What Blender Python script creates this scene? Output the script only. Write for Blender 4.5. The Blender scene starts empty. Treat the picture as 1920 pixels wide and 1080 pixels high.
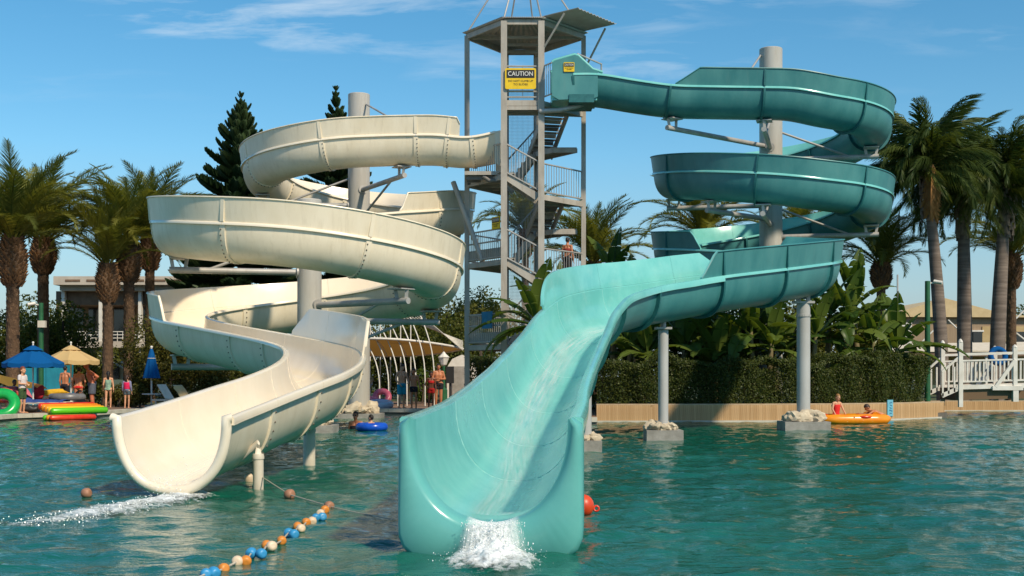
import bpy, bmesh, math, random
import numpy as np
from mathutils import Vector, Matrix, Euler

random.seed(7)
rng = np.random.default_rng(7)
R = math.radians
scene = bpy.context.scene
col = scene.collection

# ------------------------------------------------------------------ camera
cam_d = bpy.data.cameras.new('camera')
cam_d.sensor_width = 36.0
cam_d.lens = 45.0
cam_d.shift_y = 0.0859
cam_d.clip_start = 0.1
cam_d.clip_end = 5000
cam = bpy.data.objects.new('camera', cam_d)
col.objects.link(cam)
cam.location = (0, 0, 1.5)
cam.rotation_euler = (R(90), 0, 0)
scene.camera = cam

# ------------------------------------------------------------------ sky and sun
SUN_EL, SUN_AZ = 43.0, 141.0          # azimuth clockwise from +Y (into the picture) towards +X
world = bpy.data.worlds.new('World')
scene.world = world
world.use_nodes = True
wn, wl = world.node_tree.nodes, world.node_tree.links
wn.clear()
w_out = wn.new('ShaderNodeOutputWorld')
w_bg = wn.new('ShaderNodeBackground')
w_bg.inputs['Strength'].default_value = 0.128
w_sky = wn.new('ShaderNodeTexSky')
w_sky.sky_type = 'NISHITA'
w_sky.sun_disc = False
w_sky.sun_elevation = R(SUN_EL)
w_sky.sun_rotation = R(SUN_AZ)
w_sky.air_density = 1.0
w_sky.dust_density = 0.3
w_sky.ozone_density = 3.0
w_tc = wn.new('ShaderNodeTexCoord')
w_sep = wn.new('ShaderNodeSeparateXYZ')
wl.new(w_tc.outputs['Generated'], w_sep.inputs[0])
def wmath(op, a, b=None, clamp=False):
    n = wn.new('ShaderNodeMath'); n.operation = op; n.use_clamp = clamp
    for i, v in enumerate((a, b)):
        if v is None: continue
        if isinstance(v, (int, float)): n.inputs[i].default_value = v
        else: wl.new(v, n.inputs[i])
    return n.outputs[0]
zc = wmath('ADD', wmath('MAXIMUM', w_sep.outputs['Z'], 0.0), 0.10)
cx = wmath('DIVIDE', w_sep.outputs['X'], zc)
cy = wmath('DIVIDE', w_sep.outputs['Y'], zc)
w_cmb = wn.new('ShaderNodeCombineXYZ')
wl.new(wmath('MULTIPLY', cx, 1.0), w_cmb.inputs[0])
wl.new(wmath('MULTIPLY', cy, 2.3), w_cmb.inputs[1])
w_n1 = wn.new('ShaderNodeTexNoise')
w_n1.inputs['Scale'].default_value = 3.2
w_n1.inputs['Detail'].default_value = 9
w_n1.inputs['Roughness'].default_value = 0.62
w_n1.inputs['Distortion'].default_value = 0.35
wl.new(w_cmb.outputs[0], w_n1.inputs['Vector'])
w_n2 = wn.new('ShaderNodeTexNoise')
w_n2.inputs['Scale'].default_value = 1.15
w_n2.inputs['Detail'].default_value = 2
wl.new(w_cmb.outputs[0], w_n2.inputs['Vector'])
w_r1 = wn.new('ShaderNodeMapRange')
w_r1.inputs[1].default_value = 0.47; w_r1.inputs[2].default_value = 0.72
wl.new(w_n1.outputs['Fac'], w_r1.inputs[0])
w_r2 = wn.new('ShaderNodeMapRange')
w_r2.inputs[1].default_value = 0.47; w_r2.inputs[2].default_value = 0.60
wl.new(w_n2.outputs['Fac'], w_r2.inputs[0])
w_r3 = wn.new('ShaderNodeMapRange')           # thin cloud only well above the horizon
w_r3.inputs[1].default_value = 0.19; w_r3.inputs[2].default_value = 0.26
wl.new(w_sep.outputs['Z'], w_r3.inputs[0])
cl = wmath('MULTIPLY', wmath('MULTIPLY', w_r1.outputs[0], w_r2.outputs[0]), wmath('MULTIPLY', w_r3.outputs[0], 0.5), True)
w_hsv = wn.new('ShaderNodeHueSaturation')
w_hsv.inputs['Hue'].default_value = 0.486
w_hsv.inputs['Saturation'].default_value = 1.30
wl.new(w_sky.outputs[0], w_hsv.inputs['Color'])
w_mix = wn.new('ShaderNodeMix'); w_mix.data_type = 'RGBA'
wl.new(cl, w_mix.inputs[0])
w_hz = wn.new('ShaderNodeMix'); w_hz.data_type = 'RGBA'       # dull summer haze low over the horizon
w_r4 = wn.new('ShaderNodeMapRange')
w_r4.inputs[1].default_value = 0.0; w_r4.inputs[2].default_value = 0.17; w_r4.inputs[3].default_value = 0.85; w_r4.inputs[4].default_value = 0.0
wl.new(w_sep.outputs['Z'], w_r4.inputs[0]); wl.new(w_r4.outputs[0], w_hz.inputs[0])
wl.new(w_hsv.outputs[0], w_hz.inputs[6]); w_hz.inputs[7].default_value = (2.15, 3.0, 3.65, 1)
wl.new(w_hz.outputs[2], w_mix.inputs[6])
w_mix.inputs[7].default_value = (6.4, 7.0, 7.4, 1)
wl.new(w_mix.outputs[2], w_bg.inputs['Color'])
wl.new(w_bg.outputs[0], w_out.inputs['Surface'])

sun_d = bpy.data.lights.new('sun', 'SUN')
sun_d.energy = 4.3
sun_d.angle = R(3.0)
sun_d.color = (1.0, 0.865, 0.66)
sun = bpy.data.objects.new('sun', sun_d)
col.objects.link(sun)
sun_dir = Vector((math.sin(R(SUN_AZ)) * math.cos(R(SUN_EL)), math.cos(R(SUN_AZ)) * math.cos(R(SUN_EL)), math.sin(R(SUN_EL))))
sun.rotation_euler = sun_dir.to_track_quat('Z', 'Y').to_euler()
sun.location = (40, -40, 60)

vs = scene.view_settings
vs.view_transform = 'Standard'
vs.look = 'None'
vs.exposure = 0.08
vs.gamma = 1.0
vs.use_curve_mapping = False
scene.cycles.max_bounces = 8
scene.cycles.transparent_max_bounces = 12
scene.cycles.caustics_reflective = False
scene.cycles.caustics_refractive = False
try:
    scene.cycles.use_denoising = True
except Exception:
    pass

# ------------------------------------------------------------------ helpers
F = 2400.0                                       # focal length in pixels of the 1920 wide photograph
def at(px, py, d):
    """world point seen at pixel (px, py) at a distance d along the view"""
    return Vector(((px - 960) * d / F, d, 1.5 + (705 - py) * d / F))
def X(px, d): return (px - 960) * d / F
def Z(py, d): return 1.5 + (705 - py) * d / F
def lin(c):
    return tuple((v / 12.92 if v <= 0.04045 else ((v + 0.055) / 1.055) ** 2.4) for v in c)
def S(r, g, b):
    return lin((r / 255, g / 255, b / 255)) + (1.0,)

OFF = {}                                         # world offset of each thing's own frame
def tag(o, label=None, cat=None, group=None, kind=None):
    if label: o['label'] = label
    if cat: o['category'] = cat
    if group: o['group'] = group
    if kind: o['kind'] = kind
    return o
def thing(name, label, cat, loc=(0, 0, 0), group=None, rz=0.0):
    o = bpy.data.objects.new(name, None)
    o.empty_display_size = 0.2
    col.objects.link(o)
    o.location = loc
    o.rotation_euler = (0, 0, rz)
    OFF[o.name] = Vector(loc)
    return tag(o, label, cat, group)

class MB:
    """collects faces, then links them as one mesh object"""
    def __init__(s):
        s.v, s.f, s.m = [], [], []
    def add(s, vs_, fs, m=0):
        b = len(s.v)
        s.v.extend([tuple(p) for p in vs_])
        for q in fs:
            s.f.append(tuple(b + i for i in q)); s.m.append(m)
    def box(s, c, size, rot=None, m=0):
        hx, hy, hz = size[0] / 2, size[1] / 2, size[2] / 2
        P = [Vector((x, y, z)) for z in (-hz, hz) for y in (-hy, hy) for x in (-hx, hx)]
        if rot is not None:
            P = [rot @ p for p in P]
        c = Vector(c)
        s.add([p + c for p in P], [(0, 2, 3, 1), (4, 5, 7, 6), (0, 1, 5, 4), (2, 6, 7, 3), (0, 4, 6, 2), (1, 3, 7, 5)], m)
    def beam(s, a, b, w, h, m=0):
        """rectangular bar from a to b; w sideways, h upwards"""
        a, b = Vector(a), Vector(b)
        t = (b - a).normalized()
        up = Vector((0, 0, 1)) if abs(t.z) < 0.95 else Vector((0, 1, 0))
        r_ = t.cross(up).normalized(); u = r_.cross(t)
        P = []
        for q in (a, b):
            for (i, j) in ((-1, -1), (1, -1), (1, 1), (-1, 1)):
                P.append(q + r_ * (i * w / 2) + u * (j * h / 2))
        s.add(P, [(3, 2, 1, 0), (4, 5, 6, 7), (0, 1, 5, 4), (1, 2, 6, 5), (2, 3, 7, 6), (3, 0, 4, 7)], m)
    def tube(s, pts, rad, n=8, m=0, caps=True):
        pts = [Vector(p) for p in pts]
        if not isinstance(rad, (list, tuple)): rad = [rad] * len(pts)
        rings, ref = [], None
        for i, p in enumerate(pts):
            t = (pts[min(i + 1, len(pts) - 1)] - pts[max(i - 1, 0)])
            t = t.normalized() if t.length > 1e-9 else Vector((0, 0, 1))
            if ref is None:
                ref = Vector((0, 0, 1)) if abs(t.z) < 0.9 else Vector((1, 0, 0))
            a = (ref - t * ref.dot(t)).normalized(); ref = a
            b = t.cross(a)
            rings.append([p + (a * math.cos(2 * math.pi * k / n) + b * math.sin(2 * math.pi * k / n)) * rad[i] for k in range(n)])
        V = [q for r_ in rings for q in r_]
        fs = []
        for i in range(len(pts) - 1):
            for k in range(n):
                k2 = (k + 1) % n
                fs.append((i * n + k, i * n + k2, (i + 1) * n + k2, (i + 1) * n + k))
        if caps:
            fs.append(tuple(range(n - 1, -1, -1)))
            o = (len(pts) - 1) * n
            fs.append(tuple(o + k for k in range(n)))
        s.add(V, fs, m)
    def lathe(s, c, prof, n=16, m=0, caps=True):
        """prof: list of (radius, z) about a vertical axis at c"""
        c = Vector(c); V = []
        for (r_, z) in prof:
            for k in range(n):
                a = 2 * math.pi * k / n
                V.append(c + Vector((r_ * math.cos(a), r_ * math.sin(a), z)))
        fs = []
        for i in range(len(prof) - 1):
            for k in range(n):
                k2 = (k + 1) % n
                fs.append((i * n + k, i * n + k2, (i + 1) * n + k2, (i + 1) * n + k))
        if caps:
            fs.append(tuple(range(n - 1, -1, -1)))
            o = (len(prof) - 1) * n
            fs.append(tuple(o + k for k in range(n)))
        s.add(V, fs, m)
    def ball(s, c, r_, n=10, k=6, m=0, rot=None):
        if not isinstance(r_, (list, tuple)): r_ = (r_, r_, r_)
        c = Vector(c); V = [Vector((0, 0, -r_[2]))]
        for i in range(1, k):
            th = math.pi * i / k - math.pi / 2
            for j in range(n):
                a = 2 * math.pi * j / n
                V.append(Vector((r_[0] * math.cos(th) * math.cos(a), r_[1] * math.cos(th) * math.sin(a), r_[2] * math.sin(th))))
        V.append(Vector((0, 0, r_[2])))
        if rot is not None: V = [rot @ p for p in V]
        fs = []
        for j in range(n):
            fs.append((0, 1 + (j + 1) % n, 1 + j))
        for i in range(k - 2):
            for j in range(n):
                a, b = 1 + i * n + j, 1 + i * n + (j + 1) % n
                fs.append((a, b, b + n, a + n))
        o = 1 + (k - 2) * n
        for j in range(n):
            fs.append((o + j, o + (j + 1) % n, len(V) - 1))
        s.add([p + c for p in V], fs, m)
    def loft(s, rings, m=0, closed=True, caps=True, mats=None):
        n = len(rings[0]); V = [p for r_ in rings for p in r_]
        b = len(s.v); s.v.extend([tuple(p) for p in V])
        last = n if closed else n - 1
        for i in range(len(rings) - 1):
            for k in range(last):
                k2 = (k + 1) % n
                s.f.append((b + i * n + k, b + i * n + k2, b + (i + 1) * n + k2, b + (i + 1) * n + k))
                s.m.append(mats[k] if mats else m)
        if caps and closed:
            s.f.append(tuple(b + k for k in range(n - 1, -1, -1))); s.m.append(m)
            o = b + (len(rings) - 1) * n
            s.f.append(tuple(o + k for k in range(n))); s.m.append(m)
    def torus(s, c, Rr, r_, rot=None, n=28, k=10, m=0, flat=1.0):
        c = Vector(c); V = []
        for i in range(n):
            a = 2 * math.pi * i / n
            for j in range(k):
                b = 2 * math.pi * j / k
                p = Vector(((Rr + r_ * math.cos(b)) * math.cos(a), (Rr + r_ * math.cos(b)) * math.sin(a), r_ * flat * math.sin(b)))
                V.append((rot @ p if rot is not None else p) + c)
        fs = []
        for i in range(n):
            for j in range(k):
                i2, j2 = (i + 1) % n, (j + 1) % k
                fs.append((i * k + j, i2 * k + j, i2 * k + j2, i * k + j2))
        s.add(V, fs, m)
    def mesh(s, name, mats, smooth=0.0, off=None):
        me = bpy.data.meshes.new(name)
        v = s.v
        if off is not None:
            v = [(p[0] - off[0], p[1] - off[1], p[2] - off[2]) for p in v]
        me.from_pydata(v, [], s.f)
        if not isinstance(mats, (list, tuple)): mats = [mats]
        for mt in mats: me.materials.append(mt)
        if len(mats) > 1: me.polygons.foreach_set('material_index', s.m)
        if smooth:
            me.polygons.foreach_set('use_smooth', [True] * len(me.polygons))
            if smooth < 179:
                me.set_sharp_from_angle(angle=R(smooth))
        me.update()
        return me
    def build(s, name, mats, parent=None, smooth=0.0):
        off = OFF.get(parent.name) if parent is not None else None
        o = bpy.data.objects.new(name, s.mesh(name, mats, smooth, off))
        col.objects.link(o)
        if parent is not None:
            o.parent = parent
            OFF[o.name] = off
        return o

def inst(name, me, parent, loc=(0, 0, 0), rot=(0, 0, 0), sc=(1, 1, 1)):
    """an object in its parent's own frame that shares the mesh"""
    o = bpy.data.objects.new(name, me)
    col.objects.link(o)
    o.parent = parent
    o.location = loc
    o.rotation_euler = rot
    o.scale = sc if isinstance(sc, (tuple, list)) else (sc, sc, sc)
    OFF[o.name] = OFF.get(parent.name)
    return o

def np_mesh(name, V, Q, mat):
    me = bpy.data.meshes.new(name)
    V = np.asarray(V, dtype=np.float32); Q = np.asarray(Q, dtype=np.int32)
    k = Q.shape[1]
    me.vertices.add(len(V)); me.vertices.foreach_set('co', V.ravel())
    me.loops.add(Q.size); me.loops.foreach_set('vertex_index', Q.ravel())
    me.polygons.add(len(Q))
    me.polygons.foreach_set('loop_start', np.arange(0, Q.size, k, dtype=np.int32))
    me.update(calc_edges=True)
    me.validate()
    me.materials.append(mat)
    return me

# ------------------------------------------------------------------ materials
def nodes_of(m):
    m.use_nodes = True
    nt = m.node_tree
    return nt, nt.nodes, nt.links, nt.nodes['Principled BSDF']
def pm(name, c1, c2=None, scale=4.0, rough=0.6, bump=0.0, bscale=None, metal=0.0, spec=0.5, detail=5, coords='Object', stretch=(1, 1, 1), rvar=0.0, lo=0.35, hi=0.65, bdist=0.02, coat=0.0, dirt=0.0, dirt_c=(0.22, 0.16, 0.09, 1), dstretch=(5, 5, 0.45)):
    """principled with two colours mixed by noise, and fine relief"""
    m = bpy.data.materials.new(name)
    nt, N, L, P = nodes_of(m)
    P.inputs['Roughness'].default_value = rough
    P.inputs['Metallic'].default_value = metal
    P.inputs['Specular IOR Level'].default_value = spec
    if coat: P.inputs['Coat Weight'].default_value = coat; P.inputs['Coat Roughness'].default_value = 0.12
    c1 = tuple(c1) if len(c1) == 4 else tuple(c1) + (1,)
    P.inputs['Base Color'].default_value = c1
    if c2 is None and not bump: return m
    tc = N.new('ShaderNodeTexCoord'); mp = N.new('ShaderNodeMapping')
    mp.inputs['Scale'].default_value = stretch
    L.new(tc.outputs[coords], mp.inputs[0])
    if c2 is not None:
        c2 = tuple(c2) if len(c2) == 4 else tuple(c2) + (1,)
        nz = N.new('ShaderNodeTexNoise'); nz.inputs['Scale'].default_value = scale; nz.inputs['Detail'].default_value = detail
        nz.inputs['Roughness'].default_value = 0.6
        L.new(mp.outputs[0], nz.inputs['Vector'])
        mr = N.new('ShaderNodeMapRange'); mr.inputs[1].default_value = lo; mr.inputs[2].default_value = hi
        L.new(nz.outputs['Fac'], mr.inputs[0])
        mx = N.new('ShaderNodeMix'); mx.data_type = 'RGBA'
        mx.inputs[6].default_value = c1; mx.inputs[7].default_value = c2
        L.new(mr.outputs[0], mx.inputs[0]); L.new(mx.outputs[2], P.inputs['Base Color'])
        if rvar:
            ma = N.new('ShaderNodeMath'); ma.operation = 'MULTIPLY_ADD'
            ma.inputs[1].default_value = rvar; ma.inputs[2].default_value = rough - rvar / 2
            L.new(nz.outputs['Fac'], ma.inputs[0]); L.new(ma.outputs[0], P.inputs['Roughness'])
    if dirt:
        md = N.new('ShaderNodeMapping'); md.inputs['Scale'].default_value = dstretch; L.new(tc.outputs[coords], md.inputs[0])
        nd = N.new('ShaderNodeTexNoise'); nd.inputs['Scale'].default_value = 1.6; nd.inputs['Detail'].default_value = 8; nd.inputs['Roughness'].default_value = 0.7
        L.new(md.outputs[0], nd.inputs['Vector'])
        rd = N.new('ShaderNodeMapRange'); rd.inputs[1].default_value = 0.52; rd.inputs[2].default_value = 0.78; rd.inputs[4].default_value = dirt
        L.new(nd.outputs['Fac'], rd.inputs[0])
        xd = N.new('ShaderNodeMix'); xd.data_type = 'RGBA'; L.new(rd.outputs[0], xd.inputs[0])
        if c2 is not None: L.new(mx.outputs[2], xd.inputs[6])
        else: xd.inputs[6].default_value = c1
        xd.inputs[7].default_value = dirt_c
        L.new(xd.outputs[2], P.inputs['Base Color'])
    if bump:
        nb = N.new('ShaderNodeTexNoise'); nb.inputs['Scale'].default_value = bscale or scale * 6; nb.inputs['Detail'].default_value = 4
        L.new(mp.outputs[0], nb.inputs['Vector'])
        bp = N.new('ShaderNodeBump'); bp.inputs['Strength'].default_value = bump; bp.inputs['Distance'].default_value = bdist
        L.new(nb.outputs['Fac'], bp.inputs['Height']); L.new(bp.outputs[0], P.inputs['Normal'])
    return m
def leafmat(name, c1, c2, trans=0.35, rough=0.5, per='island', c3=None):
    """leaf: diffuse, some light coming through, a little gloss; colour differs leaf by leaf"""
    m = bpy.data.materials.new(name)
    nt, N, L, P = nodes_of(m)
    out = N['Material Output']
    if per == 'island':
        g = N.new('ShaderNodeNewGeometry'); rnd = g.outputs['Random Per Island']
    else:
        g = N.new('ShaderNodeObjectInfo'); rnd = g.outputs['Random']
    cr = N.new('ShaderNodeValToRGB')
    cr.color_ramp.elements[0].color = tuple(c1); cr.color_ramp.elements[1].color = tuple(c2)
    if c3 is not None:
        e = cr.color_ramp.elements.new(0.9); e.color = tuple(c2)
        cr.color_ramp.elements[2].color = tuple(c3); cr.color_ramp.elements[2].position = 1.0
    L.new(rnd, cr.inputs[0])
    P.inputs['Roughness'].default_value = rough
    P.inputs['Specular IOR Level'].default_value = 0.2
    L.new(cr.outputs[0], P.inputs['Base Color'])
    tr = N.new('ShaderNodeBsdfTranslucent')
    br = N.new('ShaderNodeMix'); br.data_type = 'RGBA'; br.blend_type = 'MULTIPLY'; br.inputs[0].default_value = 1.0
    L.new(cr.outputs[0], br.inputs[6]); br.inputs[7].default_value = (1.25, 1.2, 0.5, 1)
    L.new(br.outputs[2], tr.inputs['Color'])
    ms = N.new('ShaderNodeMixShader'); ms.inputs[0].default_value = trans
    L.new(P.outputs[0], ms.inputs[1]); L.new(tr.outputs[0], ms.inputs[2]); L.new(ms.outputs[0], out.inputs['Surface'])
    return m

M = {}
M['cream_in'] = pm('cream_gelcoat_inside', (0.88, 0.78, 0.62), (0.84, 0.73, 0.56), 1.2, 0.22, 0.03, 9, coat=0.3, rvar=0.15, dirt=0.14, dirt_c=(0.45, 0.36, 0.22, 1), dstretch=(1.5, 1.5, 0.6))
M['cream_out'] = pm('cream_gelcoat_outside', (0.82, 0.73, 0.57), (0.74, 0.645, 0.48), 1.6, 0.38, 0.05, 14, rvar=0.2, stretch=(1, 1, 0.5), dirt=0.30, dirt_c=(0.34, 0.26, 0.15, 1))
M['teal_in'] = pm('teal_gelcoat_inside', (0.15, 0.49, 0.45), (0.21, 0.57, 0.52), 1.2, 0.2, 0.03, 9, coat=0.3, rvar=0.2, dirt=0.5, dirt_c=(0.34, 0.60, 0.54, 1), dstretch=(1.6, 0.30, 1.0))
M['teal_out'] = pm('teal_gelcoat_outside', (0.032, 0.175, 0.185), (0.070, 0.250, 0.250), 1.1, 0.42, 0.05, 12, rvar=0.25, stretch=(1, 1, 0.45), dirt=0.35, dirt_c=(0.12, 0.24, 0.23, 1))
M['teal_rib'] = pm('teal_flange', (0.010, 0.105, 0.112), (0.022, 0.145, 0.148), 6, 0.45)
M['teal_front'] = pm('teal_front_panel', (0.11, 0.39, 0.36), (0.14, 0.44, 0.405), 1.5, 0.25, 0.02, 9, coat=0.2)
M['bolt'] = pm('bolt_steel', (0.10, 0.095, 0.085), (0.2, 0.16, 0.11), 30, 0.5, metal=0.4)
M['steel'] = pm('galvanised_steel', (0.47, 0.455, 0.43), (0.36, 0.345, 0.32), 2.2, 0.5, 0.06, 30, metal=0.25, stretch=(1, 1, 0.4), dirt=0.35, dirt_c=(0.25, 0.15, 0.08, 1))
M['pillar'] = pm('weathered_grey_paint', (0.50, 0.485, 0.45), (0.37, 0.345, 0.30), 1.4, 0.55, 0.08, 22, stretch=(1.6, 1.6, 0.28), lo=0.3, hi=0.75, dirt=0.5, dirt_c=(0.24, 0.19, 0.13, 1), dstretch=(4, 4, 0.35))
M['tower_steel'] = pm('tower_grey_paint', (0.45, 0.41, 0.355), (0.33, 0.295, 0.25), 2.0, 0.55, 0.05, 20, stretch=(1, 1, 0.5), dirt=0.55, dirt_c=(0.24, 0.15, 0.08, 1), dstretch=(6, 6, 0.5))
M['dark_steel'] = pm('dark_steel', (0.13, 0.12, 0.11), (0.2, 0.18, 0.16), 4, 0.55)
M['sheet_metal'] = pm('corrugated_sheet', (0.42, 0.40, 0.37), (0.33, 0.30, 0.26), 1.2, 0.5, metal=0.1)
M['cream_post'] = pm('cream_post_paint', (0.66, 0.60, 0.49), (0.55, 0.48, 0.38), 3, 0.5)
# ------------------------------------------------------------------ water slides
def catmull(P, k=12):
    P = np.asarray(P, float)
    E = np.vstack([2 * P[0] - P[1], P, 2 * P[-1] - P[-2]])
    out = []
    for i in range(1, len(E) - 2):
        p0, p1, p2, p3 = E[i - 1], E[i], E[i + 1], E[i + 2]
        for j in range(k):
            t = j / k
            out.append(0.5 * ((2 * p1) + (-p0 + p2) * t + (2 * p0 - 5 * p1 + 4 * p2 - p3) * t * t + (-p0 + 3 * p1 - 3 * p2 + p3) * t ** 3))
    out.append(P[-1])
    return np.array(out)

class Path:
    """controls: (x, y, z or None, mark or None)"""
    def __init__(s, ctrl, step=0.13, smooth=0.9):
        k = 12
        xy = catmull([(c[0], c[1]) for c in ctrl], k)
        sl = np.concatenate([[0], np.cumsum(np.linalg.norm(np.diff(xy, axis=0), axis=1))])
        s_ctrl = sl[::k]
        ks = [s_ctrl[i] for i, c in enumerate(ctrl) if c[2] is not None]
        kz = [c[2] for c in ctrl if c[2] is not None]
        n = int(sl[-1] / step)
        s.s = np.linspace(0, sl[-1], n + 1)
        x = np.interp(s.s, sl, xy[:, 0]); y = np.interp(s.s, sl, xy[:, 1])
        z = np.interp(s.s, ks, kz)
        h = max(1, int(smooth / step)); w = np.hanning(2 * h + 3)[1:-1]; w /= w.sum()
        zp = np.concatenate([2 * z[0] - z[h:0:-1], z, 2 * z[-1] - z[-2:-h - 2:-1]])
        z = np.convolve(zp, w, 'valid')
        s.p = np.stack([x, y, z], 1)
        t = np.gradient(s.p, axis=0); t /= np.linalg.norm(t, axis=1)[:, None]
        r_ = np.cross(t, [0, 0, 1.0]); r_ /= np.linalg.norm(r_, axis=1)[:, None]
        s.t, s.r, s.n = t, r_, np.cross(r_, t)
        s.mark = {c[3]: s_ctrl[i] for i, c in enumerate(ctrl) if len(c) > 3 and c[3]}
        s.len = sl[-1]
    def idx(s, q): return int(np.clip(np.searchsorted(s.s, q), 0, len(s.s) - 1))
    def pt(s, i, u, v): return s.p[i] + s.r[i] * u + s.n[i] * v

M['bead'] = pm('pale_sealant', (0.24, 0.55, 0.51), (0.36, 0.60, 0.55), 2, 0.5)
HW, DEP, TH, LIP = 0.66, 0.87, 0.035, 0.10
def half_pipe(hw, dep, n=18):
    pts = []
    for k in range(n + 1):
        a = math.pi + math.pi * k / n
        c, sn = math.cos(a), math.sin(a)
        pts.append((hw * math.copysign(abs(c) ** 0.86, c), dep * math.copysign(abs(sn) ** 0.90, sn)))
    return pts
def flume_profile(lip=LIP, lip_t=0.05):
    inner = half_pipe(HW, DEP)
    outer = half_pipe(HW + TH, DEP + TH)[::-1]
    b = 0.018
    right = [(HW + 0.03, 0.02), (HW + lip - b, 0.02), (HW + lip, 0.02 - b), (HW + lip, -lip_t), (HW + TH, -lip_t)]
    left = [(-u, v) for (u, v) in right[::-1]]
    prof = inner + right + outer[1:-1] + left
    mats = [0] * (len(inner) - 1) + [0] * 4 + [1] * (len(prof) - (len(inner) - 1) - 4 - 4) + [0] * 4
    return prof, mats
def flume(root, path, stations, walls, m_in, m_out, m_rib, style, lips=None):
    """walls: list of (s0, s1, side, height, ramp0, ramp1)"""
    for a, b in zip(stations[:-1], stations[1:]):
        i0, i1 = path.idx(a), path.idx(b)
        lip, lt = (lips(a) if lips else (LIP, 0.05))
        prof, mats = flume_profile(lip, lt)
        mb = MB()
        idx = list(range(i0, i1 + 1))
        rings = []
        for n_, i in enumerate(idx):
            e = 0.004 if n_ == 0 else (-0.004 if n_ == len(idx) - 1 else 0)
            rings.append([path.pt(i, u, v) + path.t[i] * e for (u, v) in prof])
        mb.loft(rings, mats=mats)
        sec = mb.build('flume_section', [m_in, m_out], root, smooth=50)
        # joint band at the section's upper end, following the outside of the shell
        if style == 'band': bw, bp = 0.075, 0.03
        else: bw, bp = 0.035, 0.085
        rb = MB()
        op = half_pipe(HW + TH - 0.01, DEP + TH - 0.01, 22); oo = half_pipe(HW + TH + bp, DEP + TH + bp, 22)
        c, t = path.p[i0], path.t[i0]
        def P3(u, v, w): return c + path.r[i0] * u + path.n[i0] * v + t * w
        rings = []
        for (q, w_) in zip(op, oo):
            vq = min(q[1], -lt - 0.002); vw = min(w_[1], -lt - 0.002)
            rings.append([P3(q[0], vq, -bw), P3(w_[0], vw, -bw), P3(w_[0], vw, bw), P3(q[0], vq, bw)])
        rb.loft(rings)
        rb.build('joint_flange', m_rib, sec, smooth=40)
        if a > path.len - 19:                              # pale sealant bead across the joint inside
            sbm = MB(); hi = half_pipe(HW + 0.001, DEP + 0.001, 22)
            sbm.tube([P3(u, v, 0.0) for (u, v) in hi], 0.0055, 5)
            sbm.build('sealant_bead', M['bead'] if style == 'rib' else m_in, sec, smooth=60)
        if style == 'band':
            bb = MB()
            for k in range(1, 22):
                u, v = half_pipe(HW + TH + bp + 0.002, DEP + TH + bp + 0.002, 22)[k]
                if v > -0.12: continue
                for w in ((-0.036,) if a < stations[-8] else (-0.036,)):
                    bb.ball(P3(u, v, w), 0.021 if a < stations[-8] else 0.017, 6, 4)
            o = bb.build('flange_bolts', M['bolt'], sec, smooth=60); tag(o, kind='stuff')
    cuts = list(stations)
    for (s0, s1, side, hgt, ra, rb_) in walls:
        st = [s0] + [q for q in cuts if s0 + 0.4 < q < s1 - 0.4] + [s1]
        for a, b in zip(st[:-1], st[1:]):
            i0, i1 = path.idx(a), path.idx(b)
            mb = MB(); rings = []
            for n_, i in enumerate(range(i0, i1 + 1)):
                q = path.s[i]
                f = min(1.0, (q - s0 + 0.05) / max(ra, 1e-3)) if ra else 1.0
                g = min(1.0, (s1 - q + 0.05) / max(rb_, 1e-3)) if rb_ else 1.0
                if rb_ > 1.0: g = math.sqrt(max(0.0, 1 - (1 - g) ** 2))      # this wall's end is rounded off
                h = hgt * max(0.06, min(f, g))
                e = 0.003 if i == i0 else (-0.003 if i == i1 else 0)
                u0, lean = HW + 0.028, 0.075 * h / 0.56
                pr = [(u0, 0.022), (u0 + lean, h), (u0 + lean + 0.012, h + 0.022), (u0 + lean + 0.055, h + 0.022), (u0 + lean + 0.065, h - 0.005), (u0 + lean + 0.033, h - 0.02), (u0 + 0.033, 0.022)]
                rings.append([path.pt(i, side * u, v) + path.t[i] * e for (u, v) in (pr if side > 0 else pr[::-1])])
            mats = [0, 0, 0, 1, 1, 1, 1] if side > 0 else [1, 1, 1, 0, 0, 0, 1]
            mb.loft(rings, mats=mats)
            w = mb.build('side_wall', [m_in, m_out], root, smooth=50)
            if a > s0 + 0.1:                           # upright stiffener at the joint
                i = i0; h = hgt * (min(1, (s1 - a) / rb_) if rb_ else 1) * (min(1, (a - s0) / ra) if ra else 1)
                sb = MB()
                q = []
                ww = 0.05 if style == 'band' else 0.03
                pp = 0.05 if style == 'band' else 0.075
                for (u, v) in ((HW + 0.055, 0.024), (HW + 0.055 + pp, 0.024), (HW + 0.12 + pp * 0.6, h - 0.03), (HW + 0.12, h - 0.03)):
                    q.append((path.pt(i, side * u, v), path.t[i]))
                sb.loft([[p - t * ww for p, t in q], [p + t * ww for p, t in q]])
                sb.build('wall_stiffener', m_rib, w)

def arc(c, r_, a0, a1, n, zs):
    """plan arc with heights keyed at given angles (zs: dict angle -> z)"""
    out = []
    for k in range(n + 1):
        a = a0 + (a1 - a0) * k / n
        z = None
        for q, zz in zs.items():
            if abs(q - a) < abs(a1 - a0) / n * 0.5: z = zz
        out.append((c[0] + r_ * math.cos(R(a)), c[1] + r_ * math.sin(R(a)), z, None))
    return out
def mk(c, m): return (c[0], c[1], c[2], m)

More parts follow.
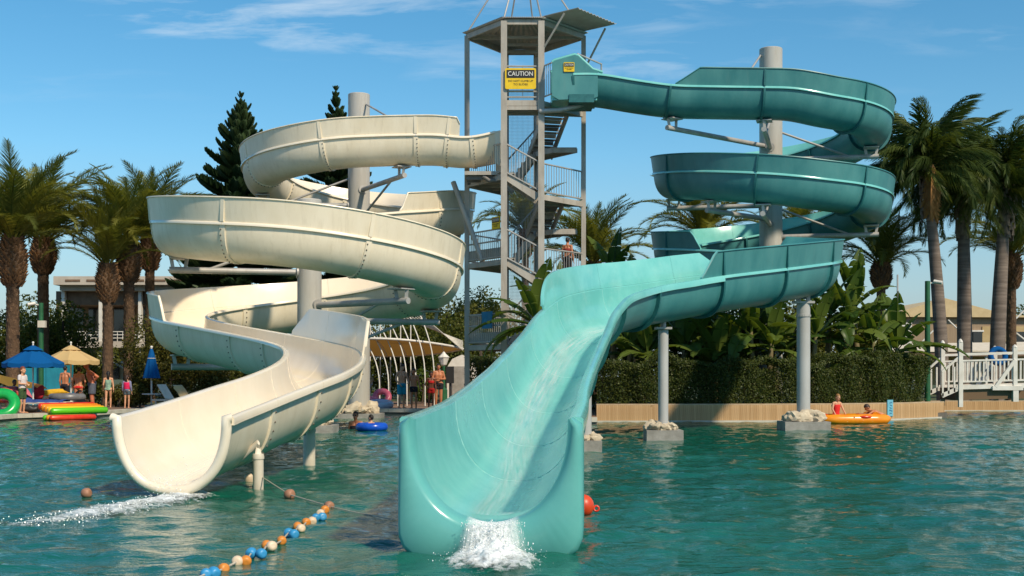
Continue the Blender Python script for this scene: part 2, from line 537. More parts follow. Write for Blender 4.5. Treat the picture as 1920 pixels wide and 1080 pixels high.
# --- teal slide: from the tower's top platform, two and a half turns, a hairpin, then out to the pool
TC = (9.1, 45.0); RH = 3.4
ctrl = [(1.95, 41.6, 11.15, 'start'), (2.7, 41.6, 11.18), (4.0, 41.6, 10.95), (5.2, 41.6, 10.78, 'wall_a'), (7.0, 41.6, 10.75)]
hx = arc(TC, RH, 270, 270 + 720, 48, {270: 10.72, 291: 10.52, 360: 10.3, 450: 9.5, 540: 8.62, 607: 8.12, 651: 7.8, 720: 7.6, 810: 6.74, 900: 5.98, 945: 5.65})
hx = [h for h in hx if True][:int((945 - 270) / 15) + 1]
hx[-1] = mk(hx[-1], 'wall_b')
ctrl += hx
ctrl += [(7.35, 42.02, 5.55), (8.05, 41.35, 5.45, 'wall_c'), (8.75, 40.2, None), (9.05, 38.9, 5.05), (8.85, 37.3, None), (8.15, 35.7, 4.62, 'post_1'), (7.05, 34.05, None), (5.9, 32.6, None), (4.6, 31.15, 3.9, 'wall_d'), (3.6, 30.05, 3.68, 'post_2'),
         (2.55, 28.6, 3.45), (1.75, 26.6, 3.15), (1.27, 24.6, 2.72), (0.95, 22.6, 2.26), (0.66, 20.6, 1.88), (0.40, 18.4, 1.57), (0.18, 16.0, 1.34), (0.02, 13.6, 1.2), (-0.13, 11.6, 1.14), (-0.18, 10.95, 1.13, 'mouth')]
TP = Path(ctrl)
teal = thing('water_slide', 'teal open water slide spiralling down from the tower top to the pool', 'water slide', (9.1, 45, 0.2))
st = []
q = TP.mark['start']
lim = TP.mark['post_2'] - 6
while q < lim: st.append(q); q += 3.05
nn = 9
st += list(np.linspace(q, TP.len, nn))
mk_ = TP.mark
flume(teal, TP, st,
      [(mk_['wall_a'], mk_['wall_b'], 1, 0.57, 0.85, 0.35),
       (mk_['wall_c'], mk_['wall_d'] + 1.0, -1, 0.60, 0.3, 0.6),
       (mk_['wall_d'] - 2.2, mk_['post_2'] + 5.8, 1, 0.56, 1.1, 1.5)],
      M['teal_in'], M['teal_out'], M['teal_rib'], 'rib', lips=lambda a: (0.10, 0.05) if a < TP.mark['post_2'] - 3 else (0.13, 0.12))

# front panel at the mouth: a rounded box front with the U cut out of it
def mouth_panel(path, hw, zb, thick, name, mat, root):
    i = len(path.s) - 1
    t = Vector(path.t[i]); t.z = 0; t.normalize(); r_ = Vector(path.r[i]); c = Vector(path.p[i])
    n = 40
    inner, outer = [], []
    hp = half_pipe(HW - 0.005, DEP - 0.005, n)
    for k in range(n + 1):
        inner.append(hp[k])
        f = k / n
    # outer outline: down the left side, round the corner, across, up the right side
    H = c.z - zb; rc = 0.21
    rt = 0.09
    poly = [(-hw + rt, 0.021)] + [(-hw + rt - rt * math.sin(R(a)), -rt + 0.021 + rt * math.cos(R(a))) for a in (30, 60, 90)] + [(-hw, -rt - (H - rc - rt) * j / 6) for j in range(1, 7)] + [(-hw + rc - rc * math.cos(R(a)), -(H - rc) - rc * math.sin(R(a))) for a in (22, 45, 67, 90)]
    half = poly + [(-(hw - rc) * (1 - j / 5), -H) for j in range(1, 6)]
    full = half + [(-u, v) for (u, v) in half[-2::-1]]
    fl = np.array(full); d = np.concatenate([[0], np.cumsum(np.linalg.norm(np.diff(fl, axis=0), axis=1))])
    for k in range(n + 1):
        outer.append((np.interp(d[-1] * k / n, d, fl[:, 0]), np.interp(d[-1] * k / n, d, fl[:, 1])))
    mb = MB(); rings = []
    b = 0.05
    for k in range(n + 1):
        (ui, vi), (uo, vo) = inner[k], outer[k]
        def P(u, v, w): return c + r_ * u + Vector((0, 0, v)) + t * w
        du, dv = uo - ui, vo - vi; l = math.hypot(du, dv); du, dv = du / l, dv / l
        rings.append([P(ui, vi, -0.05), P(ui + du * 0.012, vi + dv * 0.012, thick * 0.55), P(ui + du * 0.035, vi + dv * 0.035, thick * 0.85), P(ui + du * min(b * 1.5, l * 0.4), vi + dv * min(b * 1.5, l * 0.4), thick),
                      P(uo - du * min(b, l * 0.3), vo - dv * min(b, l * 0.3), thick), P(uo - du * 0.015, vo - dv * 0.015, thick * 0.8), P(uo, vo, thick * 0.4), P(uo, vo, -0.25), P(uo - du * 0.02, vo - dv * 0.02, -0.25)])
    mb.loft(rings, closed=False)
    # rounded tops of the two cheeks
    o = mb.build(name, mat, root, smooth=60)
    return o
mouth_panel(TP, HW + 0.131, -0.06, 0.16, 'mouth_panel', M['teal_front'], teal)

# starting tub on the tower
sb = MB()
ytub = 41.6
def tub_side(y, m):
    pr = [(1.28, 11.50), (1.36, 11.58), (2.0, 11.77), (2.12, 11.73), (2.58, 11.30), (2.74, 11.22), (2.74, 10.42), (2.6, 10.36), (1.5, 10.32), (1.28, 10.45)]
    return pr
pr = tub_side(0, 0)
for ys in (-1, 1):
    y0, y1 = ytub + ys * (HW + 0.0), ytub + ys * (HW + 0.08)
    a = [Vector((x, min(y0, y1), z)) for (x, z) in pr]; b = [Vector((x, max(y0, y1), z)) for (x, z) in pr]
    sb = MB(); sb.loft([a, b], m=0)
    sb.build('tub_side', M['teal_out'], teal)
sb = MB()
sb.box((2.0, ytub, 10.36), (1.44, 2 * HW - 0.01, 0.08))
sb.build('tub_floor', M['teal_in'], teal)
sb = MB()
sb.box((2.22, ytub - 0.06, 10.36), (0.80, 1.44, 0.26))
sb.build('tub_underbox', M['teal_rib'], teal)
for ys in (-1, 1):
    yy = ytub + ys * (HW + 0.04)
    sb = MB(); sb.tube([(1.28, yy, 11.53), (1.36, yy, 11.59), (2.0, yy, 11.77), (2.12, yy, 11.73), (2.58, yy, 11.30), (2.9, yy, 11.20)], 0.05, 8)
    sb.build('tub_rim', M['teal_in'], teal, smooth=60)
sb = MB()
sb.tube([(2.1, ytub - HW, 11.72), (2.1, ytub - HW, 11.80), (2.95, ytub + HW, 11.80), (2.95, ytub + HW, 11.2)], 0.03, 8)
sb.build('grab_bar', M['steel'], teal, smooth=60)

# --- cream slide: from the middle platform, one turn clockwise, one and a half back the other way
C1, C2 = (-5.5, 46.0), (-5.46, 34.5)
ctrl = [(-0.55, 42.6, 9.50, 'start'), (-1.0, 42.6, 9.38), (-1.6, 42.6, 9.28, 'wall_a'), (-2.3, 42.6, 9.42), (-3.9, 42.6, 9.40)]
ctrl += arc(C1, RH, 270, 270 - 300, 20, {270: 9.34, 240: 9.14, 180: 8.82, 90: 8.10, 0: 7.46, -30: 7.25})
ctrl += [(-2.76 - 5.44 * t, 44.0 - 7.5 * t, z, mkk) for (t, z, mkk) in ((0.12, 7.02, None), (0.26, 6.84, 'wall_b'), (0.5, 6.5, None), (0.74, 6.17, 'wall_c'), (0.92, None, None))]
ctrl += arc(C2, RH, 150, 150 + 420, 28, {150: 5.88, 180: 5.64, 240: 5.22, 270: 5.06, 285: 4.95, 330: 4.58, 360: 4.38, 450: 3.82, 540: 3.17, 570: 2.95})
ctrl[-1] = mk(ctrl[-1], 'wall_d')
ctrl += [(-7.75, 31.6, None), (-6.7, 30.1, 2.62), (-5.6, 28.6, 2.42, 'wall_e'), (-4.55, 27.0, 2.22), (-3.85, 25.5, 2.05), (-3.5, 23.9, 1.88, 'wall_f'), (-3.38, 22.3, 1.70), (-3.45, 20.6, 1.52), (-3.72, 19.0, 1.33), (-4.0, 17.4, 1.13), (-4.14, 16.3, 1.02), (-4.17, 15.7, 0.98, 'mouth')]
WP = Path(ctrl)
white = thing('water_slide', 'cream white open water slide winding down from the tower to the pool on the left', 'water slide', (-5.5, 40, 0.2))
st = []
q = 0.0
for d in (0.75, 0.75, 1.0): st.append(q); q += d
lim = WP.mark['wall_e'] - 2
while q < lim: st.append(q); q += 3.0
st += list(np.linspace(q, WP.len, 8))
mw = WP.mark
flume(white, WP, st,
      [(mw['wall_a'], mw['wall_b'], -1, 0.60, 0.25, 0.35),
       (mw['wall_c'], mw['wall_d'] + 0.9, 1, 0.60, 0.5, 0.15),
       (mw['wall_e'], mw['wall_f'] + 0.2, -1, 0.64, 0.8, 0.15)],
      M['cream_in'], M['cream_out'], M['cream_out'], 'band', lips=lambda a: (0.10, 0.05) if a < st[-6] else (0.11, 0.085))
# rolled lip round the mouth
i = len(WP.s) - 1
lipmb = MB()
hp = half_pipe(HW + 0.02, DEP + 0.02, 30)
pts = [WP.pt(i, HW + 0.075, 0.0)] + [WP.pt(i, -u, v) + WP.t[i] * 0.02 for (u, v) in hp] + [WP.pt(i, -HW - 0.075, 0.0)]
lipmb.tube(pts, 0.066, 10)
lipmb.build('mouth_lip', M['cream_in'], white, smooth=80)

# ------------------------------------------------------------------ columns that carry the spirals
def column(label, c, rad, z0, z1, path, marks, name='steel_column'):
    """marks: list of (s on path, brace) - arms reach from the column to the flume's underside"""
    root = thing(name, label, 'column', (c[0], c[1], z0), group=None)
    mb = MB()
    mb.lathe((c[0], c[1], 0), [(rad, z0), (rad, z1 - 0.02), (rad - 0.02, z1), (rad - 0.05, z1), (rad - 0.05, z1 - 0.3), (0.02, z1 - 0.3)], 32)
    mb.build('shaft', M['pillar'], root, smooth=40)
    mb = MB(); mb.lathe((c[0], c[1], 0), [(rad + 0.2, z0), (rad + 0.2, z0 + 0.05), (rad + 0.003, z0 + 0.05)], 28)
    mb.build('base_plate', M['steel'], root, smooth=30)
    for (s_, brace) in marks:
        i = path.idx(s_)
        p = Vector(path.p[i]); bot = p.z - DEP - TH - 0.03
        za = bot - 0.32
        d = Vector((p.x - c[0], p.y - c[1], 0)); L_ = d.length; d.normalize()
        side = Vector((-d.y, d.x, 0))
        a = Vector((c[0], c[1], za)) + d * (rad - 0.03); e = Vector((p.x, p.y, za)) + d * 0.25
        mb = MB(); mb.tube([a, e], 0.085, 10)
        mb.lathe((0, 0, 0), [(0.0, 0)], 3, caps=False) if False else None
        arm = mb.build('support_arm', M['steel'], root, smooth=60)
        mb = MB()
        mb.tube([a - d * 0.01, a + d * 0.05], 0.16, 12)
        mb.build('arm_collar', M['steel'], arm, smooth=50)
        mb = MB()
        tv = Vector(path.t[i]); tv.z = 0; tv.normalize()
        for k in (-1, 1):
            q = Vector((p.x, p.y, za + 0.06)) + tv * 0.02
            mb.beam(q + d * 0.16 * k, Vector((p.x, p.y, bot - 0.01)) + d * 0.2 * k, 0.09, 0.03)
        mb.box((p.x, p.y, bot - 0.02), (0.5, 0.5, 0.03), Matrix.Rotation(math.atan2(d.y, d.x), 3, 'Z'))
        mb.build('saddle', M['steel'], arm)
        if brace:
            mb = MB()
            f = 0.72
            b0 = Vector((c[0], c[1], za + (0.95 if brace > 0 else -0.95))) + d * (rad - 0.02)
            mb.tube([b0, a + (e - a) * f], 0.04, 8)
            mb.build('brace_rod', M['steel'], arm, smooth=60)
    return root
def s_at_angle(path, c, ang, near_s):
    """arc length where the path stands at plan angle ang seen from c, nearest to near_s"""
    v = path.p[:, :2] - np.array(c); a = np.degrees(np.arctan2(v[:, 1], v[:, 0]))
    d = np.abs((a - ang + 180) % 360 - 180)
    ok = np.where((d < 2) & (np.linalg.norm(v, axis=1) < 5.5))[0]
    return path.s[ok[np.argmin(np.abs(path.s[ok] - near_s))]]
s0 = TP.mark['wall_a']; turn = 2 * math.pi * RH
mks = []
for n_, (ang, br) in enumerate(((222, 0), (255, 1), (345, 1), (75, -1), (165, 1))):
    mks.append((s_at_angle(TP, TC, ang, s0 + (0, 3, 8.5, 14, 20)[n_]), br))
for n_, (ang, br) in enumerate(((225, 0), (255, 1), (345, 1), (75, 0))):
    mks.append((s_at_angle(TP, TC, ang, s0 + (22, 24, 30, 36)[n_]), br))
column('tall grey steel column rising inside the teal spiral', TC, 0.40, 0.45, 13.0, TP, mks)
mb = MB(); a = Vector((9.1 - 0.38, 44.9, 12.75)); mb.tube([a, (7.7, 42.1, 11.35)], 0.035, 8)
cr = [o for o in col.objects if o.name == 'steel_column'][0]
mb.build('tie_rod', M['steel'], cr, smooth=60)
s1 = WP.mark['wall_a']
mks = [(s_at_angle(WP, C1, 300, s1 + 3), -1), (s_at_angle(WP, C1, 190, s1 + 11), 1), (s_at_angle(WP, C1, 100, s1 + 16), 1), (s_at_angle(WP, C1, 10, s1 + 22), 1), (s_at_angle(WP, C1, 325, s1 + 24), 0)]
pc1 = column('tall weathered grey column inside the upper cream turn', C1, 0.39, -0.3, 11.62, WP, mks)
mb = MB(); mb.tube([(-5.2, 45.7, 11.2), (-4.0, 42.9, 10.1)], 0.035, 8); mb.build('tie_rod', M['steel'], pc1, smooth=60)
s2 = WP.mark['wall_c']
mks = [(s_at_angle(WP, C2, 195, s2 + 5), 1), (s_at_angle(WP, C2, 320, s2 + 13), -1), (s_at_angle(WP, C2, 20, s2 + 17), -1), (s_at_angle(WP, C2, 120, s2 + 22), 0), (s_at_angle(WP, C2, 205, s2 + 27), 0)]
column('shorter grey column inside the lower cream turns', C2, 0.325, -0.3, 6.25, WP, mks)
# leaning tube that props the upper cream turn against the tower
mb = MB(); mb.tube([(-2.0, 43.6, 8.1), at(905, 490, 42.6)], 0.09, 10)
o = mb.build('prop_tube', M['pillar'], None, smooth=60)
tag(o, 'leaning grey steel prop from the cream slide to the tower landing', 'prop')

# ------------------------------------------------------------------ small posts on rock bases
M['rock'] = pm('pale_limestone', (0.62, 0.53, 0.39), (0.36, 0.29, 0.20), 5, 0.85, 0.6, 16, lo=0.3, hi=0.7)
M['concrete'] = pm('grey_concrete', (0.36, 0.34, 0.31), (0.24, 0.225, 0.20), 4, 0.8, 0.3, 30)
M['post_grey'] = pm('post_grey_paint', (0.45, 0.45, 0.44), (0.37, 0.36, 0.34), 2, 0.45, stretch=(1, 1, 0.4))
from mathutils import noise as mnoise
def rock_lump(c, r_, seed):
    r2 = random.Random(seed)
    bm = bmesh.new()
    bmesh.ops.create_icosphere(bm, subdivisions=3, radius=1.0)
    ph = [(Vector((r2.uniform(-1, 1), r2.uniform(-1, 1), r2.uniform(-1, 1))).normalized(), r2.uniform(0.5, 0.9)) for _ in range(12)]
    o3 = Vector((r2.uniform(-50, 50), r2.uniform(-50, 50), r2.uniform(-50, 50)))
    for v in bm.verts:
        for (d, k) in ph:
            e = v.co.dot(d)
            if e > k: v.co -= d * (e - k) * 0.85
        q = v.co.normalized()
        v.co *= 1 + 0.22 * mnoise.noise(q * 2.2 + o3) + 0.13 * mnoise.noise(q * 5.5 + o3) + 0.08 * mnoise.noise(q * 11 + o3)
    mb = MB()
    V = [Vector((v.co.x * r_[0], v.co.y * r_[1], v.co.z * r_[2])) + Vector(c) for v in bm.verts]
    mb.add(V, [tuple(v.index for v in f.verts) for f in bm.faces])
    bm.free()
    return mb
def rock_base(root, x, y, w, hz, seed, n=11, d=None):
    d = d or w * 0.9
    mb = MB(); mb.box((x, y, hz / 2 - 0.2), (w, d, hz + 0.4)); mb.build('base_block', M['concrete'], root)
    r2 = random.Random(seed)
    for k in range(n):
        a = 2 * math.pi * k / n + r2.uniform(-0.2, 0.2); rr = (0.30 if k % 3 else 0.14)
        s_ = r2.uniform(0.8, 1.2) * w
        rock_lump((x + math.cos(a) * rr * w, y + math.sin(a) * rr * d, hz + 0.07 * w), (0.22 * s_, 0.2 * s_, r2.uniform(0.12, 0.20) * s_), seed * 50 + k).build('rock', M['rock'], root, smooth=25)
def post(label, x, y, rad, ztop, w, hz, seed, top='plate'):
    root = thing('support_post', label, 'post', (x, y, 0))
    mb = MB(); mb.lathe((x, y, 0), [(rad, 0.0), (rad, ztop - 0.12)], 24); mb.build('shaft', M['post_grey'], root, smooth=40)
    mb = MB()
    if top == 'plate':
        mb.box((x, y, ztop - 0.09), (rad * 3.1, rad * 3.1, 0.05)); mb.lathe((x, y, 0), [(rad * 0.55, ztop - 0.1), (rad * 0.55, ztop + 0.05)], 14)
    else:
        mb.lathe((x, y, 0), [(rad * 1.12, ztop - 0.5), (rad * 1.12, ztop - 0.44)], 20)
        for k in (-1, 1): mb.beam((x + k * rad * 0.7, y, ztop - 0.2), (x + k * rad * 0.7, y, ztop + 0.25), 0.1, 0.12)
        mb.box((x, y, ztop - 0.1), (rad * 3, rad * 2, 0.06))
    mb.build('head_bracket', M['steel'], root)
    if w: rock_base(root, x, y, w, hz, seed)
    return root
def bottom_z(path, mark_s): return path.p[path.idx(mark_s)][2] - DEP - TH
def near_s(path, x, y):
    k = np.argmin(np.linalg.norm(path.p[-260:, :2] - np.array([x, y]), axis=1)); return path.s[len(path.s) - 260 + k]
def post_on(path, mark, label, rad, w, hz, seed, top='plate', drop=0.0):
    p = path.p[path.idx(mark)]
    return post(label, float(p[0]), float(p[1]), rad, float(p[2] - DEP - TH - 0.06 - drop), w, hz, seed, top)
post_on(TP, TP.mark['post_1'], 'thick grey post on a rock base under the hairpin of the teal slide', 0.185, 1.25, 0.24, 3, 'fork')
post_on(TP, TP.mark['post_2'], 'slim grey post on a small rock base under the teal run', 0.12, 0.85, 0.24, 4)
post_on(TP, near_s(TP, 1.5, 25.6), 'short grey post on rocks behind the teal chute, farther of two', 0.12, 0.62, 0.22, 5)
post_on(TP, near_s(TP, 0.78, 20.8), 'short grey post on rocks behind the teal chute, nearer of two', 0.12, 0.75, 0.2, 6)
def cream_post(label, x, y, rad, z1, s_):
    root = thing('support_post', label, 'post', (x, y, 0))
    mb = MB(); mb.lathe((x, y, 0), [(rad, -0.5), (rad, z1 - 0.03), (rad * 0.96, z1)], 22); mb.build('shaft', M['cream_post'], root, smooth=40)
    mb = MB(); mb.lathe((x, y, 0), [(rad * 1.12, z1 - 0.06), (rad * 1.12, z1 - 0.02), (rad * 1.0, z1 + 0.01)], 22); mb.build('cap', M['cream_post'], root, smooth=40)
    i = WP.idx(s_); e = WP.pt(i, -0.3, -DEP * 0.9 - 0.05)
    mb = MB(); mb.tube([(x, y, z1), (x, y, z1 + 0.16), e], [0.045, 0.04, 0.035], 8); mb.build('stub', M['cream_post'], root, smooth=60)
cream_post('slim cream post in the water beside the cream slide mouth', -3.36, 16.95, 0.07, 0.46, near_s(WP, -4.0, 17.0))
cream_post('thicker cream post in the water behind the cream slide mouth', -3.42, 21.6, 0.10, 0.62, near_s(WP, -3.4, 21.6))
root = thing('rock_plinth', 'rock plinth in the water round the foot of the tall cream slide column', 'rocks', (-5.5, 46, 0))
rock_base(root, -5.5, 46, 1.7, 0.16, 8, 14, 1.5)
root = thing('rock_plinth', 'rock plinth in the water round the foot of the shorter cream slide column', 'rocks', (-5.3, 34.2, 0))
rock_base(root, -5.25, 34.0, 1.15, 0.2, 9, 13, 1.1)
# ------------------------------------------------------------------ stair tower
TW = {'F1': (-0.26, 41.5), 'F2': (0.95, 41.5), 'L': (-1.52, 43.3), 'R': (2.42, 43.3), 'B1': (-0.2, 45.4), 'B2': (0.85, 45.4)}
def T3(k, z): return Vector((TW[k][0], TW[k][1], z))
tower = thing('stair_tower', 'tall grey steel stair tower with sheet roof between the two slides', 'tower', (0.4, 43.4, 0.2))
ts = M['tower_steel']
ROOF = 13.0
for k, w in (('F1', 0.2), ('F2', 0.2), ('L', 0.17), ('R', 0.15), ('B1', 0.17), ('B2', 0.17)):
    mb = MB(); x, y = TW[k]
    mb.box((x, y, (ROOF + 0.2) / 2 + 0.02), (w, w, ROOF - 0.25))
    p_ = mb.build('post', ts, tower)
    mb = MB(); mb.box((x, y, 0.24), (w + 0.16, w + 0.16, 0.06)); mb.build('foot_plate', ts, p_)
order = ['F1', 'F2', 'R', 'B2', 'B1', 'L']
# roof: ring beam, joists, corrugated sheet
roof = MB()
def corrugated(mb, quad, n, amp, th=0.02):
    """sheet over the quad a,b,c,d (a-b and d-c run across the ribs)"""
    a, b, c_, d = [Vector(p) for p in quad]
    top = []
    for i in range(n * 4 + 1):
        f = i / (n * 4)
        dz = Vector((0, 0, amp * math.cos(2 * math.pi * i / 4)))
        top.append((a.lerp(b, f) + dz, d.lerp(c_, f) + dz))
    rings = [[p, q, q - Vector((0, 0, th)), p - Vector((0, 0, th))] for (p, q) in top]
    mb.loft(rings)
cx_, cy_ = 0.4, 43.45
def out(k, d):
    v = Vector((TW[k][0] - cx_, TW[k][1] - cy_, 0)).normalized() * d
    return Vector((TW[k][0], TW[k][1], 0)) + v
zr = ROOF + 0.10
def U(v, z): return Vector((v.x, v.y, z))
o_ = {k: out(k, 0.16) for k in order}
corrugated(roof, (U(o_['L'], zr), U(o_['R'], zr), U(o_['F2'], zr), U(o_['F1'], zr)), 22, 0.018)
r1 = roof.build('roof_sheet', M['sheet_metal'], tower)
roof = MB()
corrugated(roof, (U(o_['L'], zr + 0.001), U(o_['R'], zr + 0.001), U(o_['B2'], zr + 0.02), U(o_['B1'], zr + 0.02)), 22, 0.018)
roof.build('roof_sheet', M['sheet_metal'], tower)
e = Vector((TW['R'][0] - TW['F2'][0], TW['R'][1] - TW['F2'][1], 0)).normalized(); nrm = Vector((e.y, -e.x, 0))
roof = MB()
a, b = T3('F2', zr + 0.06) + e * 0.05, T3('R', zr + 0.06)
corrugated(roof, (a, b, b + nrm * 1.35 + Vector((0, 0, 0.02)), a + nrm * 1.45 + Vector((0, 0, 0.02))), 12, 0.02)
cano = roof.build('canopy_sheet', M['sheet_metal'], tower)
for (p, q, zt) in ((T3('F2', ROOF - 1.0), a + nrm * 0.9, 0), (T3('R', ROOF - 1.2), b + nrm * 0.9, 0)):
    mb = MB(); mb.tube([p, q - Vector((0, 0, 0.05))], 0.035, 8); mb.build('canopy_strut', ts, cano)
for k, k2 in zip(order, order[1:] + order[:1]):
    mb = MB(); mb.beam(T3(k, ROOF - 0.03), T3(k2, ROOF - 0.03), 0.09, 0.17); mb.build('ring_beam', ts, tower)
for (p, q, dz) in (('L', 'R', 0), ('F1', 'B1', -0.11), ('F2', 'B2', -0.11)):
    mb = MB(); mb.beam(T3(p, ROOF - 0.06 + dz), T3(q, ROOF - 0.06 + dz), 0.08, 0.10); mb.build('roof_joist', ts, tower)
for f in (0.25, 0.5, 0.75):
    mb = MB(); mb.beam(T3('F1', ROOF - 0.26).lerp(T3('B1', ROOF - 0.26), f), T3('F2', ROOF - 0.26).lerp(T3('B2', ROOF - 0.26), f), 0.06, 0.08); mb.build('roof_joist', ts, tower)
apex = Vector((0.4, 43.4, 16.2))
for k in order:
    mb = MB(); mb.tube([T3(k, ROOF + 0.1), apex], 0.028, 6); mb.build('roof_stay', M['steel'], tower, smooth=60)

def lerp(a, b, f): return Vector(a).lerp(Vector(b), f)
def railing(a, b, h, z, rows=(1.0,), bars=0.12, bot=0.08, rail=0.028, parent=tower, mat=None, name='railing'):
    """flat or sloping railing from plan point a (height z[0]) to b (height z[1])"""
    mat = mat or M['steel']
    z0, z1 = z if isinstance(z, tuple) else (z, z)
    A, B = Vector((a[0], a[1], z0)), Vector((b[0], b[1], z1)); up = Vector((0, 0, 1))
    mb = MB()
    for f in list(rows) + [bot / h]: mb.tube([A + up * h * f, B + up * h * f], rail, 6)
    n = max(2, int((B - A).length / bars))
    for i in range(1, n):
        p = A.lerp(B, i / n); mb.tube([p + up * bot, p + up * h * rows[0]], 0.011, 4, caps=False)
    return mb.build(name, mat, parent, smooth=60)
def landing(pts, z, parent=tower, th=0.09):
    mb = MB()
    top = [Vector((x, y, z)) for x, y in pts]; bot = [p - Vector((0, 0, 0.03)) for p in top]
    mb.loft([bot, top])
    o = mb.build('landing', M['tower_steel'], parent)
    for p, q in zip(pts, pts[1:] + pts[:1]):
        mb = MB(); mb.beam((p[0], p[1], z - 0.11), (q[0], q[1], z - 0.11), 0.06, 0.15); mb.build('edge_beam', ts, o)
    n = 5
    cxx = sum(p[0] for p in pts) / len(pts)
    for k in range(1, n):
        yy = min(p[1] for p in pts) + (max(p[1] for p in pts) - min(p[1] for p in pts)) * k / n
        xs = []
        for p, q in zip(pts, pts[1:] + pts[:1]):
            if (p[1] - yy) * (q[1] - yy) < 0: xs.append(p[0] + (q[0] - p[0]) * (yy - p[1]) / (q[1] - p[1]))
        if len(xs) == 2:
            mb = MB(); mb.beam((min(xs), yy, z - 0.075), (max(xs), yy, z - 0.075), 0.05, 0.08); mb.build('joist', ts, o)
    return o
LB = [TW['L'], TW['F1'], TW['B1']]
RB_front = [TW['F2'], TW['R'], (0.85, 43.3)]
def flight(a, b, z0, z1, width, n, inward):
    """stairs whose walking line runs from a (height z0) to b (height z1)"""
    A, B = Vector((a[0], a[1], z0)), Vector((b[0], b[1], z1))
    d = Vector((B.x - A.x, B.y - A.y, 0)); L_ = d.length; d.normalize()
    iw = Vector(inward).normalized()
    root = None
    mb = MB()
    for k in (0.03, width - 0.03):
        p, q = A + iw * k, B + iw * k
        mb.beam(p - Vector((0, 0, 0.10)), q - Vector((0, 0, 0.10)), 0.05, 0.24)
        if k == 0.03: root = mb.build('stringer', ts, tower); mb = MB()
        else: mb.build('stringer', ts, tower)
    for i in range(n):
        f = (i + 0.5) / n
        p = A.lerp(B, f) + iw * width / 2; zz = z0 + (z1 - z0) * (i + (1 if z1 > z0 else 0)) / n
        mb = MB()
        ang = math.atan2(d.y, d.x)
        mb.box((p.x, p.y, zz + 0.02), (L_ / n * 0.92, width - 0.1, 0.04), Matrix.Rotation(ang, 3, 'Z'))
        mb.box((p.x - d.x * L_ / n * 0.44 * (1 if z1 > z0 else -1), p.y - d.y * L_ / n * 0.44 * (1 if z1 > z0 else -1), zz - 0.07), (0.015, width - 0.1, 0.13), Matrix.Rotation(ang, 3, 'Z'))
        mb.build('tread', M['dark_steel'] if i % 2 else ts, root)
lap = 2.76
f1, f2, b1, b2 = TW['F1'], TW['F2'], TW['B1'], TW['B2']
for n_ in range(3):
    zl = 8.06 - lap * n_
    lb = landing(LB, zl)
    zr_ = zl - 0.66
    flight((f1[0] + 0.11, f1[1] + 0.02), (f2[0] - 0.11, f2[1] + 0.02), zl, zr_, 0.9, 4, (0, 1, 0))
    railing((f1[0], f1[1]), (f2[0], f2[1]), 1.0, (zl, zr_), bars=0.13)
    landing([TW['F2'], TW['R'], (0.9, 43.0)], zr_)
    railing(TW['F2'], TW['R'], 1.0, zr_, bars=0.13)
    zb = zr_ - 0.9
    # flight along the right side, front to back
    flight((1.75, 43.0), (1.35, 44.7), zr_, zb, 0.9, 5, (-0.97, -0.24, 0))
    landing([(2.2, 43.5), TW['B2'], (0.85, 44.2), (1.4, 43.5)], zb)
    flight((b2[0] - 0.1, b2[1] - 0.1), (b1[0] + 0.1, b1[1] - 0.1), zb, zb - 1.15, 0.9, 6, (0, -1, 0))
    railing((b2[0], b2[1]), (b1[0], b1[1]), 1.0, (zb, zb - 1.15), bars=0.13)
    railing(TW['L'], TW['B1'], 1.0, zl, bars=0.13)
    railing(TW['L'], (f1[0], f1[1]), 1.0, zl, rows=(1.0, 0.62), bars=0.11) if n_ else railing((-0.9, 42.4), (f1[0], f1[1]), 1.0, zl, bars=0.11)
    if n_:
        mb = MB()
        p, q = Vector((TW['L'][0], TW['L'][1] + 0.04, zl + 0.06)), Vector((f1[0], f1[1] + 0.04, zl + 0.06))
        mb.beam(p + Vector((0, 0, 0.16)), q + Vector((0, 0, 0.16)), 0.012, 0.36); mb.build('kick_panel', ts, tower)
# up to the top platform
flight((b1[0] + 0.1, b1[1] - 0.1), (b2[0] - 0.1, b2[1] - 0.1), 8.1, 9.27, 0.9, 6, (0, -1, 0))
railing((b1[0], b1[1]), (b2[0], b2[1]), 1.0, (8.1, 9.27), bars=0.13)
landing([(2.2, 43.5), TW['B2'], (0.85, 44.2), (1.4, 43.5)], 9.27)
flight((1.4, 44.9), (1.9, 43.2), 9.27, 10.42, 0.9, 6, (-0.96, -0.28, 0))
landing([f1, f2, (0.95, 43.0), (-0.26, 43.0)], 10.44)
landing([TW['F2'], TW['R'], (0.97, 43.0)], 10.44)
railing(f1, f2, 1.08, 10.46, rows=(1.0,), bars=9)
railing((f1[0], f1[1] + 0.1), (f1[0], 43.0), 1.08, 10.46, bars=0.13)
railing((f2[0] + 0.06, f2[1]), (1.28, 41.0), 1.08, 10.46, bars=0.1)
railing((1.28, 42.3), TW['R'], 1.08, 10.46, bars=0.13)
mb = MB(); mb.beam((f1[0], f1[1] - 0.02, 10.72), (f2[0], f2[1] - 0.02, 10.72), 0.04, 0.05); mb.build('front_rail', ts, tower)
mb = MB(); mb.beam((f1[0], f1[1] - 0.02, 10.18), (f2[0], f2[1] - 0.02, 10.18), 0.05, 0.12); mb.build('front_rail', ts, tower)
# wire screen at the back of the stair
mb = MB()
for i in range(25):
    x = b1[0] + (b2[0] - b1[0]) * i / 24
    mb.tube([(x, 45.28, 0.4), (x, 45.28, 12.2)], 0.006, 3, caps=False)
for i in range(236):
    z = 0.4 + i * 0.05
    mb.tube([(b1[0], 45.275, z), (b2[0], 45.275, z)], 0.005, 3, caps=False)
tag(mb.build('wire_screen', M['steel'], tower), kind='stuff')
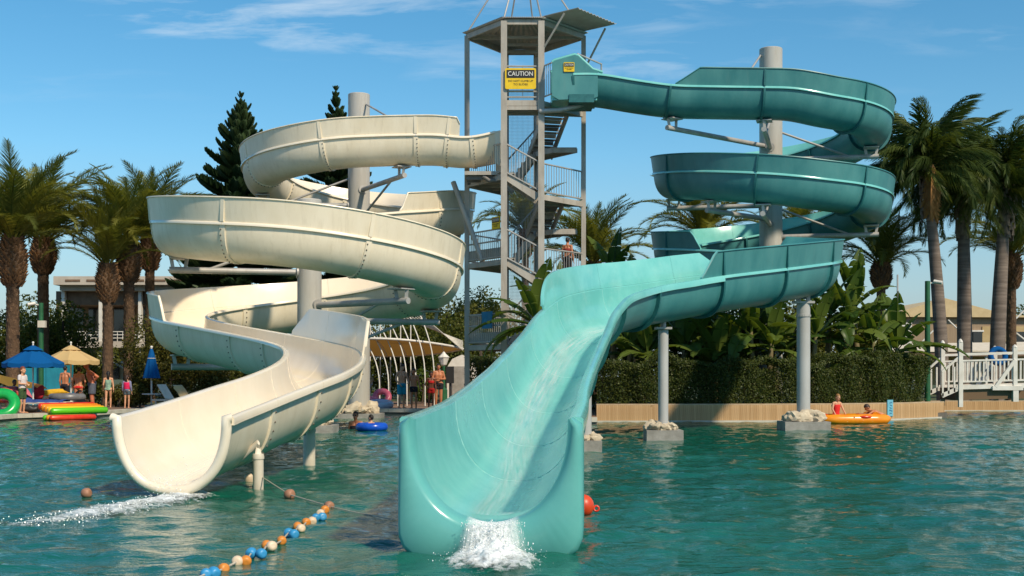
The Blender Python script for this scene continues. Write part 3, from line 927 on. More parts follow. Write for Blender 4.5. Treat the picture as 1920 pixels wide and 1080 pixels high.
# underframe below the cream slide's start
mb = MB(); mb.box((-0.95, 42.55, 8.13), (1.2, 1.5, 0.12)); mb.build('start_platform', ts, tower)
mb = MB()
mb.tube([(-0.3, 41.9, 7.9), (-0.75, 41.9, 7.9), (-0.95, 41.9, 8.05)], 0.07, 8); mb.build('drain_pipe', M['dark_steel'], tower, smooth=60)
for y in (42.0, 42.6, 43.1):
    mb = MB(); mb.beam((-1.5, y, 8.0), (-0.3, y, 8.0), 0.08, 0.12); mb.build('platform_joist', M['dark_steel'], tower)
mb = MB(); mb.tube([(0.9, 41.35, 10.05), (1.5, 41.2, 10.05), (2.1, 41.3, 10.2), (2.3, 41.4, 10.3)], 0.08, 8); mb.build('feed_pipe', M['steel'], tower, smooth=60)
# starting tub of the cream slide
mb = MB()
for ys in (-1, 1):
    y = 42.6 + ys * (HW + 0.05)
    a = [Vector((x, y - 0.03, z)) for (x, z) in ((-0.3, 9.55), (-0.3, 8.35), (-0.56, 8.45), (-0.56, 9.5))]
    mb = MB(); mb.loft([a, [p + Vector((0, 0.06, 0)) for p in a]]); mb.build('tub_side', M['cream_out'], white)

# ------------------------------------------------------------------ signs
M['sign_yellow'] = pm('sign_yellow', S(236, 196, 20), S(222, 182, 14), 4, 0.45)
M['sign_black'] = pm('sign_black', (0.012, 0.012, 0.012), None, rough=0.5)
M['sign_white'] = pm('sign_white', (0.78, 0.76, 0.7), None, rough=0.5)
def text_mesh(txt, size, mat, loc, rot, parent, name='lettering', width=None):
    cu = bpy.data.curves.new('txt', 'FONT'); cu.body = txt; cu.size = size; cu.align_x = 'CENTER'; cu.align_y = 'CENTER'; cu.extrude = 0.002
    cu.resolution_u = 3
    t = bpy.data.objects.new('txt', cu); col.objects.link(t)
    dg = bpy.context.evaluated_depsgraph_get(); dg.update()
    me = bpy.data.meshes.new_from_object(t.evaluated_get(dg))
    bpy.data.objects.remove(t)
    me.materials.clear(); me.materials.append(mat)
    if width:
        xs = [v.co.x for v in me.vertices]; k = width / max(1e-6, max(xs) - min(xs))
        for v in me.vertices: v.co.x *= k
    o = inst(name, me, parent, loc, rot)
    return o
def caution(label, c, w, h, rz, lines):
    root = thing('caution_sign', label, 'sign', c, rz=rz)
    mb = MB(); b = 0.06 * w
    def rr(w, h, r_, y, n=4):
        P = []
        for (sx, sz, a0) in ((1, 1, 0), (-1, 1, 90), (-1, -1, 180), (1, -1, 270)):
            for k in range(n + 1):
                a = R(a0 + 90 * k / n); P.append(Vector((sx * (w / 2 - r_) + r_ * math.cos(a), y, sz * (h / 2 - r_) + r_ * math.sin(a))))
        return P
    mb.loft([rr(w, h, b, 0.015), rr(w, h, b, -0.015)])
    o = bpy.data.objects.new('panel', mb.mesh('panel', M['sign_yellow'])); col.objects.link(o); o.parent = root
    mb = MB(); mb.box((0, -0.018, h * 0.22), (w * 0.9, 0.006, h * 0.38))
    o = bpy.data.objects.new('header', mb.mesh('header', M['sign_black'])); col.objects.link(o); o.parent = root
    text_mesh('CAUTION', h * 0.30, M['sign_white'], (0, -0.023, h * 0.22), (R(90), 0, 0), root, width=w * 0.8)
    for i, t in enumerate(lines):
        text_mesh(t, h * 0.13, M['sign_black'], (0, -0.019, -h * 0.12 - i * h * 0.16), (R(90), 0, 0), root, width=w * (0.8 if i == 0 else 0.46))
    return root
caution('large yellow CAUTION sign hung on the top railing of the tower', (X(976, 41.3), 41.34, Z(147, 41.3)), 1.0, 0.68, 0, ('DO NOT CLIMB UP', 'TO SLIDES'))
caution('small yellow CAUTION sign on the middle left landing of the tower', (-0.52, 41.78, Z(418, 41.8)), 0.46, 0.4, R(-55), ('DO NOT CLIMB UP', 'TO SLIDES'))
caution('small yellow sticker on the side of the teal starting tub', (1.82, 41.6 - HW - 0.105, Z(126, 40.85)), 0.34, 0.30, 0, ('DO NOT CLIMB UP', 'TO SLIDES'))
M['towel_blue'] = pm('blue_towel', S(60, 130, 165), S(50, 115, 150), 6, 0.9, 0.3, 60)
mb = MB()
rings = []
for i in range(9):
    f = i / 8
    p = lerp((-0.98, 42.46, 0), (-0.62, 41.95, 0), f) + Vector((-0.03, -0.05, 0)) * (1 + 0.5 * math.sin(f * 9))
    rings.append([p + Vector((0, 0, 3.62)), p + Vector((0, 0, 3.06)), p + Vector((0.02, 0.015, 3.06)), p + Vector((0.02, 0.015, 3.62))])
mb.loft(rings)
tag(mb.build('towel', M['towel_blue'], None, smooth=40), 'blue towel hung over the lower left tower railing', 'towel')
# ------------------------------------------------------------------ ground, pool, walls
M['paving'] = pm('terracotta_paving', (0.27, 0.165, 0.105), (0.20, 0.125, 0.085), 1.8, 0.8, 0.2, 40)
M['coping'] = pm('pale_stone_coping', (0.60, 0.55, 0.46), (0.48, 0.43, 0.35), 3, 0.7, 0.2, 30)
M['soil'] = pm('dark_soil', (0.045, 0.032, 0.02), (0.09, 0.06, 0.035), 5, 0.95, 0.5, 20)
M['lawn'] = pm('grass_ground', (0.04, 0.06, 0.018), (0.075, 0.085, 0.03), 3, 0.95, 0.6, 60)

EDGE = [(-46, 18), (-17.0, 35.0), (-16.6, 38.0), (-16.5, 42.6), (-14.9, 45.2), (-14.6, 49.5), (-10.0, 49.8), (-5.4, 49.6), (-2.9, 49.3), (-1.75, 44.0), (-1.7, 39.6), (-0.6, 39.0), (2.6, 39.0), (2.75, 41.7), (8.0, 41.95), (12.0, 43.0), (15.6, 45.9), (16.0, 50.0), (16.5, 54.35), (30, 55.85), (70, 50)]
far = [(600, 60), (900, 2500), (-900, 2500), (-600, 30)]
def sheet(name, poly, z, mat, kind='structure', holes=None):
    from mathutils.geometry import tessellate_polygon
    V = [Vector((x, y, 0)) for x, y in poly]
    tris = tessellate_polygon([V])
    fs = []
    for t in tris:
        p, q, r_ = (V[k] for k in t)
        fs.append(tuple(t) if (q - p).cross(r_ - p).z > 0 else tuple(t[::-1]))
    me = bpy.data.meshes.new(name); me.from_pydata([(x, y, z) for x, y in poly], [], fs); me.materials.append(mat)
    o = bpy.data.objects.new(name, me); col.objects.link(o); tag(o, kind=kind)
    return o
sheet('ground', EDGE + far, 0.20, M['paving'])
sheet('lawn', [(-700, 56), (-30, 54), (-12, 57.5), (-8, 66), (1, 62), (3, 52), (16, 56), (60, 62), (700, 70), (900, 2400), (-900, 2400)], 0.205, M['lawn'])
# coping along the pool edge and the pool wall under it
cop = MB()
for i, (a, b) in enumerate(zip(EDGE[:12], EDGE[1:13])):
    A, B = Vector((*a, 0)), Vector((*b, 0)); t = (B - A).normalized(); n = Vector((-t.y, t.x, 0))
    L_ = (B - A).length; k = max(1, int(L_ / 0.6))
    if i in (0,): k = max(1, int(L_ / 4))
    for j in range(k):
        p, q = A.lerp(B, (j + 0.012) / k), A.lerp(B, (j + 0.988) / k)
        mb = MB()
        quad = [p - n * 0.06, q - n * 0.06, q + n * 0.30, p + n * 0.30]
        zt = 0.235 + random.uniform(-0.002, 0.002)
        mb.loft([[v + Vector((0, 0, 0.10)) for v in quad], [v + Vector((0, 0, zt)) for v in quad]])
        if j == 0 and i == 0:
            cop_root = mb.build('pool_coping', M['coping'], None); tag(cop_root, kind='structure'); OFF[cop_root.name] = Vector((0, 0, 0))
        else:
            mb.build('coping_stone', M['coping'], cop_root)
M['pool_tile'] = pm('pool_wall_tile', (0.16, 0.13, 0.10), (0.10, 0.085, 0.07), 5, 0.3)
mb = MB()
mb.loft([[Vector((x, y, -1.3)) for x, y in EDGE], [Vector((x, y, 0.19)) for x, y in EDGE]], closed=False)
tag(mb.build('pool_wall', M['pool_tile'], None), kind='structure')

# planter wall faced with upright boards
M['board'] = None
def board_material():
    m = bpy.data.materials.new('tan_boards')
    nt, N, L, P = nodes_of(m)
    g = N.new('ShaderNodeNewGeometry'); cr = N.new('ShaderNodeValToRGB')
    cr.color_ramp.elements[0].color = (0.50, 0.30, 0.135, 1); cr.color_ramp.elements[1].color = (0.60, 0.38, 0.19, 1)
    oi = N.new('ShaderNodeObjectInfo')
    L.new(oi.outputs['Random'], cr.inputs[0])
    tc = N.new('ShaderNodeTexCoord'); mp = N.new('ShaderNodeMapping'); mp.inputs['Scale'].default_value = (9, 9, 0.8)
    L.new(tc.outputs['Object'], mp.inputs[0])
    nz = N.new('ShaderNodeTexNoise'); nz.inputs['Scale'].default_value = 3; nz.inputs['Detail'].default_value = 6
    L.new(mp.outputs[0], nz.inputs['Vector'])
    mx = N.new('ShaderNodeMix'); mx.data_type = 'RGBA'; mx.blend_type = 'MULTIPLY'
    mr = N.new('ShaderNodeMapRange'); mr.inputs[1].default_value = 0.4; mr.inputs[2].default_value = 0.7; mr.inputs[4].default_value = 0.5
    L.new(nz.outputs['Fac'], mr.inputs[0]); L.new(mr.outputs[0], mx.inputs[0])
    L.new(cr.outputs[0], mx.inputs[6]); mx.inputs[7].default_value = (0.5, 0.42, 0.36, 1)
    L.new(mx.outputs[2], P.inputs['Base Color']); P.inputs['Roughness'].default_value = 0.7
    return m
M['board'] = board_material()
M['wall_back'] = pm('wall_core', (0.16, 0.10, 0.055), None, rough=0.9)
M['cap'] = pm('tan_wall_cap', (0.52, 0.38, 0.24), (0.42, 0.29, 0.17), 5, 0.7)
def board_wall(label, pts, h, bw):
    root = thing('planter_wall', label, 'wall', (pts[0][0], pts[0][1], 0))
    P = np.array(pts); d = np.concatenate([[0], np.cumsum(np.linalg.norm(np.diff(P, axis=0), axis=1))])
    mb = MB(); th = 0.25
    core_o, core_i = [], []
    for i, p in enumerate(pts):
        a = P[min(i + 1, len(P) - 1)] - P[max(i - 1, 0)]; a = a / np.linalg.norm(a); n = np.array([-a[1], a[0]])
        core_o.append(P[i] + n * 0.03); core_i.append(P[i] + n * th)
    mb.loft([[Vector((*o, -0.6)), Vector((*o, h - 0.04)), Vector((*q, h - 0.04)), Vector((*q, -0.6))] for o, q in zip(core_o, core_i)])
    mb.build('wall_core', M['wall_back'], root)
    mb = MB()
    mb.loft([[Vector((*(o - (q - o) * 0.16), h - 0.038)), Vector((*(o - (q - o) * 0.16), h)), Vector((*(q + (q - o) * 0.1), h)), Vector((*(q + (q - o) * 0.1), h - 0.038))] for o, q in zip(core_o, core_i)])
    mb.build('wall_cap', M['cap'], root)
    mb = MB()
    mb.loft([[Vector((*(o - (q - o) * 0.3), 0.0 - 0.2)), Vector((*(o - (q - o) * 0.3), 0.045)), Vector((*(o + (q - o) * 0.1), 0.05)), Vector((*(o + (q - o) * 0.1), -0.2))] for o, q in zip(core_o, core_i)])
    mb.build('footing', M['coping'], root)
    n = min(298, int(d[-1] / bw))
    mbx = MB(); mbx.box((0, 0, 0), (d[-1] / n * 0.93, 0.03, h - 0.09)); me = mbx.mesh('board', M['board'])
    for k in range(n):
        q = d[-1] * (k + 0.5) / n
        x, y = np.interp(q, d, P[:, 0]), np.interp(q, d, P[:, 1])
        i = min(len(P) - 2, int(np.searchsorted(d, q, 'right') - 1)); a = P[i + 1] - P[i]
        nrm_ = np.array([-a[1], a[0]]) / np.linalg.norm(a)
        j = random.uniform(0.002, 0.010)
        inst('board', me, root, (x + nrm_[0] * j - pts[0][0], y + nrm_[1] * j - pts[0][1], (h - 0.09) / 2 + 0.05), (0, 0, math.atan2(a[1], a[0])))
    return root
board_wall('tan boarded planter wall along the pool below the hedge', [(2.75, 41.62), (5.5, 41.7), (8.0, 41.9), (10.2, 42.35), (12.0, 43.0), (13.8, 44.2), (15.5, 45.9)], 0.59, 0.065)
board_wall('short tan boarded wall under the white footbridge', [(16.3, 54.0), (19, 54.4), (24, 54.9), (30, 55.4)], 0.45, 0.09)
sheet('planting_bed', [(2.9, 41.9), (5.5, 41.95), (8, 42.15), (12, 43.25), (15.2, 45.9), (15.6, 50), (16, 53), (3, 53)], 0.42, M['soil'])

# ------------------------------------------------------------------ water
def water_material():
    m = bpy.data.materials.new('pool_water')
    nt, N, L, P = nodes_of(m)
    tc = N.new('ShaderNodeTexCoord')
    def noise(scale, st, det=3, dist=0.0, rough=0.5):
        mp = N.new('ShaderNodeMapping'); mp.inputs['Scale'].default_value = st
        L.new(tc.outputs['Object'], mp.inputs[0])
        n = N.new('ShaderNodeTexNoise'); n.inputs['Scale'].default_value = scale; n.inputs['Detail'].default_value = det
        n.inputs['Distortion'].default_value = dist; n.inputs['Roughness'].default_value = rough
        L.new(mp.outputs[0], n.inputs['Vector']); return n.outputs['Fac']
    big = noise(0.12, (1, 1, 1), 2)
    mx = N.new('ShaderNodeMix'); mx.data_type = 'RGBA'
    mx.inputs[6].default_value = (0.003, 0.086, 0.056, 1); mx.inputs[7].default_value = (0.010, 0.130, 0.090, 1)
    mr = N.new('ShaderNodeMapRange'); mr.inputs[1].default_value = 0.35; mr.inputs[2].default_value = 0.65
    L.new(big, mr.inputs[0]); L.new(mr.outputs[0], mx.inputs[0]); L.new(mx.outputs[2], P.inputs['Base Color'])
    P.inputs['Roughness'].default_value = 0.045
    P.inputs['IOR'].default_value = 1.333
    n1 = noise(2.1, (0.75, 1.2, 1), 4, 0.5, 0.55)
    n2 = noise(7.0, (0.7, 1.2, 1), 4, 0.4, 0.6)
    ad = N.new('ShaderNodeMath'); ad.operation = 'MULTIPLY_ADD'; ad.inputs[1].default_value = 0.5
    L.new(n2, ad.inputs[0]); L.new(n1, ad.inputs[2])
    bp = N.new('ShaderNodeBump'); bp.inputs['Strength'].default_value = 1.0; bp.inputs['Distance'].default_value = 0.033
    L.new(ad.outputs[0], bp.inputs['Height']); L.new(bp.outputs[0], P.inputs['Normal'])
    return m
M['water'] = water_material()
# real waves: summed travelling ripples on a grid that is finer towards the camera
ys = [-30, -20, -12, -7, -4, -2, -1, 0, 0.6]
while ys[-1] < 57: ys.append(ys[-1] + max(0.045, 0.005 * ys[-1]))
ys = np.array(ys)
xs = np.concatenate([np.linspace(-46, -14, 110, endpoint=False), np.linspace(-14, 16, 520, endpoint=False), np.linspace(16, 52, 110)])
GX, GY = np.meshgrid(xs, ys)
def wave_z(x, y):
    z = np.zeros_like(x); r2 = np.random.default_rng(3)
    for i in range(60):
        lam = 0.26 * (1.11 ** (20 * r2.uniform(0, 1) ** 1.4)); k = 2 * math.pi / lam
        a = r2.normal(0.4, 1.0)
        amp = 0.0047 * lam ** 0.7 * min(1, 1.1 / lam)
        wx = x + 0.25 * np.sin(y * 0.7 + i) + 0.15 * np.sin(x * 1.3 + 2 * i); wy = y + 0.25 * np.sin(x * 0.6 + 1.7 * i)
        gate = 0.6 + 0.4 * np.sin(0.35 * x + 0.27 * y + i * 1.9) * np.sin(0.21 * x - 0.33 * y + i)
        z += amp * gate * np.sin(k * (wx * math.sin(a) + wy * math.cos(a)) + r2.uniform(0, 6.28))
    return z
def add_rings(z, x, y, cx, cy, amp, reach):
    d = np.hypot(x - cx, y - cy)
    return z + amp * np.exp(-d / reach) * np.sin(d * 9.0) * np.clip(d / 0.4, 0, 1)
GZ = wave_z(GX, GY)
GZ = add_rings(GZ, GX, GY, -0.3, 10.3, 0.03, 1.3)
GZ = add_rings(GZ, GX, GY, -4.3, 15.0, 0.02, 1.6)
nx, ny = len(xs), len(ys)
Vw = np.stack([GX.ravel(), GY.ravel(), GZ.ravel()], 1)
ii = (np.arange(ny - 1)[:, None] * nx + np.arange(nx - 1)[None, :]).ravel()
Qw = np.stack([ii, ii + 1, ii + nx + 1, ii + nx], 1)
mw_ = np_mesh('pool_water', Vw, Qw, M['water'])
mw_.polygons.foreach_set('use_smooth', np.ones(len(mw_.polygons), dtype=bool))
ow = bpy.data.objects.new('pool_water', mw_); col.objects.link(ow); tag(ow, kind='structure')
# ------------------------------------------------------------------ plants
M['date_leaf'] = leafmat('date_palm_leaf', (0.11, 0.13, 0.028, 1), (0.24, 0.235, 0.05, 1), 0.42, 0.45, 'object')
M['queen_leaf'] = leafmat('queen_palm_leaf', (0.045, 0.078, 0.020, 1), (0.115, 0.145, 0.036, 1), 0.4, 0.42, 'object')
M['dead_leaf'] = leafmat('dead_palm_leaf', (0.34, 0.17, 0.06, 1), (0.46, 0.25, 0.09, 1), 0.3, 0.7, 'object')
M['banana_leaf'] = leafmat('banana_leaf', (0.05, 0.10, 0.018, 1), (0.14, 0.19, 0.035, 1), 0.42, 0.35, 'object')
M['pine_leaf'] = leafmat('araucaria_needles', (0.026, 0.055, 0.020, 1), (0.055, 0.088, 0.030, 1), 0.2, 0.5, 'object')
M['hedge_leaf'] = leafmat('hedge_leaf', (0.024, 0.045, 0.010, 1), (0.095, 0.110, 0.022, 1), 0.34, 0.45)
M['shrub_leaf'] = leafmat('shrub_leaf', (0.05, 0.06, 0.014, 1), (0.15, 0.13, 0.025, 1), 0.35, 0.5)
M['tree_leaf'] = leafmat('tree_leaf', (0.055, 0.078, 0.016, 1), (0.155, 0.16, 0.032, 1), 0.42, 0.5)
M['tree_leaf_y'] = leafmat('yellow_green_tree_leaf', (0.06, 0.075, 0.014, 1), (0.17, 0.16, 0.03, 1), 0.35, 0.5)
M['date_trunk'] = pm('date_palm_bark', (0.085, 0.05, 0.028), (0.17, 0.10, 0.055), 6, 0.95, 0.8, 25, bdist=0.05)
M['date_boot'] = pm('date_leaf_bases', (0.23, 0.115, 0.045), (0.085, 0.045, 0.022), 3, 0.9)
M['queen_trunk'] = pm('queen_palm_bark', (0.23, 0.18, 0.145), (0.115, 0.088, 0.07), 1.0, 0.9, 0.5, 14, stretch=(0.6, 0.6, 7), bdist=0.03)
M['queen_boot'] = pm('queen_leaf_bases', (0.26, 0.20, 0.15), (0.15, 0.105, 0.07), 3, 0.85, stretch=(4, 4, 0.6))
M['bark'] = pm('tree_bark', (0.10, 0.075, 0.055), (0.055, 0.04, 0.03), 5, 0.95, 0.6, 20)
M['banana_stem'] = pm('banana_stem', (0.20, 0.19, 0.075), (0.13, 0.085, 0.04), 3, 0.7, stretch=(2, 2, 0.5))

def frond_mesh(name, L_, pairs, leaf, bend, mat, droop=0.25, vee=0.45, seed=0, wid=0.03, base=0.15, stem=0.03, fold=2):
    """pinnate leaf along +X that bends downwards by `bend` degrees towards its tip"""
    r2 = random.Random(seed); mb = MB()
    n = 14; pts = [Vector((0, 0, 0))]; tang = []
    sw = r2.uniform(-0.12, 0.12)
    for i in range(n):
        f = (i + 0.5) / n; a = -R(bend) * f ** 1.5
        t = Vector((math.cos(a), sw * f, math.sin(a))).normalized()
        tang.append(t); pts.append(pts[-1] + t * L_ / n)
    tang.append(tang[-1])
    mb.tube(pts, [stem * (1 - 0.85 * i / n) for i in range(n + 1)], 4)
    for i in range(pairs):
        f = base + (1 - base) * (i + 0.5) / pairs
        k = min(n - 1, int(f * n)); g = f * n - k
        p = pts[k].lerp(pts[k + 1], g); t = tang[k]
        sdir = Vector((0, 1, 0)); up = t.cross(sdir) * -1
        if up.z < 0: up = -up
        prof = (0.45 + 0.55 * min(1, (f - base) / 0.25)) * (1 - 0.72 * max(0, (f - 0.55) / 0.45) ** 1.3)
        for s_ in (-1, 1):
            l = leaf * prof * r2.uniform(0.85, 1.12)
            al = R(62 - 34 * f + r2.uniform(-6, 6))
            d = (t * math.cos(al) + sdir * s_ * math.sin(al) + up * vee * r2.uniform(0.3, 1.3)).normalized()
            w = t * wid * r2.uniform(0.8, 1.2)
            q = p; P = [p - w * 0.5, p + w * 0.5]
            dd = d.copy()
            V = [P[0], P[1]]
            for j in range(fold):
                dd = (dd + Vector((0, 0, -droop * r2.uniform(0.7, 1.3) * (1 + j)))).normalized()
                q = q + dd * l / fold
                ww = w * (0.5 if j < fold - 1 else 0.06)
                V += [q - ww, q + ww]
            mb.add(V, [(2 * j, 2 * j + 1, 2 * j + 3, 2 * j + 2) for j in range(fold)])
    return mb.mesh(name, mat)
DATE = [frond_mesh('frond', 3.2, 84, 0.58, b, M['date_leaf'], 0.20, 0.40, 20 + i, 0.032) for i, b in enumerate((58, 80, 100))]
QUEEN = [frond_mesh('frond', 3.1, 74, 0.92, b, M['queen_leaf'], 0.75, 0.75, 40 + i, 0.040, 0.12, 0.03, 3) for i, b in enumerate((85, 115, 135))]
DEADF = [frond_mesh('dead_frond', 2.0, 40, 0.5, 50, M['dead_leaf'], 0.6, 0.1, 60, 0.05, 0.1, 0.03, 2)]

def boots_mesh(name, prof, n, mat, size, seed, up=0.6):
    """leaf stumps spiralling round a trunk; prof: list of (z, radius)"""
    r2 = random.Random(seed); mb = MB()
    zs, rs = [p[0] for p in prof], [p[1] for p in prof]
    for i in range(n):
        f = (i + 0.5) / n; z = zs[0] + (zs[-1] - zs[0]) * f; rr = float(np.interp(z, zs, rs)); a = i * 2.39996 + r2.uniform(-0.1, 0.1)
        o = Vector((math.cos(a), math.sin(a), 0)); s_ = Vector((-o.y, o.x, 0)); u = Vector((0, 0, 1))
        c = o * rr * 0.93 + u * z; w = size * r2.uniform(0.8, 1.2)
        tip = c + (o * (1 - up) + u * up).normalized() * w * r2.uniform(0.9, 1.5)
        V = [c - s_ * w * 0.5 - u * w * 0.4, c + s_ * w * 0.5 - u * w * 0.4, c + u * w * 0.35 + o * 0.01, tip - s_ * w * 0.16, tip + s_ * w * 0.16, c + o * w * 0.32 - u * w * 0.3]
        mb.add(V, [(0, 5, 3), (5, 1, 4), (5, 4, 3), (0, 3, 2), (1, 2, 4), (2, 3, 4)])
    return mb.mesh(name, mat)
def date_palm(label, px, d, y_bulb, y_low, rad, n=44, s_=1.0, seed=0, lean=0.0, up_bias=0.0, bulb=1.95, zb=0.2):
    rad *= 0.76
    x = X(px, d); zt = Z(y_bulb, d); bl = (y_low - y_bulb) * d / F
    root = thing('date_palm', label, 'palm tree', (x, d, zb), group='date palms')
    h = zt - zb; r2 = random.Random(seed)
    prof = [(0, rad * 1.15), (0.5, rad), (h - bl - 0.1, rad * 0.9), (h - bl, rad * 1.25), (h - bl * 0.72, rad * bulb * 0.95), (h - bl * 0.4, rad * bulb), (h, rad * 1.25)]
    mb = MB(); mb.lathe((0, 0, 0), [(r_, z) for z, r_ in prof], 14)
    inst('trunk', mb.mesh('trunk', M['date_trunk'], 60), root)
    inst('trunk_scales', boots_mesh('trunk_scales', prof[:4], int(h * 26), M['date_trunk'], rad * 0.36, seed, 0.8), root)['kind'] = 'stuff'
    inst('leaf_bases', boots_mesh('leaf_bases', prof[3:], 230, M['date_boot'], rad * 0.62, seed + 1, 0.42), root)['kind'] = 'stuff'
    for i in range(n):
        f = i / (n - 1)
        el = 88 - 50 * f ** 0.9 + up_bias * 0.5 + r2.uniform(-7, 7)
        k = 0 if el > 68 else (1 if el > 50 else 2)
        sc = 1.28 * s_ * r2.uniform(0.8, 1.15) * (0.8 + 0.2 * min(1, f * 3))
        inst('frond', DATE[k], root, (0, 0, h - 0.10 - 0.25 * f), (r2.uniform(-0.35, 0.35), -R(el), i * 2.39996 + r2.uniform(-0.2, 0.2)), (sc, sc * 1.1, sc))
    return root
date_palm('stout date palm at the left edge of the photo', 24, 54, 446, 535, 0.37, 46, 1.12, 1)
date_palm('date palm with a round shaggy bulb, second from the left edge', 81, 60, 446, 512, 0.36, 42, 1.12, 2)
date_palm('shortest left date palm with upright young fronds', 202, 56, 494, 566, 0.31, 34, 0.88, 3, up_bias=16)
date_palm('tall date palm standing just left of the cream slide', 242, 58, 448, 528, 0.34, 46, 1.05, 4)
date_palm('slim date palm half hidden by the cream slide edge', 281, 63, 441, 505, 0.33, 42, 1.05, 5)
date_palm('date palm crown behind the hairpin of the teal slide', 1318, 66, 438, 480, 0.32, 40, 1.0, 6)
date_palm('date palm between the teal spiral and the tall dark palms', 1652, 60, 492, 540, 0.30, 38, 0.95, 7)
date_palm('date palm crown just right of the stair tower', 1112, 58, 492, 540, 0.30, 40, 0.95, 8)
date_palm('date palm with shaggy trunk behind the rightmost tall palm', 1896, 63, 476, 540, 0.33, 40, 0.95, 9)
date_palm('small distant date palm crown right behind the teal column', 1500, 80, 440, 480, 0.30, 34, 0.95, 10)
date_palm('distant date palm seen through the tower stairs', 985, 75, 430, 480, 0.3, 36, 1.0, 11)

def queen_palm(label, px, d, px_top, y_top, rad, n, s_, seed, dead=0, boot=0.0):
    x = X(px, d); zt = Z(y_top, d); root = thing('queen_palm', label, 'palm tree', (x, d, 0.2), group='tall dark palms on the right')
    h = zt - 0.2; dx = X(px_top, d) - x; r2 = random.Random(seed)
    pts, rr = [], []
    for i in range(15):
        f = i / 14; pts.append((dx * f ** 1.6, 0, h * f))
        rr.append(rad * (1.12 - 0.12 * f + 0.10 * math.sin(f * 5)) * (1 - 0.25 * max(0, f - 0.75) / 0.25))
    mb = MB(); mb.tube(pts, rr, 16); inst('trunk', mb.mesh('trunk', M['queen_trunk'], 60), root)
    bp = [(-1.9, rad * 0.95), (-0.8, rad * (1.1 + boot)), (0.2, rad * (1.35 + boot)), (0.6, rad * 0.7)]
    inst('leaf_bases', boots_mesh('leaf_bases', bp, 60, M['queen_boot'], rad * 1.0, seed, 0.88), root, (dx, 0, h))['kind'] = 'stuff'
    for i in range(n):
        f = i / (n - 1)
        el = 88 - 78 * f ** 0.9 + r2.uniform(-7, 7)
        k = 0 if el > 62 else (1 if el > 30 else 2)
        inst('frond', QUEEN[k], root, (dx, 0, h + 0.4 - 0.4 * f), (r2.uniform(-0.5, 0.5), -R(el), i * 2.39996 + r2.uniform(-0.25, 0.25)), s_ * r2.uniform(0.85, 1.12))
    for i in range(dead):
        inst('dead_frond', DEADF[0], root, (dx, -0.75, h + 0.5), (r2.uniform(-0.5, 0.5), R(66 + r2.uniform(-8, 20)), R(-90) + r2.uniform(-1.1, 1.1)), r2.uniform(0.95, 1.3))
    return root
queen_palm('tall dark palm with hanging brown dead fronds, nearest the teal spiral', 1768, 56.0, 1738, 335, 0.24, 58, 1.32, 21, dead=9)
queen_palm('tall dark palm in the middle of the three on the right', 1809, 58, 1806, 372, 0.28, 54, 1.2, 22)
queen_palm('tall dark palm with frayed brown leaf bases, rightmost of three', 1868, 57, 1886, 368, 0.28, 60, 1.35, 23, boot=0.35)

# --- bananas
def banana_leaf(name, L_, w, bend, seed, tear):
    r2 = random.Random(seed); mb = MB(); n = 16
    p = Vector((0, 0, 0)); pts, ups = [], []
    for i in range(n + 1):
        f = i / n; a = -R(bend) * f ** 1.7; t = Vector((math.cos(a), 0, math.sin(a)))
        pts.append(p.copy()); ups.append(Vector((-t.z, 0, t.x))); p = p + t * L_ / n
    mb.tube(pts, [0.035 * (1 - 0.85 * i / n) for i in range(n + 1)], 4)
    for s_ in (-1, 1):
        i = 2
        while i < n:
            j = min(n, i + (r2.randint(1, 3) if r2.random() < tear else 4))
            dr = r2.uniform(0.05, 0.5)
            V, fs = [], []
            for k in range(i, j + 1):
                f = k / n; ww = w * math.sin(math.pi * min(1, max(0.02, (f - 0.1) / 0.9)) ** 0.75) ** 0.7
                e = Vector((0, s_, 0)); o_ = ups[k]
                sh = (0.012 if k == i else (-0.012 if k == j else 0)) * (pts[min(n, k + 1)] - pts[max(0, k - 1)]).normalized() * 3
                V += [pts[k] + e * 0.012, pts[k] + sh * 0.5 + e * ww * 0.5 + o_ * ww * 0.22, pts[k] + sh + e * ww * (0.95 - 0.1 * dr) + o_ * ww * (0.25 - dr * 0.7)]
            for k in range(j - i):
                b = k * 3; fs += [(b, b + 1, b + 4, b + 3), (b + 1, b + 2, b + 5, b + 4)]
            mb.add(V, fs); i = j
    return mb.mesh(name, M['banana_leaf'], 60)
BAN = [banana_leaf('leaf', 2.3, 0.36, b, 70 + i, t) for i, (b, t) in enumerate(((35, 0.25), (75, 0.6), (110, 0.85), (60, 0.4)))]
def banana(label, x, y, h, seed, n=9, s_=1.0, zb=0.42, reach=None):
    root = thing('banana_plant', label, 'banana plant', (x, y, zb), group='banana plants')
    r2 = random.Random(seed)
    mb = MB(); lx, ly = r2.uniform(-0.2, 0.2), r2.uniform(-0.2, 0.2)
    mb.tube([(0, 0, 0), (lx * 0.4, ly * 0.4, h * 0.5), (lx, ly, h)], [0.15, 0.12, 0.07], 10); inst('stem', mb.mesh('stem', M['banana_stem'], 60), root)
    for i in range(n):
        f = i / (n - 1); el = 84 - 80 * f + r2.uniform(-8, 8)
        k = 0 if el > 60 else (3 if el > 40 else (1 if el > 15 else 2))
        inst('leaf', BAN[k], root, (lx, ly, h - 0.25 * f), (r2.uniform(-0.4, 0.4), -R(el), i * 2.39996 + seed + r2.uniform(-0.3, 0.3)), s_ * r2.uniform(0.75, 1.1))
    if reach:
        for (rz, el, sc, k) in reach:
            inst('leaf', BAN[k], root, (lx, ly, h - 0.1), (0, -R(el), R(rz)), sc)
    return root
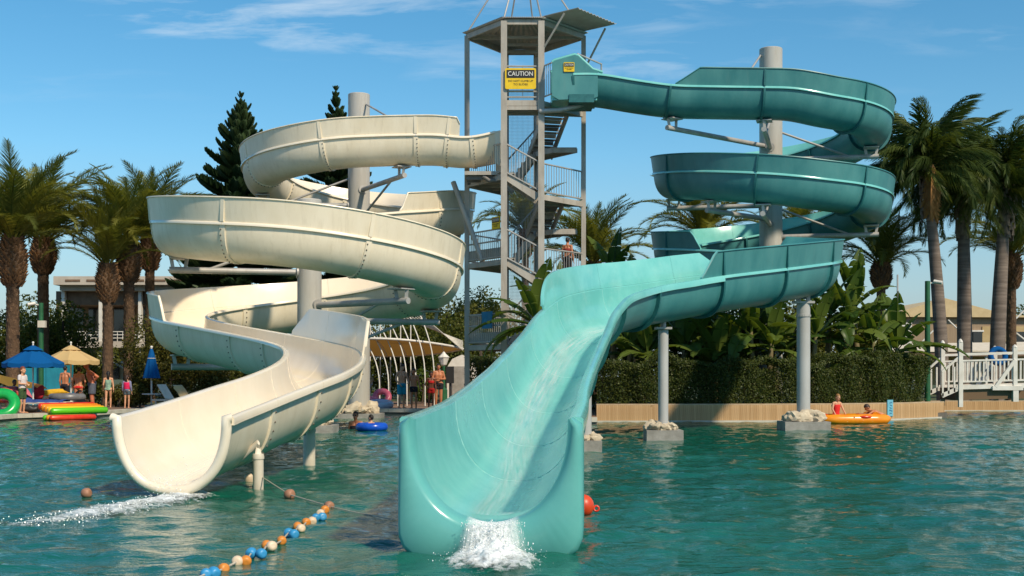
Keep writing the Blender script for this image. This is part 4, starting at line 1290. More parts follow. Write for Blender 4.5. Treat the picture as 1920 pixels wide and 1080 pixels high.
spots = [(1062, 47.5, 3.6, 'behind the tower foot'), (1150, 46.5, 4.4, 'right of the stair tower'), (1196, 47.5, 3.9, 'above the teal run, right of the tower'), (1172, 44.6, 2.0, 'low under the teal bend'), (1205, 43.9, 1.9, 'left of the slim grey post'),
         (1275, 44.5, 2.1, 'right of the slim grey post'), (1318, 45.2, 2.2, 'between the two grey posts, left one'), (1372, 44.3, 1.8, 'between the two grey posts, bright leaved'), (1425, 45.4, 2.3, 'between the two grey posts, right one'), (1455, 44.6, 1.7, 'just left of the thick grey post'),
         (1520, 45.0, 2.5, 'just right of the thick grey post'), (1548, 46.5, 3.3, 'right of the teal hairpin'), (1592, 45.6, 2.9, 'tallest clump right of the teal hairpin'), (1612, 47.2, 3.7, 'tallest clump, rear stem'), (1640, 46.0, 2.3, 'beside the yellow building gable'), (1672, 47.0, 2.1, 'rightmost, leaf reaching over the green pole'),
         (1440, 43.8, 2.2, 'in front of the grey column foot'), (1412, 44.1, 2.6, 'in front of the teal column, left of it'), (1338, 44.0, 1.5, 'low under the middle of the teal run'), (1240, 46.0, 2.4, 'behind the slim grey post')]
for i, (px, d, h, wh) in enumerate(spots):
    rc = None
    if i == 15: rc = [(2, 14, 1.25, 3), (-25, 0, 0.9, 1)]
    if i == 13: rc = [(60, 80, 1.1, 0), (200, 76, 1.1, 0)]
    banana('banana plant ' + wh, X(px, d), d, h, 100 + i, 10, 0.98, reach=rc)
banana('banana plant in front of the tower foot with dark leaves pointing left', 0.85, 40.1, 3.0, 131, 8, 0.9, zb=0.2, reach=[(175, 12, 1.0, 3), (190, -8, 0.95, 1), (160, 45, 0.9, 3)])

# --- leaf clouds
def leaf_cloud(P, N_, size, jit=0.9, r3=None):
    """quads for leaves at points P with rough outward normals N_"""
    r3 = r3 or rng
    n = len(P)
    d = N_ + r3.normal(0, jit, (n, 3)); d /= np.linalg.norm(d, axis=1)[:, None] + 1e-9
    a = np.cross(d, r3.normal(0, 1, (n, 3))); a /= np.linalg.norm(a, axis=1)[:, None] + 1e-9
    b = np.cross(d, a)
    l = (size * r3.uniform(0.6, 1.35, n))[:, None]; w = l * 0.30
    V = np.stack([P - a * l * 0.5, P + b * w, P + a * l * 0.5 - d * l * 0.12, P - b * w], 1).reshape(-1, 3)
    Q = np.arange(4 * n).reshape(-1, 4)
    return V, Q
def blob_points(blobs, n, r3, shell=0.45):
    vol = np.array([b[3] * b[4] * b[5] for b in blobs]) ** (2 / 3); cnt = (n * vol / vol.sum()).astype(int)
    PP, NN = [], []
    for b, c in zip(blobs, cnt):
        d = r3.normal(0, 1, (c, 3)); d /= np.linalg.norm(d, axis=1)[:, None]
        ph = r3.uniform(0, 6.28, 6)
        lump = 1 + 0.13 * np.sin(5 * d[:, 0] + ph[0]) * np.sin(5 * d[:, 1] + ph[1]) + 0.10 * np.sin(9 * d[:, 2] + ph[2]) * np.sin(8 * d[:, 0] + ph[3])
        rad = (shell + (1 - shell) * r3.uniform(0, 1, c) ** 0.6) * lump
        PP.append(np.array(b[:3]) + d * rad[:, None] * np.array(b[3:])); NN.append(d)
    return np.vstack(PP), np.vstack(NN)
def blob_core(blobs, mat, name, parent, k=0.62):
    pass
def tree(name, label, cat, x, y, zb, blobs, n, size, mat, group=None, trunk=0.16, seed=0, zmin=0.22):
    """blobs in the tree's own frame"""
    root = thing(name, label, cat, (x, y, zb), group=group)
    r3 = np.random.default_rng(seed + 500)
    P, N_ = blob_points(blobs, n, r3); ok = P[:, 2] > 0.03
    V, Q = leaf_cloud(P[ok], N_[ok], size, 0.9, r3)
    o = inst('crown' if trunk > 0.1 else 'foliage', np_mesh('crown', V, Q, mat), root)
    mb = MB(); top = max(b[2] for b in blobs)
    mb.tube([(0, 0, 0), (0.05, 0.03, top * 0.5), (0, 0, top)], [trunk, trunk * 0.75, trunk * 0.3], 8)
    r2 = random.Random(seed)
    for b in blobs[:8]:
        mb.tube([(0.03, 0.02, top * 0.4), (b[0] * 0.6, b[1] * 0.6, (b[2] + top * 0.4) / 2 + 0.1), (b[0], b[1], b[2])], [trunk * 0.5, trunk * 0.35, trunk * 0.12], 6)
    inst('trunk' if trunk > 0.1 else 'stems', mb.mesh('trunk', M['bark'], 60), root)
    return root
def clump(r2, w, dpt, h, n, z0=0.0, s_=1.0):
    out_ = []
    for _ in range(n):
        a = r2.uniform(0, 6.28); q = math.sqrt(r2.random()); z = z0 + (h - z0) * r2.uniform(0.2, 0.85)
        k = r2.uniform(0.28, 0.5) * s_
        out_.append((math.cos(a) * q * w * 0.65, math.sin(a) * q * dpt * 0.65, z, w * k * 1.1, dpt * k * 1.1, (h - z0) * k * 0.75))
    return out_
def hedge_run(label, pts, h, depth, n, mat, size, name='hedge', seed=0, zb=0.45):
    P = np.array(pts, float); d = np.concatenate([[0], np.cumsum(np.linalg.norm(np.diff(P, axis=0), axis=1))])
    root = thing(name, label, 'hedge', (P[0, 0], P[0, 1], zb))
    r3 = np.random.default_rng(seed)
    s_ = r3.uniform(0, d[-1], n); u = r3.uniform(0, 1, n)
    # mostly the front and top faces, some inside
    face = r3.uniform(0, 1, n)
    dep = np.where(face < 0.55, r3.uniform(0, 0.14, n) ** 1.0, r3.uniform(0, 1, n)); hz = np.where((face > 0.55) & (face < 0.82), 1 - r3.uniform(0, 0.12, n), u)
    lump = 0.09 * np.sin(s_ * 2.1 + 3 * hz) + 0.07 * np.sin(s_ * 5.3 + 1 + 2 * hz) + 0.08 * np.sin(s_ * 3.1 - 5 * hz) + np.abs(r3.normal(0, 0.05, n))
    top = h(s_ / d[-1]) if callable(h) else np.full(n, h)
    x = np.interp(s_, d, P[:, 0]); y = np.interp(s_, d, P[:, 1])
    tx = np.interp(s_ + 0.3, d, P[:, 0]) - np.interp(s_ - 0.3, d, P[:, 0]); ty = np.interp(s_ + 0.3, d, P[:, 1]) - np.interp(s_ - 0.3, d, P[:, 1])
    l = np.hypot(tx, ty); nx_, ny_ = -ty / l, tx / l
    off = dep * depth + lump * (dep < 0.2) - 0.04
    off = np.where(r3.uniform(0, 1, n) < 0.1, off - np.abs(r3.normal(0, 0.07, n)), off)
    Pq = np.stack([x + nx_ * off, y + ny_ * off, (top - zb) * hz + lump * (hz > 0.85) + r3.normal(0, 0.02, n)], 1) - np.array([P[0, 0], P[0, 1], 0])
    Nn = np.stack([-nx_ * (dep < 0.2), -ny_ * (dep < 0.2), (hz > 0.85) * 1.0], 1)
    V, Q = leaf_cloud(Pq, Nn, size, 0.75, r3)
    inst('foliage', np_mesh('foliage', V, Q, mat), root)
    mb = MB()
    for k in range(int(d[-1] / 0.4)):
        q = (k + 0.5) * 0.4; xx, yy = np.interp(q, d, P[:, 0]) - P[0, 0], np.interp(q, d, P[:, 1]) - P[0, 1]
        mb.tube([(xx, yy + depth * 0.5, 0), (xx + r3.uniform(-0.1, 0.1), yy + depth * 0.5, 1.0), (xx + r3.uniform(-0.2, 0.2), yy + depth * 0.5, 1.35)], [0.03, 0.025, 0.01], 5)
    inst('stems', mb.mesh('stems', M['bark'], 60), root)['kind'] = 'stuff'
    return root
HP = [(2.8, 42.0), (5.5, 42.05), (8.0, 42.25), (10.2, 42.7), (12.0, 43.35), (13.6, 44.5), (14.9, 45.8)]
hedge_run('dense dark green clipped hedge behind the planter wall', HP, lambda f: 2.0 + 0.22 * np.clip((f - 0.62) / 0.1, 0, 1) + 0.05 * np.sin(f * 40), 1.25, 85000, M['hedge_leaf'], 0.066, seed=4)
hedge_run('dark hedge at the foot of the stair tower', [(-1.9, 50.5), (0.5, 50.2), (3.2, 49.0)], 2.3, 1.2, 12000, M['hedge_leaf'], 0.10, seed=5, zb=0.2)

r2 = random.Random(11)
def shrub(label, px, d, w, h, n, size, mat, seed, cl=8, trunk=0.05, name='shrub', cat='shrub', group=None, z0=0.0, dpt=None, zb=0.2):
    r_ = random.Random(seed)
    return tree(name, label, cat, X(px, d), d, zb, clump(r_, w, dpt or w * 0.8, h, cl, z0), n, size, mat, group, trunk, seed)
# left background
shrub('dark tree behind the blue parasol at the left edge', 20, 63, 2.6, 4.6, 9000, 0.16, M['tree_leaf'], 201, 9, 0.16, 'tree', 'tree', z0=0.4)
shrub('dark bushy tree behind the sand coloured parasol', 118, 62, 2.4, 4.9, 9000, 0.16, M['tree_leaf'], 202, 9, 0.16, 'tree', 'tree', z0=0.3)
shrub('tall dark bush between the two left date palms', 62, 70, 2.6, 5.6, 8000, 0.17, M['tree_leaf'], 203, 9, 0.16, 'tree', 'tree', z0=0.3)
shrub('low dark bush right of the sand parasol', 165, 58, 1.6, 2.9, 5000, 0.13, M['tree_leaf'], 204, 7)
shrub('yellowish shrub beside the closed blue parasol', 318, 55, 1.9, 3.3, 9000, 0.12, M['shrub_leaf'], 205, 10)
shrub('yellowish shrub behind the cream slide mouth', 372, 56, 1.7, 2.6, 7000, 0.12, M['shrub_leaf'], 206, 9)
shrub('yellow green shrub left of the closed parasol', 268, 56.5, 1.1, 3.0, 5000, 0.12, M['shrub_leaf'], 207, 8)
shrub('low clipped bush behind the two walking girls', 222, 53.5, 0.9, 1.0, 2600, 0.10, M['shrub_leaf'], 208, 6)
shrub('low bush at the foot of the tall left date palm', 262, 53, 0.8, 0.95, 2200, 0.10, M['shrub_leaf'], 209, 6)
shrub('dark shrub behind the cream slide hairpin', 440, 60, 2.4, 3.0, 7000, 0.13, M['tree_leaf'], 210, 9)
shrub('dark shrub seen under the cream slide turns', 540, 62, 2.6, 3.0, 7000, 0.13, M['tree_leaf'], 211, 9)
shrub('dark tree behind the shade canopy, left one', 690, 72, 3.2, 5.0, 8000, 0.18, M['tree_leaf'], 212, 9, 0.16, 'tree', 'tree', z0=0.4)
shrub('dark tree behind the shade canopy, middle one', 765, 72, 3.4, 5.2, 9000, 0.18, M['tree_leaf'], 213, 9, 0.16, 'tree', 'tree', z0=0.4)
shrub('yellow green tree left of the stair tower', 838, 78, 3.6, 6.4, 10000, 0.19, M['tree_leaf_y'], 214, 10, 0.18, 'tree', 'tree', z0=1.2)
shrub('yellow green tree behind the shade canopy mast', 765, 84, 3.6, 6.2, 9000, 0.2, M['tree_leaf_y'], 215, 10, 0.18, 'tree', 'tree', z0=1.2)
shrub('yellow green tree behind the tower stairs', 915, 80, 3.4, 6.2, 9000, 0.19, M['tree_leaf_y'], 216, 9, 0.18, 'tree', 'tree', z0=1.0)
shrub('dark tree behind the tower foot', 900, 66, 2.6, 4.0, 7000, 0.16, M['tree_leaf'], 217, 8, 0.16, 'tree', 'tree', z0=0.3)
shrub('small bright green bush under the shade canopy', 792, 62, 0.9, 1.6, 3000, 0.12, M['banana_leaf'], 218, 6)
# behind the bananas on the right
for i, (px, d, w, h, lab) in enumerate(((1170, 50, 2.4, 4.1, 'dark bushy tree behind the bananas, beside the tower'), (1265, 50, 2.4, 3.9, 'dark bushy tree behind the slim grey post'), (1360, 51, 2.5, 3.9, 'dark bushy tree behind the teal run'), (1450, 50, 2.4, 4.0, 'dark bushy tree left of the thick grey post'), (1540, 51, 2.4, 4.2, 'dark bushy tree right of the thick grey post'), (1622, 50.5, 1.9, 3.4, 'dark bush left of the yellow gable building'))):
    shrub(lab, px, d, w, h, 8000, 0.15, M['tree_leaf'], 230 + i, 9, 0.14, 'tree', 'tree', z0=0.2, zb=0.42)
shrub('distant green tree right of the yellow gable building', 1915, 92, 3.0, 6.3, 6000, 0.2, M['tree_leaf'], 240, 8, 0.16, 'tree', 'tree', z0=1.0)

# --- Norfolk pines
def pine_branch(name, L_, seed):
    r2 = random.Random(seed); mb = MB(); n = 12; p = Vector((0, 0, 0)); pts = []
    for i in range(n + 1):
        f = i / n; a = R(-4 + 34 * f ** 2); pts.append(p.copy()); p = p + Vector((math.cos(a), 0, math.sin(a))) * L_ / n
    mb.tube(pts, [0.035 * (1 - 0.8 * i / n) for i in range(n + 1)], 4)
    for i in range(38):
        f = 0.12 + 0.88 * (i + 0.5) / 38; k = min(n - 1, int(f * n)); q = pts[k].lerp(pts[k + 1], f * n - k)
        t = (pts[k + 1] - pts[k]).normalized()
        l = L_ * 0.30 * math.sin(math.pi * min(1, 0.18 + 0.78 * f)) * r2.uniform(0.8, 1.15) + 0.08
        for s_ in (-1, 1):
            d = (t * 0.85 + Vector((0, s_ * 0.75, 0.30 + r2.uniform(-0.1, 0.1)))).normalized()
            e = q + d * l + Vector((0, 0, 0.10 * l)); mid = q + d * l * 0.5
            w = 0.042
            up = Vector((0, 0, 1)); sd = d.cross(up).normalized()
            V = [q - sd * w * 0.6, q + sd * w * 0.6, mid + sd * w, e, mid - sd * w, mid + up * w, mid - up * w * 0.9]
            mb.add(V, [(0, 1, 2, 4), (4, 2, 3), (0, 5, 3), (1, 3, 5), (0, 3, 6), (1, 6, 3)])
    return mb.mesh(name, M['pine_leaf'])
PB = [pine_branch('branch', 1.0, 300 + i) for i in range(3)]
def norfolk(label, px, d, y_top, spread, seed, z_low=2.0, tier=0.62):
    x = X(px, d); zt = Z(y_top, d); root = thing('norfolk_pine', label, 'pine tree', (x, d, 0.2)); h = zt - 0.2
    r_ = random.Random(seed)
    mb = MB(); mb.tube([(0, 0, 0), (0.05, 0, h * 0.5), (0, 0, h)], [0.26, 0.16, 0.02], 10); inst('trunk', mb.mesh('trunk', M['bark'], 60), root)
    z = h - 0.15; k = 0
    while z > z_low:
        f = (h - z) / h
        L_ = max(0.3, spread * min(1, (h - z + 0.25) / (h * 0.55)) ** 0.85); el = 58 - 62 * min(1, f * 2.0)
        nb = 6 if f < 0.1 else 9
        for j in range(nb):
            a = 2 * math.pi * j / nb + k * 0.61 + r_.uniform(-0.18, 0.18)
            s_ = L_ * r_.uniform(0.82, 1.12)
            inst('branch', PB[r_.randint(0, 2)], root, (0, 0, z + r_.uniform(-0.06, 0.06)), (r_.uniform(-0.2, 0.2), -R(el + r_.uniform(-6, 6)), a), (s_, s_ * 0.95, s_))
        z -= tier * (0.75 + 0.5 * min(1, f * 2)); k += 1
norfolk('dark Norfolk pine rising behind the left end of the cream slide', 452, 62, 178, 3.3, 1, 3.0)
norfolk('dark Norfolk pine peeking out beside the cream slide column', 630, 68, 165, 3.0, 2, 5.0)
norfolk('dark Norfolk pine low behind the cream slide, left of the first', 385, 70, 470, 2.6, 3, 2.0)
# ------------------------------------------------------------------ buildings and other built things
M['plaster'] = pm('pale_plaster', (0.52, 0.46, 0.38), (0.44, 0.38, 0.31), 1.5, 0.85, 0.1, 20)
M['yellow_plaster'] = pm('ochre_plaster', (0.50, 0.37, 0.19), (0.43, 0.31, 0.15), 1.5, 0.85, 0.1, 20)
M['brown_cladding'] = pm('brown_cladding', (0.34, 0.245, 0.155), (0.27, 0.19, 0.12), 2, 0.75, stretch=(8, 8, 0.5))
M['brown_wood'] = pm('brown_fascia', (0.20, 0.125, 0.075), (0.14, 0.085, 0.05), 3, 0.7)
M['glass_dark'] = pm('dark_glass', (0.018, 0.02, 0.022), None, rough=0.08, spec=0.8)
M['white_paint'] = pm('white_paint', (0.74, 0.71, 0.65), (0.62, 0.58, 0.51), 3, 0.55)
M['awning'] = pm('pale_awning', (0.66, 0.58, 0.46), (0.58, 0.50, 0.38), 2, 0.8)
M['green_paint'] = pm('green_pole_paint', (0.02, 0.12, 0.045), (0.015, 0.085, 0.03), 3, 0.45)
M['black_metal'] = pm('black_metal', (0.02, 0.02, 0.02), None, rough=0.5)
M['roof_tan'] = pm('tan_roof', (0.60, 0.46, 0.26), (0.52, 0.39, 0.21), 2, 0.85)

def bpart(root, name, c, size, mat, parent=None, rot=None):
    mb = MB(); mb.box(c, size, rot); return mb.build(name, mat, parent or root)
# left building: two storeys, flat roofs, columns
D_ = 76.0
bl = thing('hotel_building', 'low modern building with flat pale roof behind the left date palms', 'building', (X(225, D_), D_ + 4, 0.2))
def bx(x0, x1, y0, y1, dy0, dy1, mat, name, parent=None):
    """front face between pixel corners, from depth D_+dy0 to D_+dy1"""
    d0 = D_ + dy0
    xa, xb, za, zb_ = X(x0, d0), X(x1, d0), Z(y1, d0), Z(y0, d0)
    return bpart(bl, name, ((xa + xb) / 2, (d0 + D_ + dy1) / 2, (za + zb_) / 2), (xb - xa, dy1 - dy0, zb_ - za), mat, parent)
bx(100, 420, 518, 534, 0, 9, M['plaster'], 'roof_slab')
bx(112, 410, 534, 545, 0.5, 8, M['plaster'], 'roof_step')
for i in range(7):
    bx(122 + i * 40, 150 + i * 40, 524, 528, -0.03, 0.2, M['brown_wood'], 'roof_vent')
bx(105, 415, 546, 572, 1.2, 8, M['brown_wood'], 'fascia')
bx(105, 415, 572, 640, 4.0, 8, M['brown_cladding'], 'upper_wall')
for i in range(6):
    w_ = bx(118 + i * 48, 156 + i * 48, 578, 636, 3.9, 4.05, M['glass_dark'], 'window')
    bx(136 + i * 48, 138 + i * 48, 578, 636, 3.82, 3.92, M['white_paint'], 'window_bar', w_)
bx(100, 420, 640, 652, 0.6, 8, M['plaster'], 'balcony_slab')
bx(105, 415, 652, 712, 3.5, 8, M['plaster'], 'lower_wall')
for i in range(5):
    bx(120 + i * 58, 165 + i * 58, 658, 710, 3.4, 3.55, M['glass_dark'], 'window')
for px in (118, 188, 262, 335, 405):
    bx(px - 3, px + 3, 546, 720, 0.8, 1.15, M['white_paint'], 'column')
mb = MB()
for i in range(30):
    mb.tube([at(110 + i * 10, 622, D_ + 0.9), at(110 + i * 10, 640, D_ + 0.9)], 0.02, 4)
for yy in (622, 628, 634): mb.tube([at(106, yy, D_ + 0.9), at(412, yy, D_ + 0.9)], 0.025, 5)
mb.build('balcony_rail', M['white_paint'], bl)
for k in range(2):
    mb = MB(); mb.tube([at(208, 668 + k * 9, 66), at(236, 684 + k * 9, 66)], 0.05, 6)
    tag(mb.build('handrail', M['white_paint'], None), ('upper' if k == 0 else 'lower') + ' white handrail of the steps behind the girl in mint swimsuit', 'handrail')
# right building: ochre gable, brown front, awning
D_ = 88.0
bl = thing('gabled_building', 'ochre building with low gable and brown cladding behind the footbridge', 'building', (X(1800, D_), D_ + 5, 0.2))
bx(1660, 1990, 593, 720, 0, 10, M['brown_cladding'], 'front_wall')
bx(1842, 1990, 612, 645, -0.08, 0.3, M['yellow_plaster'], 'ochre_panel')
w_ = bx(1825, 1842, 622, 645, -0.12, 0.2, M['glass_dark'], 'window')
bx(1823, 1845, 619, 622, -0.16, 0.2, M['white_paint'], 'window_head', w_)
w2 = bx(1905, 1930, 622, 645, -0.12, 0.2, M['glass_dark'], 'window')
mb = MB()
a, b, c_ = at(1655, 594, D_ - 0.4), at(1772, 559, D_ - 0.4), at(1890, 590, D_ - 0.4); z_ = a.z
rings = []
for dy in (0, 11):
    rings.append([Vector((a.x, a.y + dy, z_)), Vector((b.x, b.y + dy, b.z)), Vector((c_.x, c_.y + dy, c_.z)), Vector((X(1992, D_), a.y + dy, c_.z - 0.2)), Vector((X(1992, D_), a.y + dy, z_ - 0.05))])
mb.loft(rings); mb.build('gable_roof', M['roof_tan'], bl)
for (p, q, r_) in (((1720, 650), (1765, 605), 0.05), ((1830, 650), (1778, 600), 0.05), ((1892, 610), (1925, 578), 0.06), ((1892, 614), (1925, 640), 0.06)):
    mb = MB(); mb.tube([at(*p, D_ - 1.2), at(*q, D_ - 1.2)], r_, 6); mb.build('tension_rod', M['white_paint'], bl)
bx(1688, 1710, 605, 648, -1.4, -1.3, M['white_paint'], 'banner_post')
mb = MB(); mb.tube([at(1683, 640, 84), at(1683, 515, 84)], 0.06, 6)
tag(mb.build('antenna_mast', M['steel'], None), 'thin mast rising behind the rightmost banana plant', 'mast')
D_ = 74.0
bl = thing('awning_row', 'long pale awning in front of the ochre building', 'awning', (X(1800, D_), D_ + 1, 0.2))
mb = MB()
p0, p1 = at(1655, 645, D_ + 3), at(1990, 640, D_ + 3); q0, q1 = at(1655, 660, D_), at(1990, 655, D_)
mb.loft([[p0, q0, q0 - Vector((0, 0, 0.12)), p0 - Vector((0, 0, 0.12))], [p1, q1, q1 - Vector((0, 0, 0.12)), p1 - Vector((0, 0, 0.12))]]); mb.build('awning_cloth', M['awning'], bl)
bx(1655, 1990, 660, 668, 0.0, 0.06, M['brown_wood'], 'valance')
for px in range(1670, 1990, 45): bx(px - 2, px + 2, 662, 722, 0.1, 0.25, M['white_paint'], 'awning_post')
bx(1655, 1990, 668, 722, 3.2, 3.4, M['yellow_plaster'], 'shop_wall')

# --- shade canopy with bent white poles
cn = thing('shade_canopy', 'tan lens shaped shade canopy on curved white poles beside the tower', 'canopy', (X(760, 58), 58, 0.2))
M['canvas'] = leafmat('tan_canvas', (0.33, 0.18, 0.085, 1), (0.33, 0.18, 0.085, 1), 0.3, 0.8, 'object')
mb = MB(); rings = []
for i in range(13):
    f = i / 12; px = 640 + (868 - 640) * f
    w = math.sin(math.pi * min(1, 0.25 + f * 0.75)) ** 0.8
    yc = 651 + 3 * f
    ring_ = []
    for j in range(9):
        g = j / 8 * 2 - 1; d = 58 + g * 2.6 * w
        ring_.append(Vector((X(px, 58), d, Z(yc, 58) - g * 0.34 * w + 0.10 * (1 - g * g) * w)))
    rings.append(ring_)
mb.loft(rings, closed=False)
cloth = mb.build('canopy_cloth', M['canvas'], cn, smooth=60)
for j in (0, 8):
    mb = MB(); mb.tube([r_[j] for r_ in rings], 0.05, 6); mb.build('edge_tube', M['white_paint'], cloth, smooth=60)
for i in range(2, 12, 2):
    mb = MB(); mb.tube([p - Vector((0, 0, 0.04)) for p in rings[i]], 0.03, 5); mb.build('cloth_batten', M['white_paint'], cloth, smooth=60)
for i in range(7):
    b0 = at(712 + i * 17, 731, 55.4); t0 = at(678 + i * 18, 628 - i * 7, 56.0)
    P = []
    for k in range(9):
        f = k / 8; P.append(b0.lerp(t0, f) + Vector((0.22 * math.sin(math.pi * f), 0, 0)))
    b0.z = 0.2; P[0].z = 0.2
    mb = MB(); mb.tube(P, 0.028, 7); mb.build('bent_pole', M['white_paint'], cn, smooth=60)
for i in range(5):
    mb = MB(); x = X(694 + i * 19, 60.8); mb.tube([(x, 60.8, 0.2), (x, 60.8, Z(598, 60.8))], 0.028, 7); mb.build('rear_pole', M['white_paint'], cn, smooth=60)
for i in range(8):
    mb = MB(); mb.tube([at(750 + i * 4.5, 594 - i * 1.5, 56.2), at(868, 640 + i * 2.4, 57.5)], 0.018, 5); mb.build('stay_cable', M['white_paint'], cn, smooth=60)

# --- lantern, kiosk, speaker post
ln = thing('lantern_post', 'dark lamp post with a white lantern beside the shade canopy', 'lamp', (X(832, 56), 56, 0.2))
x = X(832, 56)
mb = MB(); mb.lathe((x, 56, 0), [(0.16, 0.2), (0.16, 0.9), (0.07, 1.0), (0.06, Z(686, 56))], 12); mb.build('post', M['green_paint'], ln, smooth=40)
mb = MB(); z = Z(686, 56); mb.lathe((x, 56, 0), [(0.06, z), (0.12, z + 0.05), (0.22, z + 0.32), (0.24, z + 0.36)], 8); mb.build('lantern_glass', M['sign_white'], ln)
mb = MB(); mb.lathe((x, 56, 0), [(0.26, z + 0.37), (0.10, z + 0.52), (0.03, z + 0.62)], 8); mb.build('lantern_cap', M['white_paint'], ln)
ks = thing('kiosk', 'small white arched kiosk between the lantern and the tower', 'kiosk', (X(862, 60), 60, 0.2))
mb = MB(); pr = [(-0.6, 0.2), (0.75, 0.2), (0.75, 1.9), (0.55, 2.3), (0.1, 2.5), (-0.35, 2.3), (-0.6, 1.9)]
mb.loft([[Vector((X(862, 60) + x_, 60, z)) for x_, z in pr], [Vector((X(862, 60) + x_, 62, z)) for x_, z in pr]]); mb.build('shell', M['white_paint'], ks)
mb = MB(); mb.box((X(862, 60) + 0.1, 59.96, 1.1), (0.9, 0.06, 1.7)); mb.build('door', M['concrete'], ks)
sp = thing('speaker_post', 'black loudspeaker box on a dark post left of the white kiosk', 'speaker', (X(844, 57), 57, 0.2))
mb = MB(); mb.tube([(X(844, 57), 57, 0.2), (X(844, 57), 57, 1.2)], 0.05, 8); mb.build('post', M['black_metal'], sp)
mb = MB(); mb.box((X(844, 57), 57, 1.55), (0.34, 0.3, 0.75)); mb.build('speaker_box', M['black_metal'], sp)

# --- green poles with cameras
def camera_pole(label, px, d, y_top, side, box=False):
    x = X(px, d); root = thing('camera_pole', label, 'pole', (x, d, 0.2)); z = Z(y_top, d)
    mb = MB(); mb.lathe((x, d, 0), [(0.11, 0.2), (0.095, z)], 12); mb.build('pole', M['green_paint'], root, smooth=40)
    mb = MB(); mb.beam((x, d, z - 0.08), (x + side * 0.32, d - 0.05, z - 0.06), 0.04, 0.05); mb.build('bracket', M['white_paint'], root)
    mb = MB(); mb.tube([(x + side * 0.22, d - 0.05, z - 0.02), (x + side * 0.48, d - 0.2, z - 0.08)], 0.07, 8); mb.build('security_camera', M['white_paint'], root, smooth=50)
    if box:
        mb = MB(); mb.box((x + 0.1, d - 0.16, Z(608, d)), (0.3, 0.2, 0.28)); mb.build('junction_box', M['cream_post'], root)
camera_pole('green camera pole behind the blue parasol', 77, 53, 568, -1, True)
camera_pole('green camera pole between the hedge and the palms on the right', 1739, 47.3, 527, 1)

# --- white footbridge
br = thing('footbridge', 'white timber footbridge with railings at the right edge', 'bridge', (18, 49.5, 0.2))
def dk(x): return 0.93 + 0.030 * (x - 16.2) - 0.0011 * (x - 16.2) ** 2 + 0.10
y0b, y1b = 48.2, 50.2
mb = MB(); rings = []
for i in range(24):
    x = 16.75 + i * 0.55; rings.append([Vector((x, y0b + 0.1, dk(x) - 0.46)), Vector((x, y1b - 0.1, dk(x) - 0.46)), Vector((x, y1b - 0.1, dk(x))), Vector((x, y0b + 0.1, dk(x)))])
mb.loft(rings); mb.build('bridge_deck_shade', M['wall_back'], br)  # deck deepened in a dark colour to stand in for the shade underneath
for yy in (y0b, y1b):
    mb = MB(); rings = []
    for i in range(24):
        x = 16.75 + i * 0.55; rings.append([Vector((x, yy, dk(x) - 0.06)), Vector((x, yy + 0.08, dk(x) - 0.06)), Vector((x, yy + 0.08, dk(x) + 0.1)), Vector((x, yy, dk(x) + 0.1))])
    mb.loft(rings); mb.build('bridge_beam', M['white_paint'], br)
    for hh, w in ((1.22, 0.09), (0.99, 0.06), (0.2, 0.05)):
        mb = MB(); rings = []
        for i in range(24):
            x = 16.85 + i * 0.55; rings.append([Vector((x, yy - 0.005, dk(x) + hh)), Vector((x, yy + 0.085, dk(x) + hh)), Vector((x, yy + 0.085, dk(x) + hh + w)), Vector((x, yy - 0.005, dk(x) + hh + w))])
        mb.loft(rings); mb.build('handrail', M['white_paint'], br)
    mbx = MB(); mbx.box((0, 0, 0), (0.055, 0.045, 0.80)); bal = mbx.mesh('baluster', M['white_paint'])
    for i in range(70):
        x = 17.0 + i * 0.155
        inst('baluster', bal, br, (x - 18, yy + 0.04 - 49.5, dk(x) + 0.6 - 0.2), (0, R(0.6), 0))
    mbx = MB(); mbx.box((0, 0, 0), (0.15, 0.15, 1.95)); mbx.lathe((0, 0, 0.98), [(0.10, 0), (0.06, 0.07), (0.02, 0.10)], 8); pst = mbx.mesh('railing_post', M['white_paint'])
    for i, x in enumerate((16.9, 18.95, 21.0, 23.05, 25.1)):
        z = dk(x) + 0.5
        inst('railing_post', pst, br, (x - 18, yy + 0.04 - 49.5, z - 0.2), (0, 0, 0), (1, 1, 1.25 if i == 0 else 1.0))
        if i:
            mb = MB(); mb.beam((x - 0.75, yy - 0.02, dk(x) - 0.02), (x - 0.02, yy - 0.02, dk(x) + 1.0), 0.13, 0.13); mb.build('diagonal_brace', M['white_paint'], br)
            mb = MB(); mb.box((x - 0.3, yy + 0.02, dk(x) - 0.06), (1.15, 0.2, 0.16)); mb.build('outrigger', M['white_paint'], br)
            mb = MB(); mb.box((x, yy + 0.02, dk(x) - 0.36), (0.2, 0.2, 0.42)); mb.build('post_foot', M['white_paint'], br)
    # stair end
    mb = MB(); mb.beam((16.2, yy + 0.04, 0.75), (16.9, yy + 0.04, dk(16.4) + 0.03), 0.06, 0.16); mb.build('stair_stringer', M['white_paint'], br)
    for hh in (0.95,):
        mb = MB(); mb.beam((16.2, yy + 0.04, 0.7 + hh), (16.9, yy + 0.04, dk(16.4) + hh + 0.28), 0.07, 0.08); mb.build('stair_rail', M['white_paint'], br)
    for x, zz in ((16.23, 0.75), (16.45, 0.85), (16.67, 0.92)):
        mb = MB(); mb.box((x, yy + 0.04, zz + 0.45), (0.06, 0.06, 0.95)); mb.build('stair_post', M['white_paint'], br)
